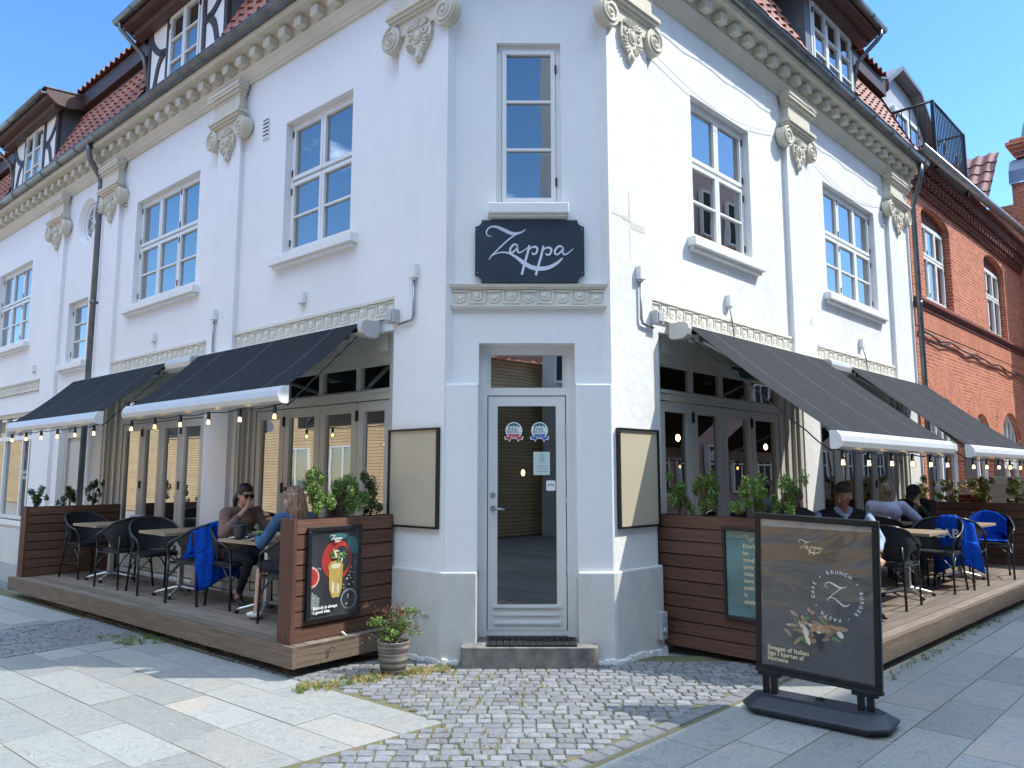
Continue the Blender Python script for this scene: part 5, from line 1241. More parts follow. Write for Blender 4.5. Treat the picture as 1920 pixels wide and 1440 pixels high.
def awning(fr, s0, s1, cs1, out, zf, label, blabel, zw=3.035, side_arm=True):
    t = thing('awning', label, 'awning', tuple(fr((s0 + s1) / 2, 0, zw)), group='black folding arm awnings over the terraces')
    mb = MB(fr)
    # box on the wall: flat top, rounded belly
    prof = [(.06, zw + .055), (.24, zw + .055), (.275, zw + .03), (.285, zw - .02), (.27, zw - .08), (.22, zw - .115), (.10, zw - .115), (.06, zw - .09)]
    mb.sweep(prof, s0 - .12, s0 - .05); 
    mb.sweep([(.06, zw + .05), (.16, zw + .052), (.18, zw + .04), (.14, zw + .03), (.12, zw - .09), (.06, zw - .085)], s0 - .05, cs1)
    mb.sweep([(.06, zw - .07), (.23, zw - .10), (.26, zw - .065), (.24, zw - .06), (.22, zw - .085), (.06, zw - .055)], s0 - .05, cs1)
    if cs1 > s1 + .1: mb.sweep(prof, s1 + .06, cs1)
    mb.build('cassette', 'awning_metal', t, bevel=.006)
    mb = MB(fr); mb.tube([(s0, .17, zw), (s1, .17, zw)], .045, 10); mb.build('roller', 'foil_dark', t)
    n, m = 16, 14
    def P(i, j): 
        u_, v = i / n, j / m; o = .20 + (out - .20) * v; z = zw + .035 + (zf + .05 - zw - .035) * v - .030 * math.sin(math.pi * v) * (1 + .0 * u_)
        return (s0 + (s1 - s0) * u_, o, z)
    mb = MB(fr)
    for i in range(n):
        for j in range(m):
            q = [P(i, j), P(i + 1, j), P(i + 1, j + 1), P(i, j + 1)]; mb.sm = True
            mb.quad(q, [((a[0] - s0) * .92 + .1, a[1]) for a in q]); mb.quad([(a[0], a[1], a[2] - .003) for a in reversed(q)], [((a[0] - s0) * .92 + .1, a[1]) for a in reversed(q)])
    mb.build('fabric', 'awning_fabric', t, clean=False)
    # front bar: deep rounded profile
    mb = MB(fr); o = out
    pr = [(o - .02, zf + .055), (o + .03, zf + .05), (o + .062, zf + .01), (o + .075, zf - .04), (o + .062, zf - .085), (o + .03, zf - .105), (o - .01, zf - .105), (o - .02, zf - .09)]
    mb.sweep(pr, s0 + .012, s1 - .012); fb = mb.build('front_bar', 'awning_metal', t)
    mb = MB(fr)
    mb.sweep([(a + (.006 if a > o else -.006), z) for a, z in pr], s0 - .004, s0 + .012); mb.sweep([(a + (.006 if a > o else -.006), z) for a, z in pr], s1 - .012, s1 + .004); mb.build('end_cap', 'plastic_white', t)
    # folding arms
    for sg, sa in ((1, s0 + .12), (-1, s1 - .12)):
        L = (s1 - s0) * .36; el = (sa + sg * L * .9, out * .52, zw - .07 + (zf - zw) * .52)
        mb = MB(fr); mb.tube([(sa, .24, zw - .085), el], .024, 8); mb.tube([el, (sa + sg * .06, out - .01, zf - .05)], .02, 8); mb.ell(el, (.042, .042, .03), 8); mb.box(sa - .05, sa + .05, .16, .28, zw - .13, zw - .06); mb.build('folding_arm', 'awning_arm', t)
    # string of lights under the bar
    lt = thing('string_lights', blabel, 'string lights', tuple(fr(s0, out, zf)), group='festoon lights under the awning bars')
    nb = 6; mb = MB(fr); pts = []
    xs = [s0 + .14 + (s1 - s0 - .28) * i / (nb - 1) for i in range(nb)]
    for i in range(nb - 1):
        for k in range(5): v = k / 5; pts.append((xs[i] + (xs[i + 1] - xs[i]) * v, out + .02, zf - .118 - .018 * math.sin(math.pi * v)))
    pts.append((xs[-1], out + .02, zf - .118)); pts.insert(0, (s0 + .01, out - .0, zf - .10))
    v0 = Vector((s0 + .015, .22, zw - .07)); v1 = Vector((s0 + .015, out - .02, zf - .11))
    m2 = [tuple(v0.lerp(v1, i / 12) + Vector((0, 0, -.012 - .014 * (i % 2)))) for i in range(13)]
    mb.tube(pts, .0065, 6); mb.tube(m2, .0065, 6); mb.build('cable', 'cable_black', lt)
    for i, x in enumerate(xs):
        o_, z = out + .02, zf - .125
        mb = MB(fr); mb.lathe([(.012, z), (.017, z - .005), (.017, z - .045), (.021, z - .048), (.021, z - .058)], (x, o_), 10); b_ = mb.build('bulb_socket', 'cable_black', lt)
        mb = MB(fr); mb.ell((x, o_, z - .094), (.031, .031, .04), 12); mb.build('bulb', 'glass_bulb', b_)
        mb = MB(fr)
        for a in range(4): mb.tube([(x + .008 * math.cos(a * 1.57), o_ + .008 * math.sin(a * 1.57), z - .072), (x + .012 * math.cos(a * 1.57), o_ + .012 * math.sin(a * 1.57), z - .112)], .0042, 5)
        mb.build('filament', 'bulb_glow', b_)
    return t
awning(FL, 1.03, 4.25, 4.95, 1.00, 2.335, 'black fabric awning over the two women, left of the entrance', 'six lit bulbs under the awning above the two women')
awning(FL, 5.04, 8.37, 8.37, 1.00, 2.32, 'black fabric awning at the far end of the left facade', 'six lit bulbs under the far left awning bar')
awning(FR, 1.05, 4.27, 4.97, 1.57, 1.925, 'black fabric awning over the man in the cap, right of the entrance', 'six lit bulbs under the awning bar above the man in the cap')
awning(FR, 5.05, 8.40, 8.40, 1.57, 1.91, 'black fabric awning at the far end of the right facade', 'six lit bulbs under the far right awning bar')
for fr, a, b_ in ((FL, .98, 8.5), (FR, 1.0, 8.5)):
    mb = MB(fr); mb.box(a, b_, .0, .12, 3.09, 3.10); mb.build('awning_flashing', 'frame_white', BL)
# heaters seen under the awnings
mat('heater_green', (.02, .06, .065), .35, .3)
for fr, s, lab in ((FL, 2.25, 'dark teal heater lamp above the left shopfront'), (FR, 2.4, 'dark teal heater lamp above the right shopfront')):
    t = thing('patio_heater', lab, 'heater', tuple(fr(s, 0, 2.8)))
    mb = MB(fr); mb.tube([(s - .02, -.06, 2.8), (s, .08, 2.76), (s, .14, 2.74)], .018, 8); mb.build('bracket', 'heater_green', t)
    mb = MB(fr); mb.tube([(s - .14, .16, 2.72), (s + .14, .16, 2.72)], .075, 12); mb.build('shade', 'heater_green', t)
# ================================================================ chairs and tables
def weave(name, col, col2):
    m = mat(name, col, .55, spec=.35); t = m.node_tree; p = t.nodes['Principled BSDF']
    tcn = nd(t, 'ShaderNodeTexCoord'); c = nd(t, 'ShaderNodeTexChecker'); c.inputs['Scale'].default_value = 150
    c.inputs['Color1'].default_value = (*col, 1); c.inputs['Color2'].default_value = (*col2, 1)
    t.links.new(tcn.outputs['Object'], c.inputs['Vector']); t.links.new(c.outputs['Color'], p.inputs['Base Color'])
    b = nd(t, 'ShaderNodeBump'); b.inputs['Strength'].default_value = .6; b.inputs['Distance'].default_value = .003; t.links.new(c.outputs['Fac'], b.inputs['Height']); t.links.new(b.outputs['Normal'], p.inputs['Normal'])
weave('weave_black', (.022, .025, .03), (.01, .011, .013))
mat('tube_black', (.018, .019, .022), .3, .2, spec=.6)
mat('steel', (.55, .55, .54), .3, .85); mat('foot_black', (.015, .015, .015), .6)
RIM = [(0, -.30, .835), (.14, -.275, .825), (.235, -.17, .78), (.275, -.03, .70), (.283, .09, .655), (.272, .165, .625), (.252, .205, .56), (.243, .205, .46)]
def crm(P, n):
    out = []
    for i in range(len(P) - 1):
        p0, p1, p2, p3 = P[max(i - 1, 0)], P[i], P[i + 1], P[min(i + 2, len(P) - 1)]
        for j in range(n):
            t = j / n; out.append(tuple(.5 * (2 * p1[a] + (-p0[a] + p2[a]) * t + (2 * p0[a] - 5 * p1[a] + 4 * p2[a] - p3[a]) * t * t + (-p0[a] + 3 * p1[a] - 3 * p2[a] + p3[a]) * t ** 3) for a in range(3)))
    out.append(tuple(P[-1])); return out
def make_chair(label):
    t = thing('cafe_chair', label, 'chair', local=True, group='black woven cafe armchairs')
    rim = crm(RIM, 5); full = [(-x, y, z) for x, y, z in reversed(rim[1:])] + rim
    # shell
    mb = MB(FW); k = 20; shell = [(-x, y, z) for x, y, z in reversed(rim[1:k])] + rim[:k]; m = 8; n = len(shell) - 1
    def S(i, j, off=0):
        x, y, z = shell[i]; u = abs(i - n / 2) / (n / 2); v = j / m
        bx, by = x * .84, y * .80 + .03 if y < 0 else y
        bz = .47 + (z - .47) * max(0, (u - .55) / .45) ** 1.3
        bul = .02 * math.sin(math.pi * v)
        q = Vector((x + (bx - x) * v, y + (by - y) * v, z + (bz - z) * v)); d = Vector((q.x, q.y, 0)).normalized() if q.xy.length > .01 else Vector((0, -1, 0))
        return tuple(q + d * (bul + off))
    mb.sm = True
    for i in range(n):
        for j in range(m):
            mb.quad([S(i, j), S(i + 1, j), S(i + 1, j + 1), S(i, j + 1)]); mb.quad([S(i, j, -.009), S(i, j + 1, -.009), S(i + 1, j + 1, -.009), S(i + 1, j, -.009)])
    mb.sm = False; mb.build('backrest', 'weave_black', t, clean=False)
    mb = MB(FW)
    def sq(a, r_): c, s_ = math.cos(a), math.sin(a); k_ = (abs(c) ** 3.2 + abs(s_) ** 3.2) ** (-1 / 3.2); return (r_ * .225 * c * k_, .0 + r_ * .225 * s_ * k_ * (1.0 if s_ > 0 else 1.06))
    P = [sq(2 * math.pi * i / 28, 1) for i in range(28)]; mb.prism([(x, y + .0) for x, y in P], .432, .458); mb.prism([(x * .9, y * .9) for x, y in P], .458, .464)
    mb.build('seat', 'weave_black', t, bevel=.006)
    mb = MB(FW); mb.tube([(x, y - .0, z) for x, y, z in full], .0135, 8); mb.build('arm_rail', 'tube_black', t)
    for sx in (-1, 1):
        for pts in ([(sx * .243, .205, .47), (sx * .243, .215, .25), (sx * .245, .225, .0)], [(sx * .185, -.20, .62), (sx * .195, -.205, .44), (sx * .215, -.27, .0)]):
            mb = MB(FW); mb.tube(pts, .0125, 8); l_ = mb.build('leg', 'tube_black', t); mb = MB(FW); mb.tube([(pts[-1][0], pts[-1][1], .0), (pts[-1][0], pts[-1][1], .022)], .015, 8); mb.build('foot_cap', 'foot_black', l_)
    mb = MB(FW)
    for sx in (-1, 1):
        mb.tube([(sx * .243, .21, .42), (sx * .195, -.20, .42)], .010, 6)
        mb.tube(crm([(sx * .243, .213, .27), (sx * .18, .21, .34), (sx * .08, .2, .425)], 4), .008, 6); mb.tube(crm([(sx * .205, -.235, .24), (sx * .15, -.22, .34), (sx * .06, -.2, .42)], 4), .008, 6)
        mb.tube(crm([(sx * .244, .215, .25), (sx * .225, .1, .36), (sx * .21, .0, .42)], 4), .008, 6)
    mb.tube([(-.243, .205, .425), (.243, .205, .425)], .010, 6); mb.tube([(-.195, -.2, .425), (.195, -.2, .425)], .010, 6); mb.tube([(-.245, .214, .2), (-.205, -.24, .2)], .008, 6); mb.tube([(.245, .214, .2), (.205, -.24, .2)], .008, 6)
    mb.build('brace', 'tube_black', t, clean=False)
    return t
chair0 = make_chair('black woven armchair under the woman in the brown sweater'); used = [0]
def yaw_of(v): return math.atan2(v.y, v.x) - math.pi / 2
def place_chair(fr, s, o, d, label, twist=0):
    """d: +1 faces away along the facade, -1 faces the corner, or a yaw vector"""
    v = (fr.u * d) if isinstance(d, (int, float)) else Vector(d)
    c = chair0 if not used[0] else dup(chair0); used[0] = 1
    c.location = fr(s, o, .25); c.rotation_euler = (0, 0, yaw_of(v) + R(twist)); c['label'] = label; return c
place_chair(FL, 2.62, .46, -1, 'black woven armchair under the woman in the brown sweater', 4)
place_chair(FL, 1.36, .62, 1, 'black woven armchair under the long-haired woman in the denim jacket', -5)
place_chair(FL, 3.14, .62, 1, 'black woven armchair with a blue blanket over its back, on the left deck', 8)
place_chair(FL, 4.22, .62, -1, 'empty black armchair facing the corner, across the table from the blue blanket', -6)
place_chair(FL, 4.92, .66, 1, 'empty black armchair turned away, back to back with another on the left deck', 5)
place_chair(FL, 6.18, .62, -1, 'empty black armchair beside the far planter screen of the left deck', 10)
place_chair(FR, 3.12, 1.24, 1, 'empty black armchair nearest the advertising board on the right deck', 5)
place_chair(FR, 4.62, 1.28, -1, 'empty black armchair facing the corner beside the blanket with white letters', -4)
place_chair(FR, 5.18, 1.36, 1, 'black armchair with a lettered blue blanket over its back, right deck', 0)
place_chair(FR, 6.38, 1.42, -1, 'black armchair lined with a blue blanket near the far right screen', 14)
place_chair(FR, 2.42, 1.02, (-.15, -1, 0), 'black armchair under the man in the brown cap', 0)
place_chair(FR, 1.98, .52, 1, 'black armchair under the brown-haired person behind the man in the cap', 0)
place_chair(FR, 4.70, .66, 1, 'black armchair under the woman in the lilac-blue shirt', 0)
place_chair(FR, 5.98, .68, -1, 'black armchair under the man in the dark cap', 0)

def make_table(label):
    t = thing('cafe_table', label, 'table', local=True, group='square cafe tables')
    mb = MB(FW); mb.r = .4
    for i in range(6): mb.box(-.33, .33, -.33 + i * .11 + .002, -.33 + (i + 1) * .11 - .002, .70, .722, rnd=(i * .37) % 1)
    top = mb.build('tabletop', 'wood_table', t)
    mb = MB(FW)
    for a, b_, c, d in ((-.345, .345, -.345, -.33), (-.345, .345, .33, .345), (-.345, -.33, -.33, .33), (.33, .345, -.33, .33)): mb.box(a, b_, c, d, .694, .7235, rnd=.9)
    mb.build('edge', 'wood_table', top)
    mb = MB(FW); mb.box(-.028, .028, -.028, .028, .06, .69); mb.box(-.16, .16, -.02, .02, .672, .694); mb.box(-.02, .02, -.16, .16, .673, .695); mb.build('column', 'steel', t, bevel=.004)
    for a in range(4):
        c, s_ = math.cos(R(45 + 90 * a)), math.sin(R(45 + 90 * a)); mb = MB(FW)
        mb.tube(crm([(0, 0, .10), (c * .12, s_ * .12, .075), (c * .28, s_ * .28, .035)], 4), [.02] * 4 + [.018] * 4 + [.014], 8); f_ = mb.build('leg', 'steel', t)
        mb = MB(FW); mb.ell((c * .285, s_ * .285, .022), (.026, .026, .022), 8); mb.build('foot_cap', 'foot_black', f_)
    return t
tab0 = make_table('square wooden cafe table'); tu = [0]
def place_table(fr, s, o, label, tw=0):
    c = tab0 if not tu[0] else dup(tab0); tu[0] = 1
    c.location = fr(s, o, .25); c.rotation_euler = (0, 0, yaw_of(fr.u) + R(tw)); c['label'] = label; return c
place_table(FL, 2.02, .50, 'square wooden table with food bowls and a mug between the two women', 2)
place_table(FL, 3.70, .56, 'empty square table beside the chair with the blue blanket, left deck', -2)
place_table(FL, 5.60, .56, 'empty square table with a white menu card, far end of the left deck', 2)
place_table(FR, 3.88, 1.18, 'empty square table at the street edge of the right deck, nearest the viewer', 1)
place_table(FR, 5.76, 1.22, 'square table between the two blue blankets on the right deck', -2)
place_table(FR, 5.32, .42, 'square table between the woman in lilac-blue and the man in the dark cap', 0)

# small things on the tables
mat('ceramic_dark', (.025, .03, .045), .35, spec=.6, nscale=3, namt=.3); mat('ceramic_white', (.75, .75, .72), .3); mat('napkin', (.8, .8, .79), .8)
mat('food_green', (.10, .2, .03), .6); mat('food_cream', (.7, .6, .42), .6); mat('food_orange', (.55, .2, .05), .5); mat('card_white', (.72, .74, .78), .5)
def P2(fr, s, o, z): return tuple(fr(s, o, z))
T0 = .25 + .7235
t = thing('mug', 'dark blue ribbed ceramic mug on the table between the two women', 'mug', P2(FL, 2.12, .76, T0)); p = FL(2.12, .76, 0)
mb = MB(FW); prof = [(.045, T0)]
for i in range(7): z = T0 + .012 + i * .018; prof += [(.048 + i * .0022, z), (.052 + i * .0022, z + .009)]
prof += [(.066, T0 + .142), (.061, T0 + .142), (.045, T0 + .03)]
mb.lathe(prof, (p.x, p.y), 20); mb.build('cup', 'ceramic_dark', t)
t = thing('salad_bowl', 'dark bowl of food on the table in front of the woman in brown', 'bowl', P2(FL, 1.93, .66, T0)); p = FL(1.93, .68, 0)
mb = MB(FW); mb.lathe([(.05, T0), (.085, T0 + .02), (.10, T0 + .07), (.093, T0 + .07), (.07, T0 + .03)], (p.x, p.y), 20); mb.build('bowl', 'ceramic_dark', t)
rr = random.Random(4)
for nm, mt, n_ in (('egg', 'ceramic_white', 5), ('greens', 'food_green', 16), ('sauce', 'food_orange', 6)):
    mb = MB(FW)
    for i in range(n_): a = rr.uniform(0, 6.28); q = rr.uniform(0, .065); mb.ell((p.x + q * math.cos(a), p.y + q * math.sin(a), T0 + .07), (.02, .02, .014), 8)
    mb.build(nm, mt, t)
t = thing('plate_of_food', 'pale bowl of salad beside the denim jacket on the left table', 'bowl', P2(FL, 1.80, .48, T0)); p = FL(1.80, .50, 0)
mb = MB(FW); mb.lathe([(.05, T0), (.08, T0 + .04), (.105, T0 + .09), (.098, T0 + .09), (.06, T0 + .04)], (p.x, p.y), 20); mb.build('bowl', 'food_cream', t)
mb = MB(FW)
for i in range(22): a = rr.uniform(0, 6.28); q = rr.uniform(0, .08); mb.ell((p.x + q * math.cos(a), p.y + q * math.sin(a), T0 + .095), (.022, .014, .014), 8)
mb.build('greens', 'food_green', t)
t = thing('napkin', 'crumpled white napkin on the left table beside the ribbed mug', 'napkin', P2(FL, 2.22, .78, T0)); c = FL(2.2, .70, 0)
mb = MB(FW); N = 8
for i in range(N):
    for j in range(N):
        f = lambda a, b_: (c.x - .10 + a * .022, c.y - .07 + b_ * .018, T0 + .004 + .012 * abs(math.sin(a * 1.3 + b_ * .9)))
        mb.quad([f(i, j), f(i + 1, j), f(i + 1, j + 1), f(i, j + 1)])
mb.build('paper', 'napkin', t, clean=False)
t = thing('knife_and_fork', 'steel cutlery with a wooden handle on the left table', 'cutlery', P2(FL, 1.86, .8, T0))
a, b_ = FL(2.0, .80, T0 + .008), FL(1.78, .76, T0 + .008); mb = MB(FW); mb.tube([tuple(a), tuple(b_)], .006, 6); mb.build('blade', 'steel', t)
t = thing('menu_card', 'white menu card standing on the far table of the left deck', 'menu card', P2(FL, 5.5, .5, T0)); q = FL(5.45, .40, 0)
mb = MB(FL); mb.box(5.38, 5.395, .30, .45, T0, T0 + .10); mb.build('card', 'card_white', t)
t = thing('napkin_holder', 'dark napkin holder with white napkins on the inner table, right deck', 'napkin holder', P2(FR, 5.5, .5, T0))
mb = MB(FR); mb.box(5.45, 5.55, .46, .54, T0, T0 + .08); mb.build('holder', 'ceramic_dark', t); mb = MB(FR); mb.box(5.46, 5.54, .48, .50, T0 + .01, T0 + .12); mb.box(5.46, 5.54, .505, .52, T0 + .01, T0 + .105); mb.build('paper', 'napkin', t)
t = thing('drinking_glass', 'clear drinking glass on the street-side table between the blue blankets', 'glass', P2(FR, 5.7, 1.2, T0)); p = FR(5.7, 1.2, 0)
mb = MB(FW); mb.lathe([(.028, T0), (.034, T0 + .11), (.031, T0 + .11), (.026, T0 + .01)], (p.x, p.y), 14); mb.build('tumbler', 'glass_poster', t)

# ================================================================ blue blankets
mat('fleece_blue', (.008, .085, .52), .95, spec=.1, nscale=14, col2=(.005, .05, .36), bump=.5, bscale=160)
def blanket(fr, s, o, d, tw, label, kind):
    v = fr.u * d; yw = yaw_of(v) + R(tw); loc = fr(s, o, .25)
    M = Matrix.Translation(loc) @ Matrix.Rotation(yw, 4, 'Z')
    t = thing('blanket', label, 'blanket', tuple(loc), yw)
    f = lambda x, y, z: M @ Vector((x, y, z))
    mb = MB(f); mb.sm = True; n, m = 30, 34
    rr = random.Random(int(s * 9)); ph = rr.uniform(0, 6)
    def prof(u):      # u 0..1 from front hang over the rim to the back hang; returns y offset, z
        if kind == 'drape':
            if u < .3: k = u / .3; return (-.225 - .05 * k, .50 + .345 * k)
            if u < .42: k = (u - .3) / .12; return (-.275 - .05 * k, .845 + .018 * math.sin(math.pi * k) )
            k = (u - .42) / .58; return (-.325 - .035 * math.sin(k * 2.6), .845 - .62 * k)
        k = u
        if k < .45: q = k / .45; return (.16 - .34 * q, .475)
        if k < .85: q = (k - .45) / .4; return (-.18 - .075 * q, .475 + .37 * q)
        q = (k - .85) / .15; return (-.255 - .08 * q, .845 + .015 * math.sin(math.pi * q) - .13 * q * q)
    def Q(i, j):
        a = -.5 + i / n; u = j / m; y, z = prof(u)
        wid = (.44 + .10 * u) if kind == 'drape' else .42
        x = a * wid; ring = 1 - .55 * (2 * a) ** 2
        # follow the curved rail
        yy = y
        if y < -.2: yy = y + .30 * (2 * a) ** 2 * .42; z -= .10 * (2 * a) ** 2 * (1 if z > .6 else .2)
        fold = .016 * math.sin(a * 17 + ph) * (abs(u - .4) + .15) + .009 * math.sin(a * 41 + u * 7 + ph)
        sk = .11 * (u - .4) * (1 if kind == 'drape' else 0)
        if kind == 'drape' and u > .9: z += .06 * math.sin(a * 5 + 1)
        return (x + sk, yy - fold if kind == 'drape' else yy + abs(fold) * .6, z + (.008 if kind != 'drape' else 0) + fold * .3)
    for i in range(n):
        for j in range(m): mb.quad([Q(i, j), Q(i + 1, j), Q(i + 1, j + 1), Q(i, j + 1)])
    ob = mb.build('fleece', 'fleece_blue', t, clean=True)
    md = ob.modifiers.new('thick', 'SOLIDIFY'); md.thickness = .008; md.offset = 0
    return t, M, Q
blanket(FL, 3.14, .62, 1, 8, 'royal blue fleece blanket hanging over a chair back on the left deck', 'drape')
bt, M, Q = blanket(FR, 5.18, 1.36, 1, 0, 'royal blue blanket with white letters over a chair back on the right deck', 'drape')
m4 = M @ Matrix.Translation((0, -.374, .60)) @ Matrix.Rotation(R(90), 4, 'X'); 
mesh_text('CABI', .15, 'lettering', 'ink_white', bt, m4, .002, .003)
m5 = M @ Matrix.Translation((0, -.385, .42)) @ Matrix.Rotation(R(90), 4, 'X')
bt2, M2, Q2 = blanket(FR, 6.38, 1.42, -1, 14, 'royal blue blanket with a white swirl lining the far right chair', 'sit')
f2 = lambda x, y, z: M2 @ Vector((x, y, z)); mb = MB(f2); mb.tube([(-.12 + .02 * i, -.215 - .0055 * i * .9, .53 + .028 * i - .0012 * i * i) for i in range(10)], .007, 5); mb.tube([(.1 + .05 * math.cos(a * .5), -.20 - .004 * a, .62 + .06 * math.sin(a * .5)) for a in range(10)], .007, 5); mb.build('print', 'ink_white', bt2)

# ================================================================ shrubs
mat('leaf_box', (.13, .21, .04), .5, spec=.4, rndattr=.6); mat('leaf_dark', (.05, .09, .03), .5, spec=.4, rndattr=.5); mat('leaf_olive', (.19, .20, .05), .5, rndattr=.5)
mat('leaf_red', (.14, .06, .03), .5, rndattr=.5); mat('leaf_straw', (.38, .27, .10), .7, rndattr=.4); mat('twig', (.10, .07, .04), .8)
def shrub(p, r_, h, n, mt, label, name='box_shrub', group=None, size=.016, seed=0, lean=(0, 0), mt2=None, cat='shrub', sparse=False):
    rng = random.Random(seed + int(p.x * 100)); t = thing(name, label, cat, tuple(p), group=group)
    mb = MB(FW)
    for i in range(9 if sparse else 7):
        a = rng.uniform(0, 6.28); q = rng.uniform(.3, .8) * r_; e = Vector((p.x + q * math.cos(a) + lean[0], p.y + q * math.sin(a) + lean[1], p.z + h * rng.uniform(.6, .97)))
        mb.tube([tuple(p - Vector((0, 0, .03))), tuple(p.lerp(e, .5) + Vector((0, 0, h * .08))), tuple(e)], [.004, .003, .002], 5)
    mb.build('twigs', 'twig', t, clean=False)
    mb = MB(FW); leaves(mb, (p.x + lean[0] * .6, p.y + lean[1] * .6, p.z + h * .54), (r_, r_, h * .5), n, size, rng); mb.build('foliage', mt, t, clean=False)
    if mt2: mb = MB(FW); leaves(mb, (p.x, p.y, p.z + h * .6), (r_, r_, h * .5), n // 2, size, rng); mb.build('new_growth', mt2, t, clean=False)
GS = 'box shrubs growing from the planter screens'
for (fr, s, o, z, r_, h, n, mt, lab, sd_, lean) in (
    (FL, .74, .86, 1.21, .165, .42, 3600, 'leaf_box', 'tall bright green box shrub behind the seated long-haired woman', 1, (0, 0)),
    (FL, .74, .58, 1.21, .125, .38, 2400, 'leaf_box', 'middle green shrub of three growing above the left food poster', 2, (.03, 0)),
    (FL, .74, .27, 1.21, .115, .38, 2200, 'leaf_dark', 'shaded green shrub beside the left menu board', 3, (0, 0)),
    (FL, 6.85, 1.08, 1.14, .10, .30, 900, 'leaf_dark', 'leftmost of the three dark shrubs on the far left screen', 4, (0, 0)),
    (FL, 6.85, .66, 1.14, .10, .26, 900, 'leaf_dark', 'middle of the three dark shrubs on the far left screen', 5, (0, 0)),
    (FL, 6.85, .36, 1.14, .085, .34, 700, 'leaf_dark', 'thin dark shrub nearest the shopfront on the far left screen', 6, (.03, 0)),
    (FR, .83, .20, 1.21, .12, .38, 2400, 'leaf_box', 'green box shrub nearest the right menu board', 7, (0, 0)),
    (FR, .83, .46, 1.21, .125, .40, 2600, 'leaf_box', 'second green box shrub from the right menu board', 8, (0, 0)),
    (FR, .83, .95, 1.21, .17, .36, 3000, 'leaf_box', 'wide green box shrub above the half-hidden teal poster', 9, (0, 0)),
    (FR, .83, 1.27, 1.21, .135, .38, 2400, 'leaf_box', 'green box shrub left of the man in the brown cap', 10, (0, 0)),
    (FR, 8.1, .12, 1.14, .14, .42, 1500, 'leaf_olive', 'olive green shrub behind the man in the dark cap', 11, (0, 0)),
    (FR, 8.1, .52, 1.14, .16, .36, 1700, 'leaf_olive', 'spreading olive shrub left of the red-brown trough on the far right screen', 12, (0, 0)),
    (FR, 8.1, 1.0, 1.14, .14, .40, 1700, 'leaf_olive', 'olive shrub right of the red-brown trough on the far right screen', 13, (0, 0)),
    (FR, 8.1, 1.42, 1.14, .18, .40, 1900, 'leaf_olive', 'olive shrub at the right edge of the far right screen', 14, (0, 0))):
    shrub(fr(s, o, z), r_, h, n, mt, lab, seed=sd_, lean=lean, group=GS, size=.013 if fr(s, o, z).y < 8.5 else .02, sparse=mt == 'leaf_dark')
t = thing('plant_trough', 'red-brown trough of straw-coloured grasses on the far right screen', 'plant trough', P2(FR, 8.5, .8, 1.15))
mb = MB(FR); mb.box(8.35, 8.5, .58, 1.0, 1.12, 1.28); mb.build('trough', 'brick_dark', t); mb = MB(FW); q = FR(8.42, .8, 1.38); leaves(mb, (q.x, q.y, q.z), (.22, .18, .12), 700, .024, random.Random(5)); mb.build('grasses', 'leaf_straw', t, clean=False)
# potted plant beside the step
mat('pot_glaze', (.15, .125, .105), .45, nscale=5, col2=(.08, .07, .06)); 
def pot_mat():
    m = MAT['pot_glaze']; t = m.node_tree; p = t.nodes['Principled BSDF']; tcn = nd(t, 'ShaderNodeTexCoord'); mp_ = nd(t, 'ShaderNodeMapping'); mp_.inputs['Scale'].default_value = (2, 2, 60)
    n = nd(t, 'ShaderNodeTexNoise'); n.inputs['Scale'].default_value = 1; n.inputs['Detail'].default_value = 3; r = nd(t, 'ShaderNodeValToRGB'); e = r.color_ramp.elements; e[0].position = .38; e[0].color = (.075, .065, .06, 1); e[1].position = .64; e[1].color = (.36, .32, .28, 1); q = e.new(.52); q.color = (.13, .11, .10, 1)
    t.links.new(tcn.outputs['Object'], mp_.inputs['Vector']); t.links.new(mp_.outputs['Vector'], n.inputs['Vector']); t.links.new(n.outputs['Fac'], r.inputs['Fac']); t.links.new(r.outputs['Color'], p.inputs['Base Color'])
pot_mat()
px, py = -.965, 6.29
t = thing('potted_plant', 'small reddish green bush in a striped grey-brown glazed pot beside the entrance pier', 'potted plant', (px, py, 0))
mb = MB(FW); mb.lathe([(.092, .0), (.098, .01), (.118, .12), (.128, .22), (.13, .25), (.132, .262), (.122, .264), (.116, .245), (.10, .235)], (px, py), 28); mb.build('pot', 'pot_glaze', t)
mb = MB(FW); mb.lathe([(.02, .236), (.112, .238)], (px, py), 20); mb.build('soil', 'soil', t)
mb = MB(FW); rng = random.Random(31)
for i in range(22):
    a = rng.uniform(0, 6.28); q = rng.uniform(.05, .19); mb.tube([(px + .01, py, .23), (px + q * .4 * math.cos(a), py + q * .4 * math.sin(a), .34), (px + q * math.cos(a) + .01, py + q * math.sin(a), .34 + rng.uniform(.06, .19))], [.005, .004, .002], 5)
mb.build('twigs', 'twig', t, clean=False)
mb = MB(FW); leaves(mb, (px + .015, py, .405), (.20, .17, .125), 1500, .012, rng); leaves(mb, (px, py, .33), (.12, .12, .08), 500, .013, rng); mb.build('foliage', 'leaf_box', t, clean=False)
mb = MB(FW); leaves(mb, (px + .01, py, .43), (.215, .18, .12), 800, .0105, rng); mb.build('red_leaves', 'leaf_red', t, clean=False)

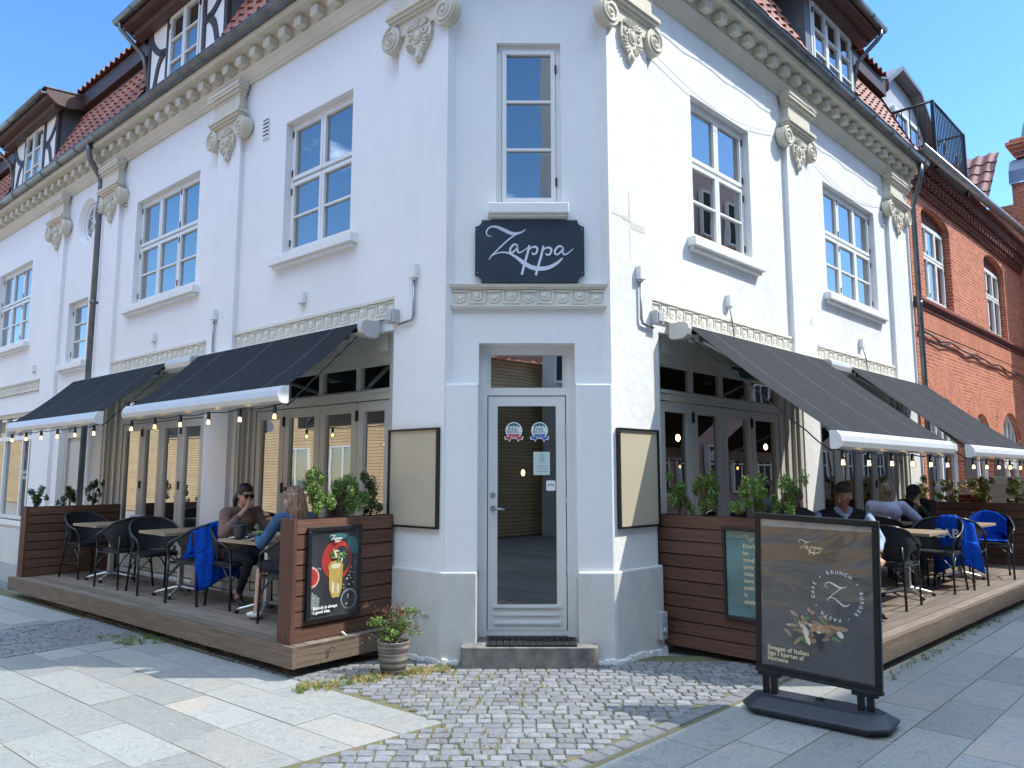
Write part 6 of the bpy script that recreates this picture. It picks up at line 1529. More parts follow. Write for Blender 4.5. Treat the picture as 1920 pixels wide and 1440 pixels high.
# weeds and grass in the joints
mat('grass_blade', (.15, .20, .04), .6, rndattr=.5); mat('dry_blade', (.42, .33, .12), .7, rndattr=.4)
def tufts(spots, mt, name, seed, hh=.04):
    rng = random.Random(seed); mb = MB(FW)
    for x, y, r_, n in spots:
        for i in range(n):
            a = rng.uniform(0, 6.28); q = r_ * math.sqrt(rng.random()); bx, by = x + q * math.cos(a), y + q * math.sin(a); h = hh * rng.uniform(.4, 1.2); l = rng.uniform(-1, 1), rng.uniform(-1, 1); w_ = rng.uniform(.0015, .003); b2 = rng.uniform(0, 6.28)
            dx, dy = w_ * math.cos(b2), w_ * math.sin(b2); mb.r = rng.random()
            mb.face([(bx - dx, by - dy, 0), (bx + dx, by + dy, 0), (bx + dx * .6 + l[0] * h * .4, by + dy * .6 + l[1] * h * .4, h * .6), (bx - dx * .6 + l[0] * h * .4, by - dy * .6 + l[1] * h * .4, h * .6)])
            mb.face([(bx + dx * .6 + l[0] * h * .4, by + dy * .6 + l[1] * h * .4, h * .6), (bx - dx * .6 + l[0] * h * .4, by - dy * .6 + l[1] * h * .4, h * .6), (bx + l[0] * h, by + l[1] * h, h)])
    tag(mb.build(name, mt, clean=False), {'grass_blade': 'short green grass and moss growing in the paving joints and beside the deck', 'dry_blade': 'yellow dried weeds between the cobbles in front of the entrance'}[mt], 'weeds', kind='stuff')
rng = random.Random(77); G1, G2 = [], []
for i in range(60): s = rng.uniform(.45, .8); p = FL(s, rng.uniform(.95, 1.2), 0)
for i in range(150):   # fringe along the short side of the left deck
    a = rng.random(); x = -1.62 + a * 1.15 + rng.uniform(-.05, .05); y = 5.86 + a * .62 + rng.gauss(-.02, .07); (G1 if rng.random() < .5 else G2).append((x, y, .03, 26))
for i in range(330):
    x, y = rng.uniform(-1.5, 1.3), rng.uniform(4.6, 6.45); w_ = math.exp(-((x + .55) / .75) ** 2) * (1 if y > 5.3 else .4)
    if rng.random() < w_ and (lin(FL, (x, y))[1] < 1.08 or (Vector((x, y, 0)) - TIP).dot(TN) < -.03): (G2 if rng.random() < .72 else G1).append((x, y, .014, 9))
for i in range(120):
    x, y = rng.uniform(-.6, 1.6), rng.uniform(4.2, 6.2)
    if lin(FR, (x, y))[1] < 1.15 and (lin(FL, (x, y))[1] < 1.05 or (Vector((x, y, 0)) - TIP).dot(TN) < -.03): G1.append((x, y, .012, 6))
for i in range(150): s = rng.uniform(.6, 6.5); p = FL(s, 1.02 + rng.uniform(-.04, .14), 0); G1.append((p.x, p.y, .03, 10 if s < 4 else 22))
for i in range(40): p = FL(rng.uniform(2.6, 3.3), rng.uniform(1.2, 1.6), 0); G1.append((p.x, p.y, .04, 20))
for o in (2.43, 1.455, 1.78): 
    for i in range(26): s = rng.uniform(-.4, 1.6); p = FL(s, o - s * .0, 0); G1.append((p.x + rng.uniform(-.005, .005), p.y, .005, 4)) if rng.random() < .0 else None
for i in range(60): p = FR(rng.uniform(1, 6), 1.86 + rng.uniform(-.05, .06), 0); G1.append((p.x, p.y, .02, 8))
tufts(G1, 'grass_blade', 'joint_grass', 5); tufts(G2, 'dry_blade', 'dry_weeds', 6, .045)
# litter and fallen petals
mb = MB(FW)
for i in range(60): x, y = rng.uniform(-3, 3), rng.uniform(3.8, 6.3); mb.r = rng.random(); s_ = rng.uniform(.003, .008); z = .012 if lin(FL, (x, y))[1] < 1.1 and lin(FR, (x, y))[1] < 1.2 else .003; mb.face([(x, y, z), (x + s_, y + .002, z + .002), (x + s_, y + s_, z), (x, y + s_, z + .003)])
tag(mb.build('petals', 'napkin', clean=False), 'tiny pale petals scattered on the paving', 'petals', kind='stuff')
# ================================================================ posters and freestanding board
mat('poster_black', (.022, .024, .03), .35, nscale=4, col2=(.05, .055, .065)); mat('poster_teal', (.02, .10, .105), .4, nscale=3, col2=(.10, .26, .26)); mat('paint_red', (.60, .05, .035), .5, nscale=12, col2=(.38, .03, .03)); mat('paint_yellow', (.62, .47, .12), .5, nscale=14, col2=(.42, .28, .07))
mat('paint_green', (.12, .36, .07), .5, nscale=16, namt=.4); mat('paint_pink', (.75, .45, .38), .5); mat('paint_grey', (.33, .35, .36), .5, nscale=8, namt=.3); mat('paint_bread', (.55, .36, .20), .6, nscale=18, col2=(.3, .16, .08)); mat('paint_cream', (.72, .66, .50), .5); mat('lettering_cream', (.72, .62, .36), .5)
def ellp(c, z, a, b_, n=24, t0=0, t1=360, rot=0): return [(c + a * math.cos(R(t0 + (t1 - t0) * i / n)) * math.cos(rot) - b_ * math.sin(R(t0 + (t1 - t0) * i / n)) * math.sin(rot), z + a * math.cos(R(t0 + (t1 - t0) * i / n)) * math.sin(rot) + b_ * math.sin(R(t0 + (t1 - t0) * i / n)) * math.cos(rot)) for i in range(n + (t1 - t0 < 360))]
# poster on the left screen: plane s = .62 facing -s, x runs out->in; build a frame whose "s" is (from post towards wall)
LP = Frame((FL(.618, 1.02, 0).x, FL(.618, 1.02, 0).y), (-FL.n.x, -FL.n.y), (-FL.u.x, -FL.u.y))
def poster_frame(fr, w_, z0, z1, t, e=.035, mt='black_powder', dep=.03):
    mb = MB(fr); mb.box(0, w_, 0, dep, z0, z0 + e); mb.box(0, w_, 0, dep, z1 - e, z1); mb.box(0, e, 0, dep - .0005, z0 + e, z1 - e); mb.box(w_ - e, w_, 0, dep - .0005, z0 + e, z1 - e); mb.build('frame', mt, t, bevel=.004)
t = thing('food_poster', 'framed dark poster of a yellow drink, red bowl and leaves on the left screen', 'poster', tuple(LP(.27, 0, .8)))
poster_frame(LP, .55, .40, 1.17, t)
mb = MB(LP); mb.box(.03, .52, .004, .012, .43, 1.14); sh = mb.build('sheet', 'poster_black', t)
L = [.0125]
def layer(poly, mt, nm): mb = MB(LP); mb.plate(poly, L[0] - .0006, L[0]); L[0] += .0004; return mb.build(nm, mt, sh)
layer(ellp(.30, .885, .155, .165), 'paint_red', 'bowl'); layer(ellp(.345, .885, .085, .115), 'poster_black', 'bowl')
layer(ellp(.05, .76, .075, .085, t0=-90, t1=90), 'paint_pink', 'bowl'); layer(ellp(.05, .76, .06, .07, t0=-90, t1=90), 'paint_red', 'bowl')
layer(ellp(.05, .55, .08, .08, t0=-90, t1=90), 'paint_grey', 'berries'); layer(ellp(.43, .55, .085, .085), 'paint_grey', 'bowl'); layer(ellp(.43, .545, .072, .072), 'poster_black', 'bowl')
layer(ellp(.3, 1.08, .10, .028), 'poster_teal', 'leaf'); layer(ellp(.46, 1.0, .05, .08, rot=.4), 'poster_teal', 'leaf')
layer([(.215, .83), (.36, .83), (.352, .64), (.325, .575), (.255, .575), (.225, .64)], 'paint_yellow', 'drink'); layer(ellp(.285, .83, .078, .05), 'paint_yellow', 'drink'); layer(ellp(.285, .835, .05, .022), 'paint_cream', 'drink'); layer(ellp(.26, .66, .014, .05), 'paint_cream', 'drink'); layer(ellp(.31, .65, .012, .045), 'paint_cream', 'drink')
rr = random.Random(12)
for i in range(16): layer(ellp(.27 + rr.uniform(-.03, .1), .92 + rr.uniform(-.04, .04), .028, .009, 8, rot=rr.uniform(-1.5, 1.5)), rr.choice(['paint_green', 'paint_green', 'paint_cream']), 'leaf')
for i in range(26): layer(ellp(rr.choice([rr.uniform(.05, .12), rr.uniform(.36, .47)]), rr.uniform(.5, .85), .005, .005, 6), 'paint_cream', 'seeds')
layer([(.24, .99), (.27, .90), (.285, .93)], 'paint_pink', 'garnish')
zappa('lettering', sh, LP, .275, 1.065, .12, .028, 'ink_white')
mesh_text('Brunch is always', .034, 'lettering', 'ink_white', sh, face_mat(LP, .06, .029, .50, False), .0006, .0012, 'LEFT', 1.05); mesh_text('a good idea', .034, 'lettering', 'ink_white', sh, face_mat(LP, .06, .029, .467, False), .0006, .0012, 'LEFT', 1.05)
mb = MB(LP); mb.quad([(.03, .026, .43), (.52, .026, .43), (.52, .026, 1.14), (.03, .026, 1.14)]); mb.build('cover', 'glass_poster', t, clean=False)
mat('cleat', (.75, .75, .73), .4); mb = MB(LP); mb.tube([(.38, .0, .265), (.38, .025, .27)], .008, 6); mb.tube([(.355, .028, .285), (.405, .028, .245)], .009, 6); cl_ = mb.build('cleat', 'cleat', SL1)
# teal poster behind the advertising board
RP = Frame((FR(.728, .70, 0).x, FR(.728, .70, 0).y), (FR.n.x, FR.n.y), (-FR.u.x, -FR.u.y))
t = thing('quote_poster', 'framed teal poster half hidden behind the freestanding advertising board', 'poster', tuple(RP(.25, 0, .7)))
poster_frame(RP, .52, .37, 1.15, t, .03)
mb = MB(RP); mb.box(.025, .495, .004, .01, .40, 1.12); mb.build('sheet', 'poster_teal', t)
for i, tx in enumerate(('Don\'t', 'let', 'good', 'yoga', 'cake', 'have', 'again', 'it', 'again')): mesh_text(tx, .05, 'lettering', 'lettering_cream', t, face_mat(RP, .19, .012, .98 - i * .058, False), .0006, .001, 'LEFT')
zappa('lettering', t, RP, .26, 1.06, .10, .012, 'lettering_cream')
mb = MB(RP); mb.quad([(.025, .018, .40), (.495, .018, .40), (.495, .018, 1.12), (.025, .018, 1.12)]); mb.build('cover', 'glass_poster', t, clean=False)

# freestanding board: base bar with two posts; poster pocket
a0, a1 = Vector((1.722, 5.445, 0)), Vector((2.352, 4.925, 0)); dd = (a1 - a0).normalized(); nn = Vector((dd.y, -dd.x, 0))
SF = Frame((a0.x, a0.y), (dd.x, dd.y), (nn.x, nn.y)); SWid = (a1 - a0).length
t = thing('advertising_board', 'black framed freestanding advertising board with a dark food poster on a heavy black base', 'advertising board', tuple(a0.lerp(a1, .5)))
mat('base_rubber', (.020, .024, .034), .48, nscale=6, col2=(.032, .036, .045), bump=.15, bscale=200)
mat('frame_black', (.013, .015, .018), .32, .3, nscale=20, namt=.4)
tilt = -.038           # the board stands slightly out of level
class Tilt:
    u, n = SF.u, SF.n
    def __call__(f, s, o, z): return SF(s + (z - .25) * .03, o, z + (s - SWid / 2) * tilt)
TF = Tilt(); zb, zt = .245, 1.325
mb = MB(TF); e = .042; W_ = SWid
mb.box(0, W_, -.018, .022, zb, zb + e); mb.box(0, W_, -.018, .022, zt - e, zt); mb.box(0, e, -.018, .0215, zb + e, zt - e); mb.box(W_ - e, W_, -.018, .0215, zb + e, zt - e); mb.box(-.006, W_ + .006, -.024, .028, zb - .012, zb + .006)
mb.build('frame', 'frame_black', t, bevel=.006)
mb = MB(TF); mb.box(e, W_ - e, -.012, .004, zb + e, zt - e); sh = mb.build('sheet', 'poster_black', t)
L = [.0048]
def layer(poly, mt, nm): mb = MB(TF); mb.plate(poly, L[0] - .0006, L[0]); L[0] += .0003; return mb.build(nm, mt, sh)
mat('steel_reflex', (.30, .31, .31), .5)
k = W_ / .82; layer([(e, zt - e), (W_ - e, zt - e), (W_ - e, zt - e - .035), (e, zt - e - .05)], 'paint_grey', 'paper_edge')
layer(ellp(.50 * k, .55, .215, .205, 36), 'ceramic_dark', 'plate_rim'); layer(ellp(.47 * k, .55, .20, .19, 36), 'poster_black', 'plate')
rr = random.Random(21)
for i in range(64):
    a = rr.uniform(0, 6.28); q = rr.uniform(.02, .15); x, z = .38 * k + q * math.cos(a) * 1.35, .575 + q * math.sin(a) * .72
    layer(ellp(x, z, rr.uniform(.022, .05), rr.uniform(.008, .017), 10, rot=rr.uniform(-1.2, .8)), rr.choice(['paint_bread', 'paint_bread', 'paint_cream', 'paint_green', 'poster_black', 'paint_bread']), 'food')
zappa('lettering', sh, TF, .395 * k, 1.115, .17, .0185, 'lettering_cream')
zappa('lettering', sh, TF, .66 * k + .02, .825, .36, .0186, 'ink_white', only=(0, 1, 2)) if False else None
mb = MB(TF); kk = .165 / 700
for st in (0, 1): stroke(mb, ZAPPA[st], kk, .0186, .0192, TF, (.50 * k + .055 - 650 * kk, .855 + 360 * kk))
stroke(mb, [(400, 640, 8), (480, 595, 20), (580, 600, 28), (690, 680, 40), (800, 760, 46), (900, 770, 36), (990, 700, 12)], kk, .0186, .0193, TF, (.50 * k + .055 - 650 * kk, .855 + 360 * kk)); mb.build('monogram', 'ink_white', sh)
txt = 'CAFÉ • BRUNCH • BURGER • PASTA • '; cx, cz, cr_ = .50 * k + .055, .815, .145
for i, ch in enumerate(txt):
    if ch == ' ': continue
    a = R(188) - 2 * math.pi * i / len(txt)
    x, z = cx + cr_ * math.cos(a), cz + cr_ * math.sin(a); ux = TF.u; M = Matrix((ux, Vector((0, 0, 1)), TF.n)).transposed().to_4x4(); M.translation = TF(x, .0187, z); M = M @ Matrix.Rotation(a - math.pi / 2, 4, 'Z')
    mesh_text(ch, .031, 'lettering', 'ink_white', sh, M, .0004, .0008)
for i, tx in enumerate(('Smagen af Italien', 'lige i hjertet af', 'Horsens')):
    M = Matrix((TF.u, Vector((0, 0, 1)), TF.n)).transposed().to_4x4() @ Matrix.Rotation(0, 4, 'Z'); M.translation = TF(.085, .0187, .395 - i * .036); M = M @ Matrix.Rotation(math.atan(tilt), 4, 'Z')
    mesh_text(tx, .040, 'lettering', 'lettering_cream', sh, M, .0004, .0016, 'LEFT', 1.04)
# creased clear cover sheet
def crease():
    m = bpy.data.materials.new('cover_sheet'); m.use_nodes = True; t_ = m.node_tree; t_.nodes.clear(); o = nd(t_, 'ShaderNodeOutputMaterial'); mixn = nd(t_, 'ShaderNodeMixShader'); tr = nd(t_, 'ShaderNodeBsdfTransparent'); gl = nd(t_, 'ShaderNodeBsdfGlossy'); gl.inputs['Roughness'].default_value = .07
    fr_ = nd(t_, 'ShaderNodeLayerWeight'); pw_ = nd(t_, 'ShaderNodeMath', operation='POWER'); pw_.inputs[1].default_value = 3.5; t_.links.new(fr_.outputs['Facing'], pw_.inputs[0]); mr = nd(t_, 'ShaderNodeMapRange'); mr.inputs['To Min'].default_value = .13; mr.inputs['To Max'].default_value = 1
    tcn = nd(t_, 'ShaderNodeTexCoord'); mp_ = nd(t_, 'ShaderNodeMapping'); mp_.inputs['Scale'].default_value = (1.0, 1.0, 2.2); n = nd(t_, 'ShaderNodeTexNoise'); n.inputs['Scale'].default_value = 1.6; n.inputs['Detail'].default_value = 2; n.inputs['Distortion'].default_value = .8; b = nd(t_, 'ShaderNodeBump'); b.inputs['Strength'].default_value = 1; b.inputs['Distance'].default_value = .012
    t_.links.new(tcn.outputs['Object'], mp_.inputs['Vector']); t_.links.new(mp_.outputs['Vector'], n.inputs['Vector']); t_.links.new(n.outputs['Fac'], b.inputs['Height']); t_.links.new(b.outputs['Normal'], gl.inputs['Normal']); t_.links.new(pw_.outputs['Value'], mr.inputs['Value']); t_.links.new(mr.outputs['Result'], mixn.inputs['Fac']); t_.links.new(tr.outputs['BSDF'], mixn.inputs[1]); t_.links.new(gl.outputs['BSDF'], mixn.inputs[2]); t_.links.new(mixn.outputs['Shader'], o.inputs['Surface']); MAT['cover_sheet'] = m
crease()
mb = MB(TF); mb.quad([(e, .0205, zb + e), (W_ - e, .0205, zb + e), (W_ - e, .0205, zt - e), (e, .0205, zt - e)]); mb.build('cover', 'cover_sheet', t, clean=False)
for x in (.10, W_ - .10):
    mb = MB(SF); z1 = zb + (x - W_ / 2) * tilt
    mb.box(x - .055, x - .012, -.02, .022, .09, z1 - .01); mb.box(x + .002, x + .045, -.02, .022, .09, z1 - .01); mb.build('post', 'frame_black', t, bevel=.004)
    mb = MB(SF); mb.box(x - .085, x + .075, -.026, .03, z1 - .035, z1 + .0); mb.build('clamp', 'frame_black', t, bevel=.004)
# water-filled base: chamfered slab
mb = MB(SF); c = W_ / 2; hl, hw = .47, .215
def ring(f, g_, z): 
    l, w_ = hl * f, hw * g_; k_ = .09
    return [(c - l, -w_ + k_, z), (c - l + k_, -w_, z), (c + l - k_, -w_, z), (c + l, -w_ + k_, z), (c + l, w_ - k_, z), (c + l - k_, w_, z), (c - l + k_, w_, z), (c - l, w_ - k_, z)]
rings = [ring(.93, .85, .0), ring(1.0, 1.0, .04), ring(1.0, 1.0, .055), ring(.90, .55, .105), ring(.89, .50, .108)]
P = [[SF(*p) for p in r_] for r_ in rings]; mb.face(P[0][::-1]); mb.face(P[-1])
for A, B in zip(P, P[1:]):
    for i in range(8): mb.face([A[i], A[(i + 1) % 8], B[(i + 1) % 8], B[i]])
mb.build('base', 'base_rubber', t, bevel=.008)
mb = MB(SF); mb.tube([(c, -.05, .105), (c, -.05, .118)], .028, 14); mb.build('filler_cap', 'frame_black', t)
# ================================================================ people
mat('skin', (.56, .32, .22), .5, nscale=18, namt=.12, spec=.4); mat('skin_tan', (.47, .24, .15), .5, nscale=18, namt=.15, spec=.4)
mat('sweater_brown', (.20, .13, .105), .9, nscale=5, namt=.25, bump=.4, bscale=70); mat('jeans_navy', (.010, .014, .035), .8, nscale=8, namt=.3); mat('denim', (.05, .125, .24), .85, nscale=12, col2=(.03, .07, .15), bump=.4, bscale=90)
mat('shirt_blue', (.40, .50, .72), .8, nscale=7, namt=.15, bump=.3, bscale=25); mat('shirt_lilac', (.42, .46, .68), .8, nscale=6, namt=.15, bump=.3, bscale=20); mat('vest_black', (.012, .012, .016), .75, nscale=6, namt=.3, bump=.5, bscale=20)
mat('jacket_black', (.014, .014, .016), .7, nscale=6, namt=.3); mat('tee_grey', (.28, .27, .26), .8); mat('trousers_dark', (.02, .022, .028), .8); mat('cap_brown', (.075, .062, .05), .85, nscale=9, namt=.3); mat('cap_dark', (.02, .02, .022), .8, nscale=12, namt=.5)
mat('hair_dark', (.022, .012, .010), .45, nscale=30, namt=.4); mat('lens_dark', (.006, .003, .004), .12, spec=.8); mat('shoe_black', (.01, .01, .012), .5); mat('shoe_white', (.7, .7, .68), .6); mat('beard', (.30, .15, .10), .7, nscale=60, namt=.5); mat('lips', (.40, .13, .11), .5); mat('eye_white', (.6, .58, .55), .3)
def hairmat(name, a, b_):
    m = bpy.data.materials.new(name); m.use_nodes = True; t = m.node_tree; p = t.nodes['Principled BSDF']; p.inputs['Roughness'].default_value = .42
    tcn = nd(t, 'ShaderNodeTexCoord'); mp_ = nd(t, 'ShaderNodeMapping'); mp_.inputs['Scale'].default_value = (60, 60, 4); n = nd(t, 'ShaderNodeTexNoise'); n.inputs['Scale'].default_value = 1; n.inputs['Detail'].default_value = 4
    r = nd(t, 'ShaderNodeValToRGB'); r.color_ramp.elements[0].position = .35; r.color_ramp.elements[1].position = .66; r.color_ramp.elements[0].color = (*b_, 1); r.color_ramp.elements[1].color = (*a, 1)
    t.links.new(tcn.outputs['Object'], mp_.inputs['Vector']); t.links.new(mp_.outputs['Vector'], n.inputs['Vector']); t.links.new(n.outputs['Fac'], r.inputs['Fac']); t.links.new(r.outputs['Color'], p.inputs['Base Color'])
    b = nd(t, 'ShaderNodeBump'); b.inputs['Strength'].default_value = .7; b.inputs['Distance'].default_value = .006; t.links.new(n.outputs['Fac'], b.inputs['Height']); t.links.new(b.outputs['Normal'], p.inputs['Normal']); MAT[name] = m
hairmat('hair_blond', (.36, .22, .13), (.10, .055, .035)); hairmat('hair_brown', (.20, .10, .055), (.05, .022, .014)); hairmat('hair_black', (.035, .018, .016), (.010, .006, .006)); hairmat('hair_ash', (.25, .19, .13), (.07, .05, .035))
V = Vector
class Fig:
    """collects round cones and ellipsoids; voxel-remeshed into one continuous surface, faces coloured by the nearest primitive"""
    def __init__(f, M): f.M = M; f.p = []
    def cone(f, a, ra, b_, rb, m): f.p.append(('c', V(a), ra, V(b_), rb, m)); return f
    def ell(f, c, r_, m, rot=None): f.p.append(('e', V(c), V(r_), rot, None, m)); return f
    def nearest(f, C):      # C: n x 3 array; index of the closest primitive for every point
        D = []
        for p in f.p:
            if p[0] == 'c':
                A = np.array(p[1]); B = np.array(p[3]); ab = B - A; t = np.clip(((C - A) @ ab) / max(ab @ ab, 1e-9), 0, 1); D.append(np.linalg.norm(C - A - t[:, None] * ab, axis=1) - (p[2] + (p[4] - p[2]) * t))
            else:
                l = C - np.array(p[1])
                if p[3] is not None: l = l @ np.array(p[3].inverted()).T
                D.append((np.linalg.norm(l / np.array(p[2]), axis=1) - 1) * min(p[2]))
        return np.argmin(np.array(D), axis=0)
    def build(f, name, parent, vox=.011, smooth=6, wob=0):
        bm = bmesh.new()
        for p in f.p:
            if p[0] == 'c':
                ab = p[3] - p[1]; L = max(ab.length, 1e-5); rot = ab.to_track_quat('Z', 'Y').to_matrix().to_4x4(); n = 14
                vs = []; rings = []
                for k in range(4): th = -math.pi / 2 + k * math.pi / 8; rings.append((p[2] * math.cos(th), p[2] * math.sin(th)))
                for k in range(5): th = k * math.pi / 8; rings.append((p[4] * math.cos(th), L + p[4] * math.sin(th)))
                rings = [(max(a, .0004), b_) for a, b_ in rings]
                for a, z in rings: vs.append([bm.verts.new(f.M @ (p[1] + rot.to_3x3() @ V((a * math.cos(2 * math.pi * j / n), a * math.sin(2 * math.pi * j / n), z)))) for j in range(n)])
                for A, B in zip(vs, vs[1:]):
                    for j in range(n): bm.faces.new((A[j], A[(j + 1) % n], B[(j + 1) % n], B[j]))
                bm.faces.new(vs[0][::-1]); bm.faces.new(vs[-1])
            else:
                R3 = p[3] or Matrix.Identity(3); n = 16; m = 10; vs = []
                for k in range(m + 1):
                    th = -math.pi / 2 + math.pi * k / m; a = max(math.cos(th), .004)
                    vs.append([bm.verts.new(f.M @ (p[1] + R3 @ V((p[2].x * a * math.cos(2 * math.pi * j / n), p[2].y * a * math.sin(2 * math.pi * j / n), p[2].z * math.sin(th))))) for j in range(n)])
                for A, B in zip(vs, vs[1:]):
                    for j in range(n): bm.faces.new((A[j], A[(j + 1) % n], B[(j + 1) % n], B[j]))
                bm.faces.new(vs[0][::-1]); bm.faces.new(vs[-1])
        me = bpy.data.meshes.new(name); bm.to_mesh(me); bm.free(); o = bpy.data.objects.new(name, me); COL.objects.link(o)
        r_ = o.modifiers.new('r', 'REMESH'); r_.mode = 'VOXEL'; r_.voxel_size = vox * 1.15; r_.use_smooth_shade = True
        s_ = o.modifiers.new('s', 'SMOOTH'); s_.factor = .5; s_.iterations = smooth
        bpy.context.view_layer.update(); m2 = bpy.data.meshes.new_from_object(o.evaluated_get(bpy.context.evaluated_depsgraph_get())); o.modifiers.clear(); o.data = m2; bpy.data.meshes.remove(me)
        mats = []; Mi = f.M.inverted()
        for p in f.p:
            if p[5] not in mats: mats.append(p[5])
        m2.materials.clear()
        for x in mats: m2.materials.append(MAT[x])
        if wob:
            for v in m2.vertices: v.co += v.normal * wob * (noise.noise(v.co * 14) + .6 * noise.noise(v.co * 34))
        if len(mats) > 1:
            cs = np.empty(len(m2.polygons) * 3, dtype=np.float32); m2.polygons.foreach_get('center', cs); C = cs.reshape(-1, 3).astype(float); MM = np.array(Mi); C = C @ MM[:3, :3].T + MM[:3, 3]
            lut = np.array([mats.index(p[5]) for p in f.p]); m2.polygons.foreach_set('material_index', lut[f.nearest(C)].astype(np.int32))
        for pl in m2.polygons: pl.use_smooth = True
        m2.update(); adopt(o, parent); return o
def hand(F, wrist, d, up, sk, curl=.6, side=1):
    """palm, four unequal curled fingers, thumb leaving the side of the palm"""
    d = V(d).normalized(); up = V(up); up = (up - d * up.dot(d)).normalized(); x = d.cross(up) * side; w_ = V(wrist)
    F.ell(w_ + d * .045, (.036, .036, .036), sk, Matrix((x, d * 1.25, up * .5)).transposed())
    for i, (off, L) in enumerate(((-.027, .062), (-.009, .072), (.009, .068), (.026, .054))):
        a = w_ + d * .078 + x * off; ang = curl * (1 + .08 * i); m = a + (d * math.cos(ang * .6) - up * math.sin(ang * .6)) * L * .5; e = m + (d * math.cos(ang * 1.7) - up * math.sin(ang * 1.7)) * L * .5
        F.cone(a - d * .015, .0105, m, .0095, sk); F.cone(m, .0095, e, .008, sk)
    a = w_ + d * .028 - x * .032; m = a + (d * .6 - x * .7 - up * .3).normalized() * .034; F.cone(a, .0125, m, .011, sk); F.cone(m, .011, m + (d * .9 + x * .1 - up * .4).normalized() * .028, .009, sk)
def head(F, c, yaw, pitch, sk, k=1.0, beard=None):
    Rm = Matrix.Rotation(yaw, 3, 'Z') @ Matrix.Rotation(pitch, 3, 'X'); L = lambda x, y, z: V(c) + Rm @ V((x * k, y * k, z * k)); b = beard or sk
    F.ell(L(0, -.012, .028), (.077 * k, .096 * k, .094 * k), sk, Rm); F.ell(L(0, .02, -.03), (.064 * k, .068 * k, .078 * k), b, Rm); F.ell(L(0, .048, -.082), (.030 * k, .026 * k, .026 * k), b, Rm)
    F.cone(L(0, .083, .012), .009 * k, L(0, .104, -.022), .0145 * k, sk); F.ell(L(0, .070, .040), (.055 * k, .022 * k, .014 * k), sk, Rm)
    for s in (-1, 1): F.ell(L(s * .036, .066, -.018), (.024 * k, .02 * k, .022 * k), sk, Rm); F.ell(L(s * .078, -.005, -.005), (.009 * k, .019 * k, .030 * k), sk, Rm)
    F.ell(L(0, .082, -.052), (.023 * k, .012 * k, .009 * k), 'lips' if not beard else sk, Rm)
    return L, Rm
def eyes(t, M, L, Rm, k=1):
    f = lambda x, y, z: M @ V((x, y, z)); mb = MB(f)
    for s in (-1, 1): c = L(s * .031, .079, .012); mb.ell(tuple(c), (.011 * k, .008 * k, .006 * k), 10)
    e = mb.build('eyes', 'eye_white', t); mb = MB(f)
    for s in (-1, 1): c = L(s * .031, .086, .012); mb.ell(tuple(c), (.0055, .0035, .0055), 8)
    mb.build('pupil', 'hair_dark', e); mb = MB(f)
    for s in (-1, 1): mb.tube([tuple(L(s * .050, .074, .031)), tuple(L(s * .032, .086, .037)), tuple(L(s * .014, .086, .033))], .0035, 5)
    mb.build('eyebrows', 'hair_dark', t)
def person(fr, s, o, d, label, build, scale=1.0, dz=0):
    v = (fr.u * d) if isinstance(d, (int, float)) else V(d); yw = yaw_of(v); loc = fr(s, o, .25 + dz)
    t = thing('person', label, 'person', tuple(loc), yw); M = Matrix.Translation(loc) @ Matrix.Rotation(yw, 4, 'Z') @ Matrix.Scale(scale, 4); build(t, M); return t
def torso(F, top, lean=.0, w_=1.0, bust=False, hip=(0, -.06), belly=1.0):
    hx, hy = hip; 
    F.ell((hx, hy, .545), (.175 * w_, .135, .10), top); F.cone((hx, hy + .0, .60), .135 * w_ * belly, (hx, hy + lean * .5, .78), .130 * w_, top); F.ell((hx, hy + lean * .5, .72), (.165 * w_ * belly, .125 * belly, .14), top)
    F.ell((hx, hy + lean * .8, .92), (.170 * w_, .115, .15), top); F.cone((hx - .13 * w_, hy + lean, 1.015), .062, (hx + .13 * w_, hy + lean, 1.015), .062, top); F.cone((hx, hy + lean, 1.02), .075, (hx, hy + lean, 1.07), .055, top)
    if bust: F.ell((hx, hy + lean * .8 + .085, .90), (.125, .055, .06), top)
def legs(F, mt, knees, ankles, hip=(0, -.06), r_=1.0, low=None, sock=None):
    for i, (k_, a) in enumerate(zip(knees, ankles)):
        sx = (-1, 1)[i]; h = V((hip[0] + sx * .09, hip[1] + .02, .525)); F.cone(h, .092 * r_, V(h).lerp(V(k_), .5), .080 * r_, mt); F.cone(V(h).lerp(V(k_), .5), .080 * r_, k_, .062 * r_, mt)
        m = V(k_).lerp(V(a), .42); F.cone(k_, .060 * r_, m, .056 * r_, low or mt); F.cone(m, .056 * r_, V(k_).lerp(V(a), .86), .040, low or mt)
        if sock: F.cone(V(k_).lerp(V(a), .84), .036, a, .034, sock)
        else: F.cone(V(k_).lerp(V(a), .84), .042, a, .038, low or mt)
def shoe(F, a, d, mt): a = V(a); d = V(d).normalized(); F.cone(a + V((0, 0, -.03)) - d * .02, .036, a + d * .11 + V((0, 0, -.045)), .033, mt); F.cone(a + d * .11 + V((0, 0, -.045)), .033, a + d * .165 + V((0, 0, -.05)), .024, mt)
def arm(F, sh, el, wr, mt, sk, cuff=.95, r_=1.0):
    F.cone(sh, .062 * r_, el, .050 * r_, mt); c = V(el).lerp(V(wr), cuff); F.cone(el, .049 * r_, c, .036 * r_, mt)
    F.cone(V(el).lerp(V(wr), max(0, cuff - .1)), .033, wr, .025, sk)

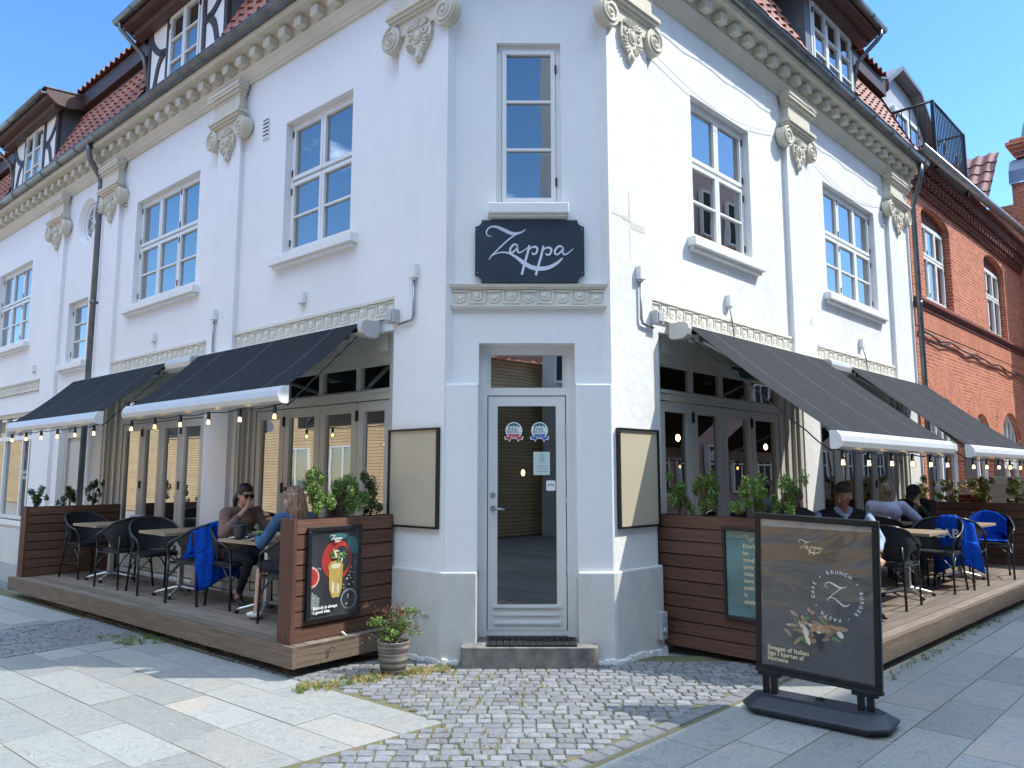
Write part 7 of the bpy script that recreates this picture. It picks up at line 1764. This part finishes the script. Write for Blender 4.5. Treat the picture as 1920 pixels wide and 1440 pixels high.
def w_brown(t, M):
    F = Fig(M); torso(F, 'sweater_brown', .10, 1.12, True, belly=1.12)
    legs(F, 'jeans_navy', [(-.13, .40, .555), (.10, .42, .545)], [(-.10, .34, .10), (.04, .10, .11)], sock='skin'); shoe(F, (-.10, .34, .09), (0, 1, 0), 'shoe_black'); shoe(F, (.04, .10, .10), (.1, 1, -.1), 'shoe_black')
    F.cone((0, .045, 1.05), .052, (0, .075, 1.13), .048, 'skin'); L, Rm = head(F, (0, .105, 1.195), R(-4), R(-10), 'skin')
    arm(F, (.19, .04, 1.0), (.30, .21, .80), (.075, .27, 1.075), 'sweater_brown', 'skin', .58, 1.22)      # right hand at the mouth
    hand(F, (.075, .27, 1.075), (-.62, -.35, .55), (.1, .9, .35), 'skin', 1.2, -1)
    arm(F, (-.19, .04, 1.0), (-.27, .20, .80), (-.13, .40, .93), 'sweater_brown', 'skin', .72, 1.22); hand(F, (-.13, .40, .93), (.45, .55, .45), (0, -.4, .9), 'skin', 1.1, 1)
    F.build('body', t, .0095, 5, .0012)
    H = Fig(M); H.ell(L(0, -.022, .055), (.088, .102, .088), 'hair_black', Rm); H.ell(L(0, -.055, .02), (.080, .07, .09), 'hair_black', Rm); H.cone(L(.02, -.115, .05), .035, L(.05, -.135, -.08), .03, 'hair_black'); H.cone(L(.05, -.135, -.08), .03, L(.045, -.12, -.2), .014, 'hair_black'); H.ell(L(0, -.09, .085), (.045, .04, .04), 'hair_black', Rm)
    H.build('hair', t, .009, 3, .002)
    f = lambda x, y, z: M @ V((x, y, z)); mb = MB(f)
    for s in (-1, 1): mb.ell(tuple(L(s * .034, .088, .012)), (.030, .012, .024), 12)
    mb.tube([tuple(L(-.07, .05, .02)), tuple(L(-.08, -.01, .015))], .004, 5); mb.tube([tuple(L(.07, .05, .02)), tuple(L(.08, -.01, .015))], .004, 5); mb.tube([tuple(L(-.068, .065, .024)), tuple(L(-.035, .094, .028)), tuple(L(0, .10, .024)), tuple(L(.035, .094, .028)), tuple(L(.068, .065, .024))], .005, 6)
    mb.build('sunglasses', 'lens_dark', t)
    mb = MB(f); mb.ell((-.06, .46, 1.0), (.035, .045, .02), 10); mb.ell((-.045, .44, 1.02), (.025, .03, .012), 8); mb.build('pastry', 'paint_bread', t)
person(FL, 2.66, .46, -1, 'woman with tied-back dark hair, sunglasses and brown sweater, eating at the left table', w_brown, .945)
def w_denim(t, M):
    F = Fig(M); torso(F, 'denim', .06, 1.0); legs(F, 'jeans_navy', [(-.10, .40, .53), (.13, .40, .53)], [(-.16, .36, .09), (.17, .30, .09)], low='skin', r_=.92); shoe(F, (-.16, .36, .09), (0, 1, 0), 'shoe_white'); shoe(F, (.17, .30, .09), (0, 1, 0), 'shoe_white')
    F.cone((0, .0, 1.05), .05, (0, .03, 1.12), .045, 'skin'); L, Rm = head(F, (0, .05, 1.19), R(14), R(-5), 'skin')
    arm(F, (-.185, .0, 1.0), (-.28, .13, .77), (-.18, .38, .80), 'denim', 'skin', .9, 1.1); hand(F, (-.18, .38, .80), (.2, 1, -.1), (0, 0, 1), 'skin', .8, 1)
    arm(F, (.185, .0, 1.0), (.27, .12, .77), (.12, .36, .80), 'denim', 'skin', .9, 1.1); hand(F, (.12, .36, .80), (-.2, 1, -.1), (0, 0, 1), 'skin', .8, -1)
    F.ell((0, -.13, .60), (.19, .06, .14), 'denim'); F.build('body', t, .0105, 5, .0012)
    H = Fig(M); H.ell(L(0, -.02, .05), (.092, .108, .09), 'hair_blond', Rm); H.ell(L(0, -.06, -.01), (.09, .075, .12), 'hair_blond', Rm)
    rr = random.Random(3)
    for i in range(17):
        a = math.pi + math.pi * (i / 16) + R(14); x, y = .085 * math.cos(a), .095 * math.sin(a) * 1.0 - .015
        H.cone(L(x, y, .03), .028, L(x * 1.15, y * 1.08 - .012, -.12), .026, 'hair_blond'); H.cone(L(x * 1.15, y * 1.08 - .012, -.12), .026, L(x * 1.15 + rr.uniform(-.03, .03), y * 1.05 - .03 + rr.uniform(-.02, .02), -.24 + rr.uniform(-.03, .04)), .009, 'hair_blond')
    H.build('hair', t, .009, 2, .004)
    f = lambda x, y, z: M @ V((x, y, z)); mb = MB(f)
    for s in (-1, 1): mb.ell(tuple(L(s * .034, .07, .115)), (.028, .018, .018), 10)
    mb.tube([tuple(L(-.06, .05, .115)), tuple(L(-.085, -.03, .06))], .004, 5); mb.tube([tuple(L(.06, .05, .115)), tuple(L(.085, -.03, .06))], .004, 5); mb.build('sunglasses', 'lens_dark', t)
person(FL, 1.40, .62, 1, 'woman with long light brown hair and denim jacket, seen from behind', w_denim, .94)
def cap(t, M, L, Rm, mt, yaw=0):
    C = Fig(M); C.ell(L(0, -.012, .066), (.094, .110, .084), mt, Rm); C.ell(L(0, -.03, .050), (.093, .094, .06), mt, Rm); C.ell(L(0, .05, .08), (.06, .05, .05), mt, Rm); C.build('cap', t, .009, 3)
    f = lambda x, y, z: M @ V((x, y, z)); mb = MB(f); n = 12; a = []
    for i in range(n + 1):
        an = R(-62 + 124 * i / n); a.append((L(.086 * math.sin(an), .082 * math.cos(an) - .012, .058), L(.096 * math.sin(an) * .95, .095 * math.cos(an) + .085 * math.cos(an) ** .7, .040 - .012 * abs(math.sin(an)))))
    for i in range(n):
        (p, q), (p2, q2) = a[i], a[i + 1]; up = V((0, 0, .0045)); mb.face([f(*(p + up)), f(*(q + up)), f(*(q2 + up)), f(*(p2 + up))]); mb.face([f(*p), f(*p2), f(*q2), f(*q)]); mb.face([f(*q), f(*q2), f(*(q2 + up)), f(*(q + up))])
    mb.build('cap_peak', mt, t)
def m_vest(t, M):
    F = Fig(M); torso(F, 'vest_black', .0, 1.2, hip=(0, -.02), belly=1.1)
    legs(F, 'trousers_dark', [(-.16, .40, .52), (.18, .40, .53)], [(-.16, .38, .09), (.20, .36, .09)], r_=1.1, hip=(0, -.02)); shoe(F, (-.16, .38, .09), (-.2, 1, 0), 'shoe_black'); shoe(F, (.20, .36, .09), (.2, 1, 0), 'shoe_black')
    F.cone((0, -.01, 1.06), .064, (.0, .02, 1.16), .058, 'skin_tan'); L, Rm = head(F, (0, .045, 1.215), R(-40), R(2), 'skin_tan', 1.12, 'beard')
    for s_ in (-1, 1): F.cone((s_ * .12, -.01, 1.025), .070, (s_ * .205, -.02, 1.005), .066, 'vest_black'); F.cone((s_ * .075, .02, 1.085), .022, (s_ * .03, .105, 1.02), .018, 'shirt_blue')
    F.cone((0, .10, 1.02), .022, (.0, .128, .93), .014, 'shirt_blue')
    arm(F, (-.255, -.02, .985), (-.33, .10, .76), (-.24, .30, .60), 'shirt_blue', 'skin_tan', .55, 1.18); hand(F, (-.24, .30, .60), (.1, .8, -.55), (0, .4, .9), 'skin_tan', .9, 1)
    arm(F, (.255, -.02, .985), (.34, .04, .74), (.34, .30, .57), 'shirt_blue', 'skin_tan', .5, 1.15); hand(F, (.34, .30, .57), (-.1, .8, -.55), (0, .4, .9), 'skin_tan', .9, -1)
    F.build('body', t, .010, 5, .001)
    cap(t, M, L, Rm, 'cap_brown'); eyes(t, M, L, Rm, 1.06)
    H = Fig(M); H.ell(L(0, -.07, .0), (.070, .035, .05), 'hair_brown', Rm); H.build('hair', t, .009, 2)
    f = lambda x, y, z: M @ V((x, y, z)); mb = MB(f); mb.tube([(-.262 + .03 * math.cos(a * .63), .265 + .008, .625 + .03 * math.sin(a * .63)) for a in range(10)], .009, 6, closed=True); mb.build('wristwatch', 'cable_black', t)
    mb = MB(f); mb.ell(tuple(L(-.0, .09, -.046)), (.017, .006, .0045), 8); mb.build('teeth', 'card_white', t)
person(FR, 2.46, 1.06, (-.12, -1, 0), 'man in a brown cap and black vest over a pale blue shirt', m_vest, .935)
def w_back(t, M):
    F = Fig(M); torso(F, 'trousers_dark', .05, .95); legs(F, 'trousers_dark', [(-.10, .40, .52), (.10, .40, .52)], [(-.10, .36, .09), (.10, .34, .09)], r_=.9); shoe(F, (-.1, .36, .09), (0, 1, 0), 'shoe_black'); shoe(F, (.1, .34, .09), (0, 1, 0), 'shoe_black')
    F.cone((0, .0, 1.04), .05, (0, .03, 1.10), .045, 'skin'); L, Rm = head(F, (0, .05, 1.15), R(-10), R(-12), 'skin', .95)
    for s in (-1, 1): arm(F, (s * .175, 0, .99), (s * .25, .14, .77), (s * .14, .36, .78), 'trousers_dark', 'skin', .9); hand(F, (s * .14, .36, .78), (-s * .2, 1, -.1), (0, 0, 1), 'skin', .8, s)
    F.build('body', t, .011, 5)
    H = Fig(M); H.ell(L(0, -.02, .045), (.095, .11, .095), 'hair_brown', Rm); H.ell(L(0, -.06, -.04), (.095, .07, .12), 'hair_brown', Rm); H.cone(L(-.06, -.04, -.06), .045, L(-.08, -.03, -.18), .03, 'hair_brown'); H.cone(L(.06, -.04, -.06), .045, L(.08, -.03, -.18), .03, 'hair_brown'); H.build('hair', t, .010, 2, .003)
person(FR, 2.02, .74, 1, 'brown-haired person mostly hidden behind the man in the brown cap', w_back, .96)
def w_shirt(t, M):
    F = Fig(M); torso(F, 'shirt_lilac', .14, 1.12); F.ell((0, .03, .93), (.21, .13, .14), 'shirt_lilac')
    legs(F, 'trousers_dark', [(-.10, .42, .52), (.10, .42, .52)], [(-.10, .38, .09), (.10, .36, .09)]); shoe(F, (-.1, .38, .09), (0, 1, 0), 'shoe_black'); shoe(F, (.1, .36, .09), (0, 1, 0), 'shoe_black')
    F.cone((0, .08, 1.05), .05, (0, .12, 1.12), .045, 'skin'); L, Rm = head(F, (0, .13, 1.18), R(8), R(-10), 'skin', .98)
    arm(F, (.20, .09, 1.0), (.35, .24, .80), (.22, .48, .79), 'shirt_lilac', 'skin', .92, 1.25); hand(F, (.22, .48, .79), (-.3, 1, 0), (0, 0, 1), 'skin', .7, -1); arm(F, (-.20, .09, 1.0), (-.30, .26, .80), (-.16, .46, .79), 'shirt_lilac', 'skin', .92, 1.2); hand(F, (-.16, .46, .79), (.3, 1, 0), (0, 0, 1), 'skin', .7, 1)
    F.build('body', t, .0105, 5, .0015)
    H = Fig(M); H.ell(L(0, -.02, .05), (.088, .104, .085), 'hair_ash', Rm); H.ell(L(0, -.06, -.01), (.085, .065, .10), 'hair_ash', Rm); H.ell(L(.0, -.055, .14), (.04, .035, .025), 'hair_brown', Rm)
    for i in range(9): a = math.pi * (1.12 + .76 * i / 8); H.cone(L(.075 * math.cos(a), .085 * math.sin(a) - .01, 0), .028, L(.085 * math.cos(a), .095 * math.sin(a) - .02, -.18), .014, 'hair_ash')
    H.build('hair', t, .009, 2, .003)
person(FR, 4.74, .68, 1, 'woman in a lilac-blue shirt seen from behind, leaning on the table', w_shirt, .95)
def m_cap(t, M):
    F = Fig(M); torso(F, 'jacket_black', .16, 1.12); F.ell((0, .11, .90), (.06, .09, .13), 'tee_grey')
    legs(F, 'trousers_dark', [(-.12, .42, .52), (.12, .42, .52)], [(-.12, .38, .09), (.12, .36, .09)]); shoe(F, (-.12, .38, .09), (0, 1, 0), 'shoe_black'); shoe(F, (.12, .36, .09), (0, 1, 0), 'shoe_black')
    F.cone((0, .10, 1.05), .055, (0, .15, 1.09), .05, 'skin'); L, Rm = head(F, (0, .19, 1.13), R(-6), R(-28), 'skin', 1.0)
    arm(F, (-.20, .10, 1.0), (-.27, .30, .78), (-.085, .30, 1.0), 'jacket_black', 'skin', .8, 1.1); hand(F, (-.085, .30, 1.0), (.3, -.1, .9), (-.4, .6, 0), 'skin', 1.0, 1)
    arm(F, (.20, .10, 1.0), (.28, .28, .78), (.14, .46, .80), 'jacket_black', 'skin', .9, 1.1); hand(F, (.14, .46, .80), (-.3, 1, 0), (0, 0, 1), 'skin', .8, -1)
    F.build('body', t, .0105, 5, .001); cap(t, M, L, Rm, 'cap_dark'); eyes(t, M, L, Rm)
person(FR, 5.94, .72, -1, 'man in a dark cap and black jacket with a hand at his face', m_cap, .95)
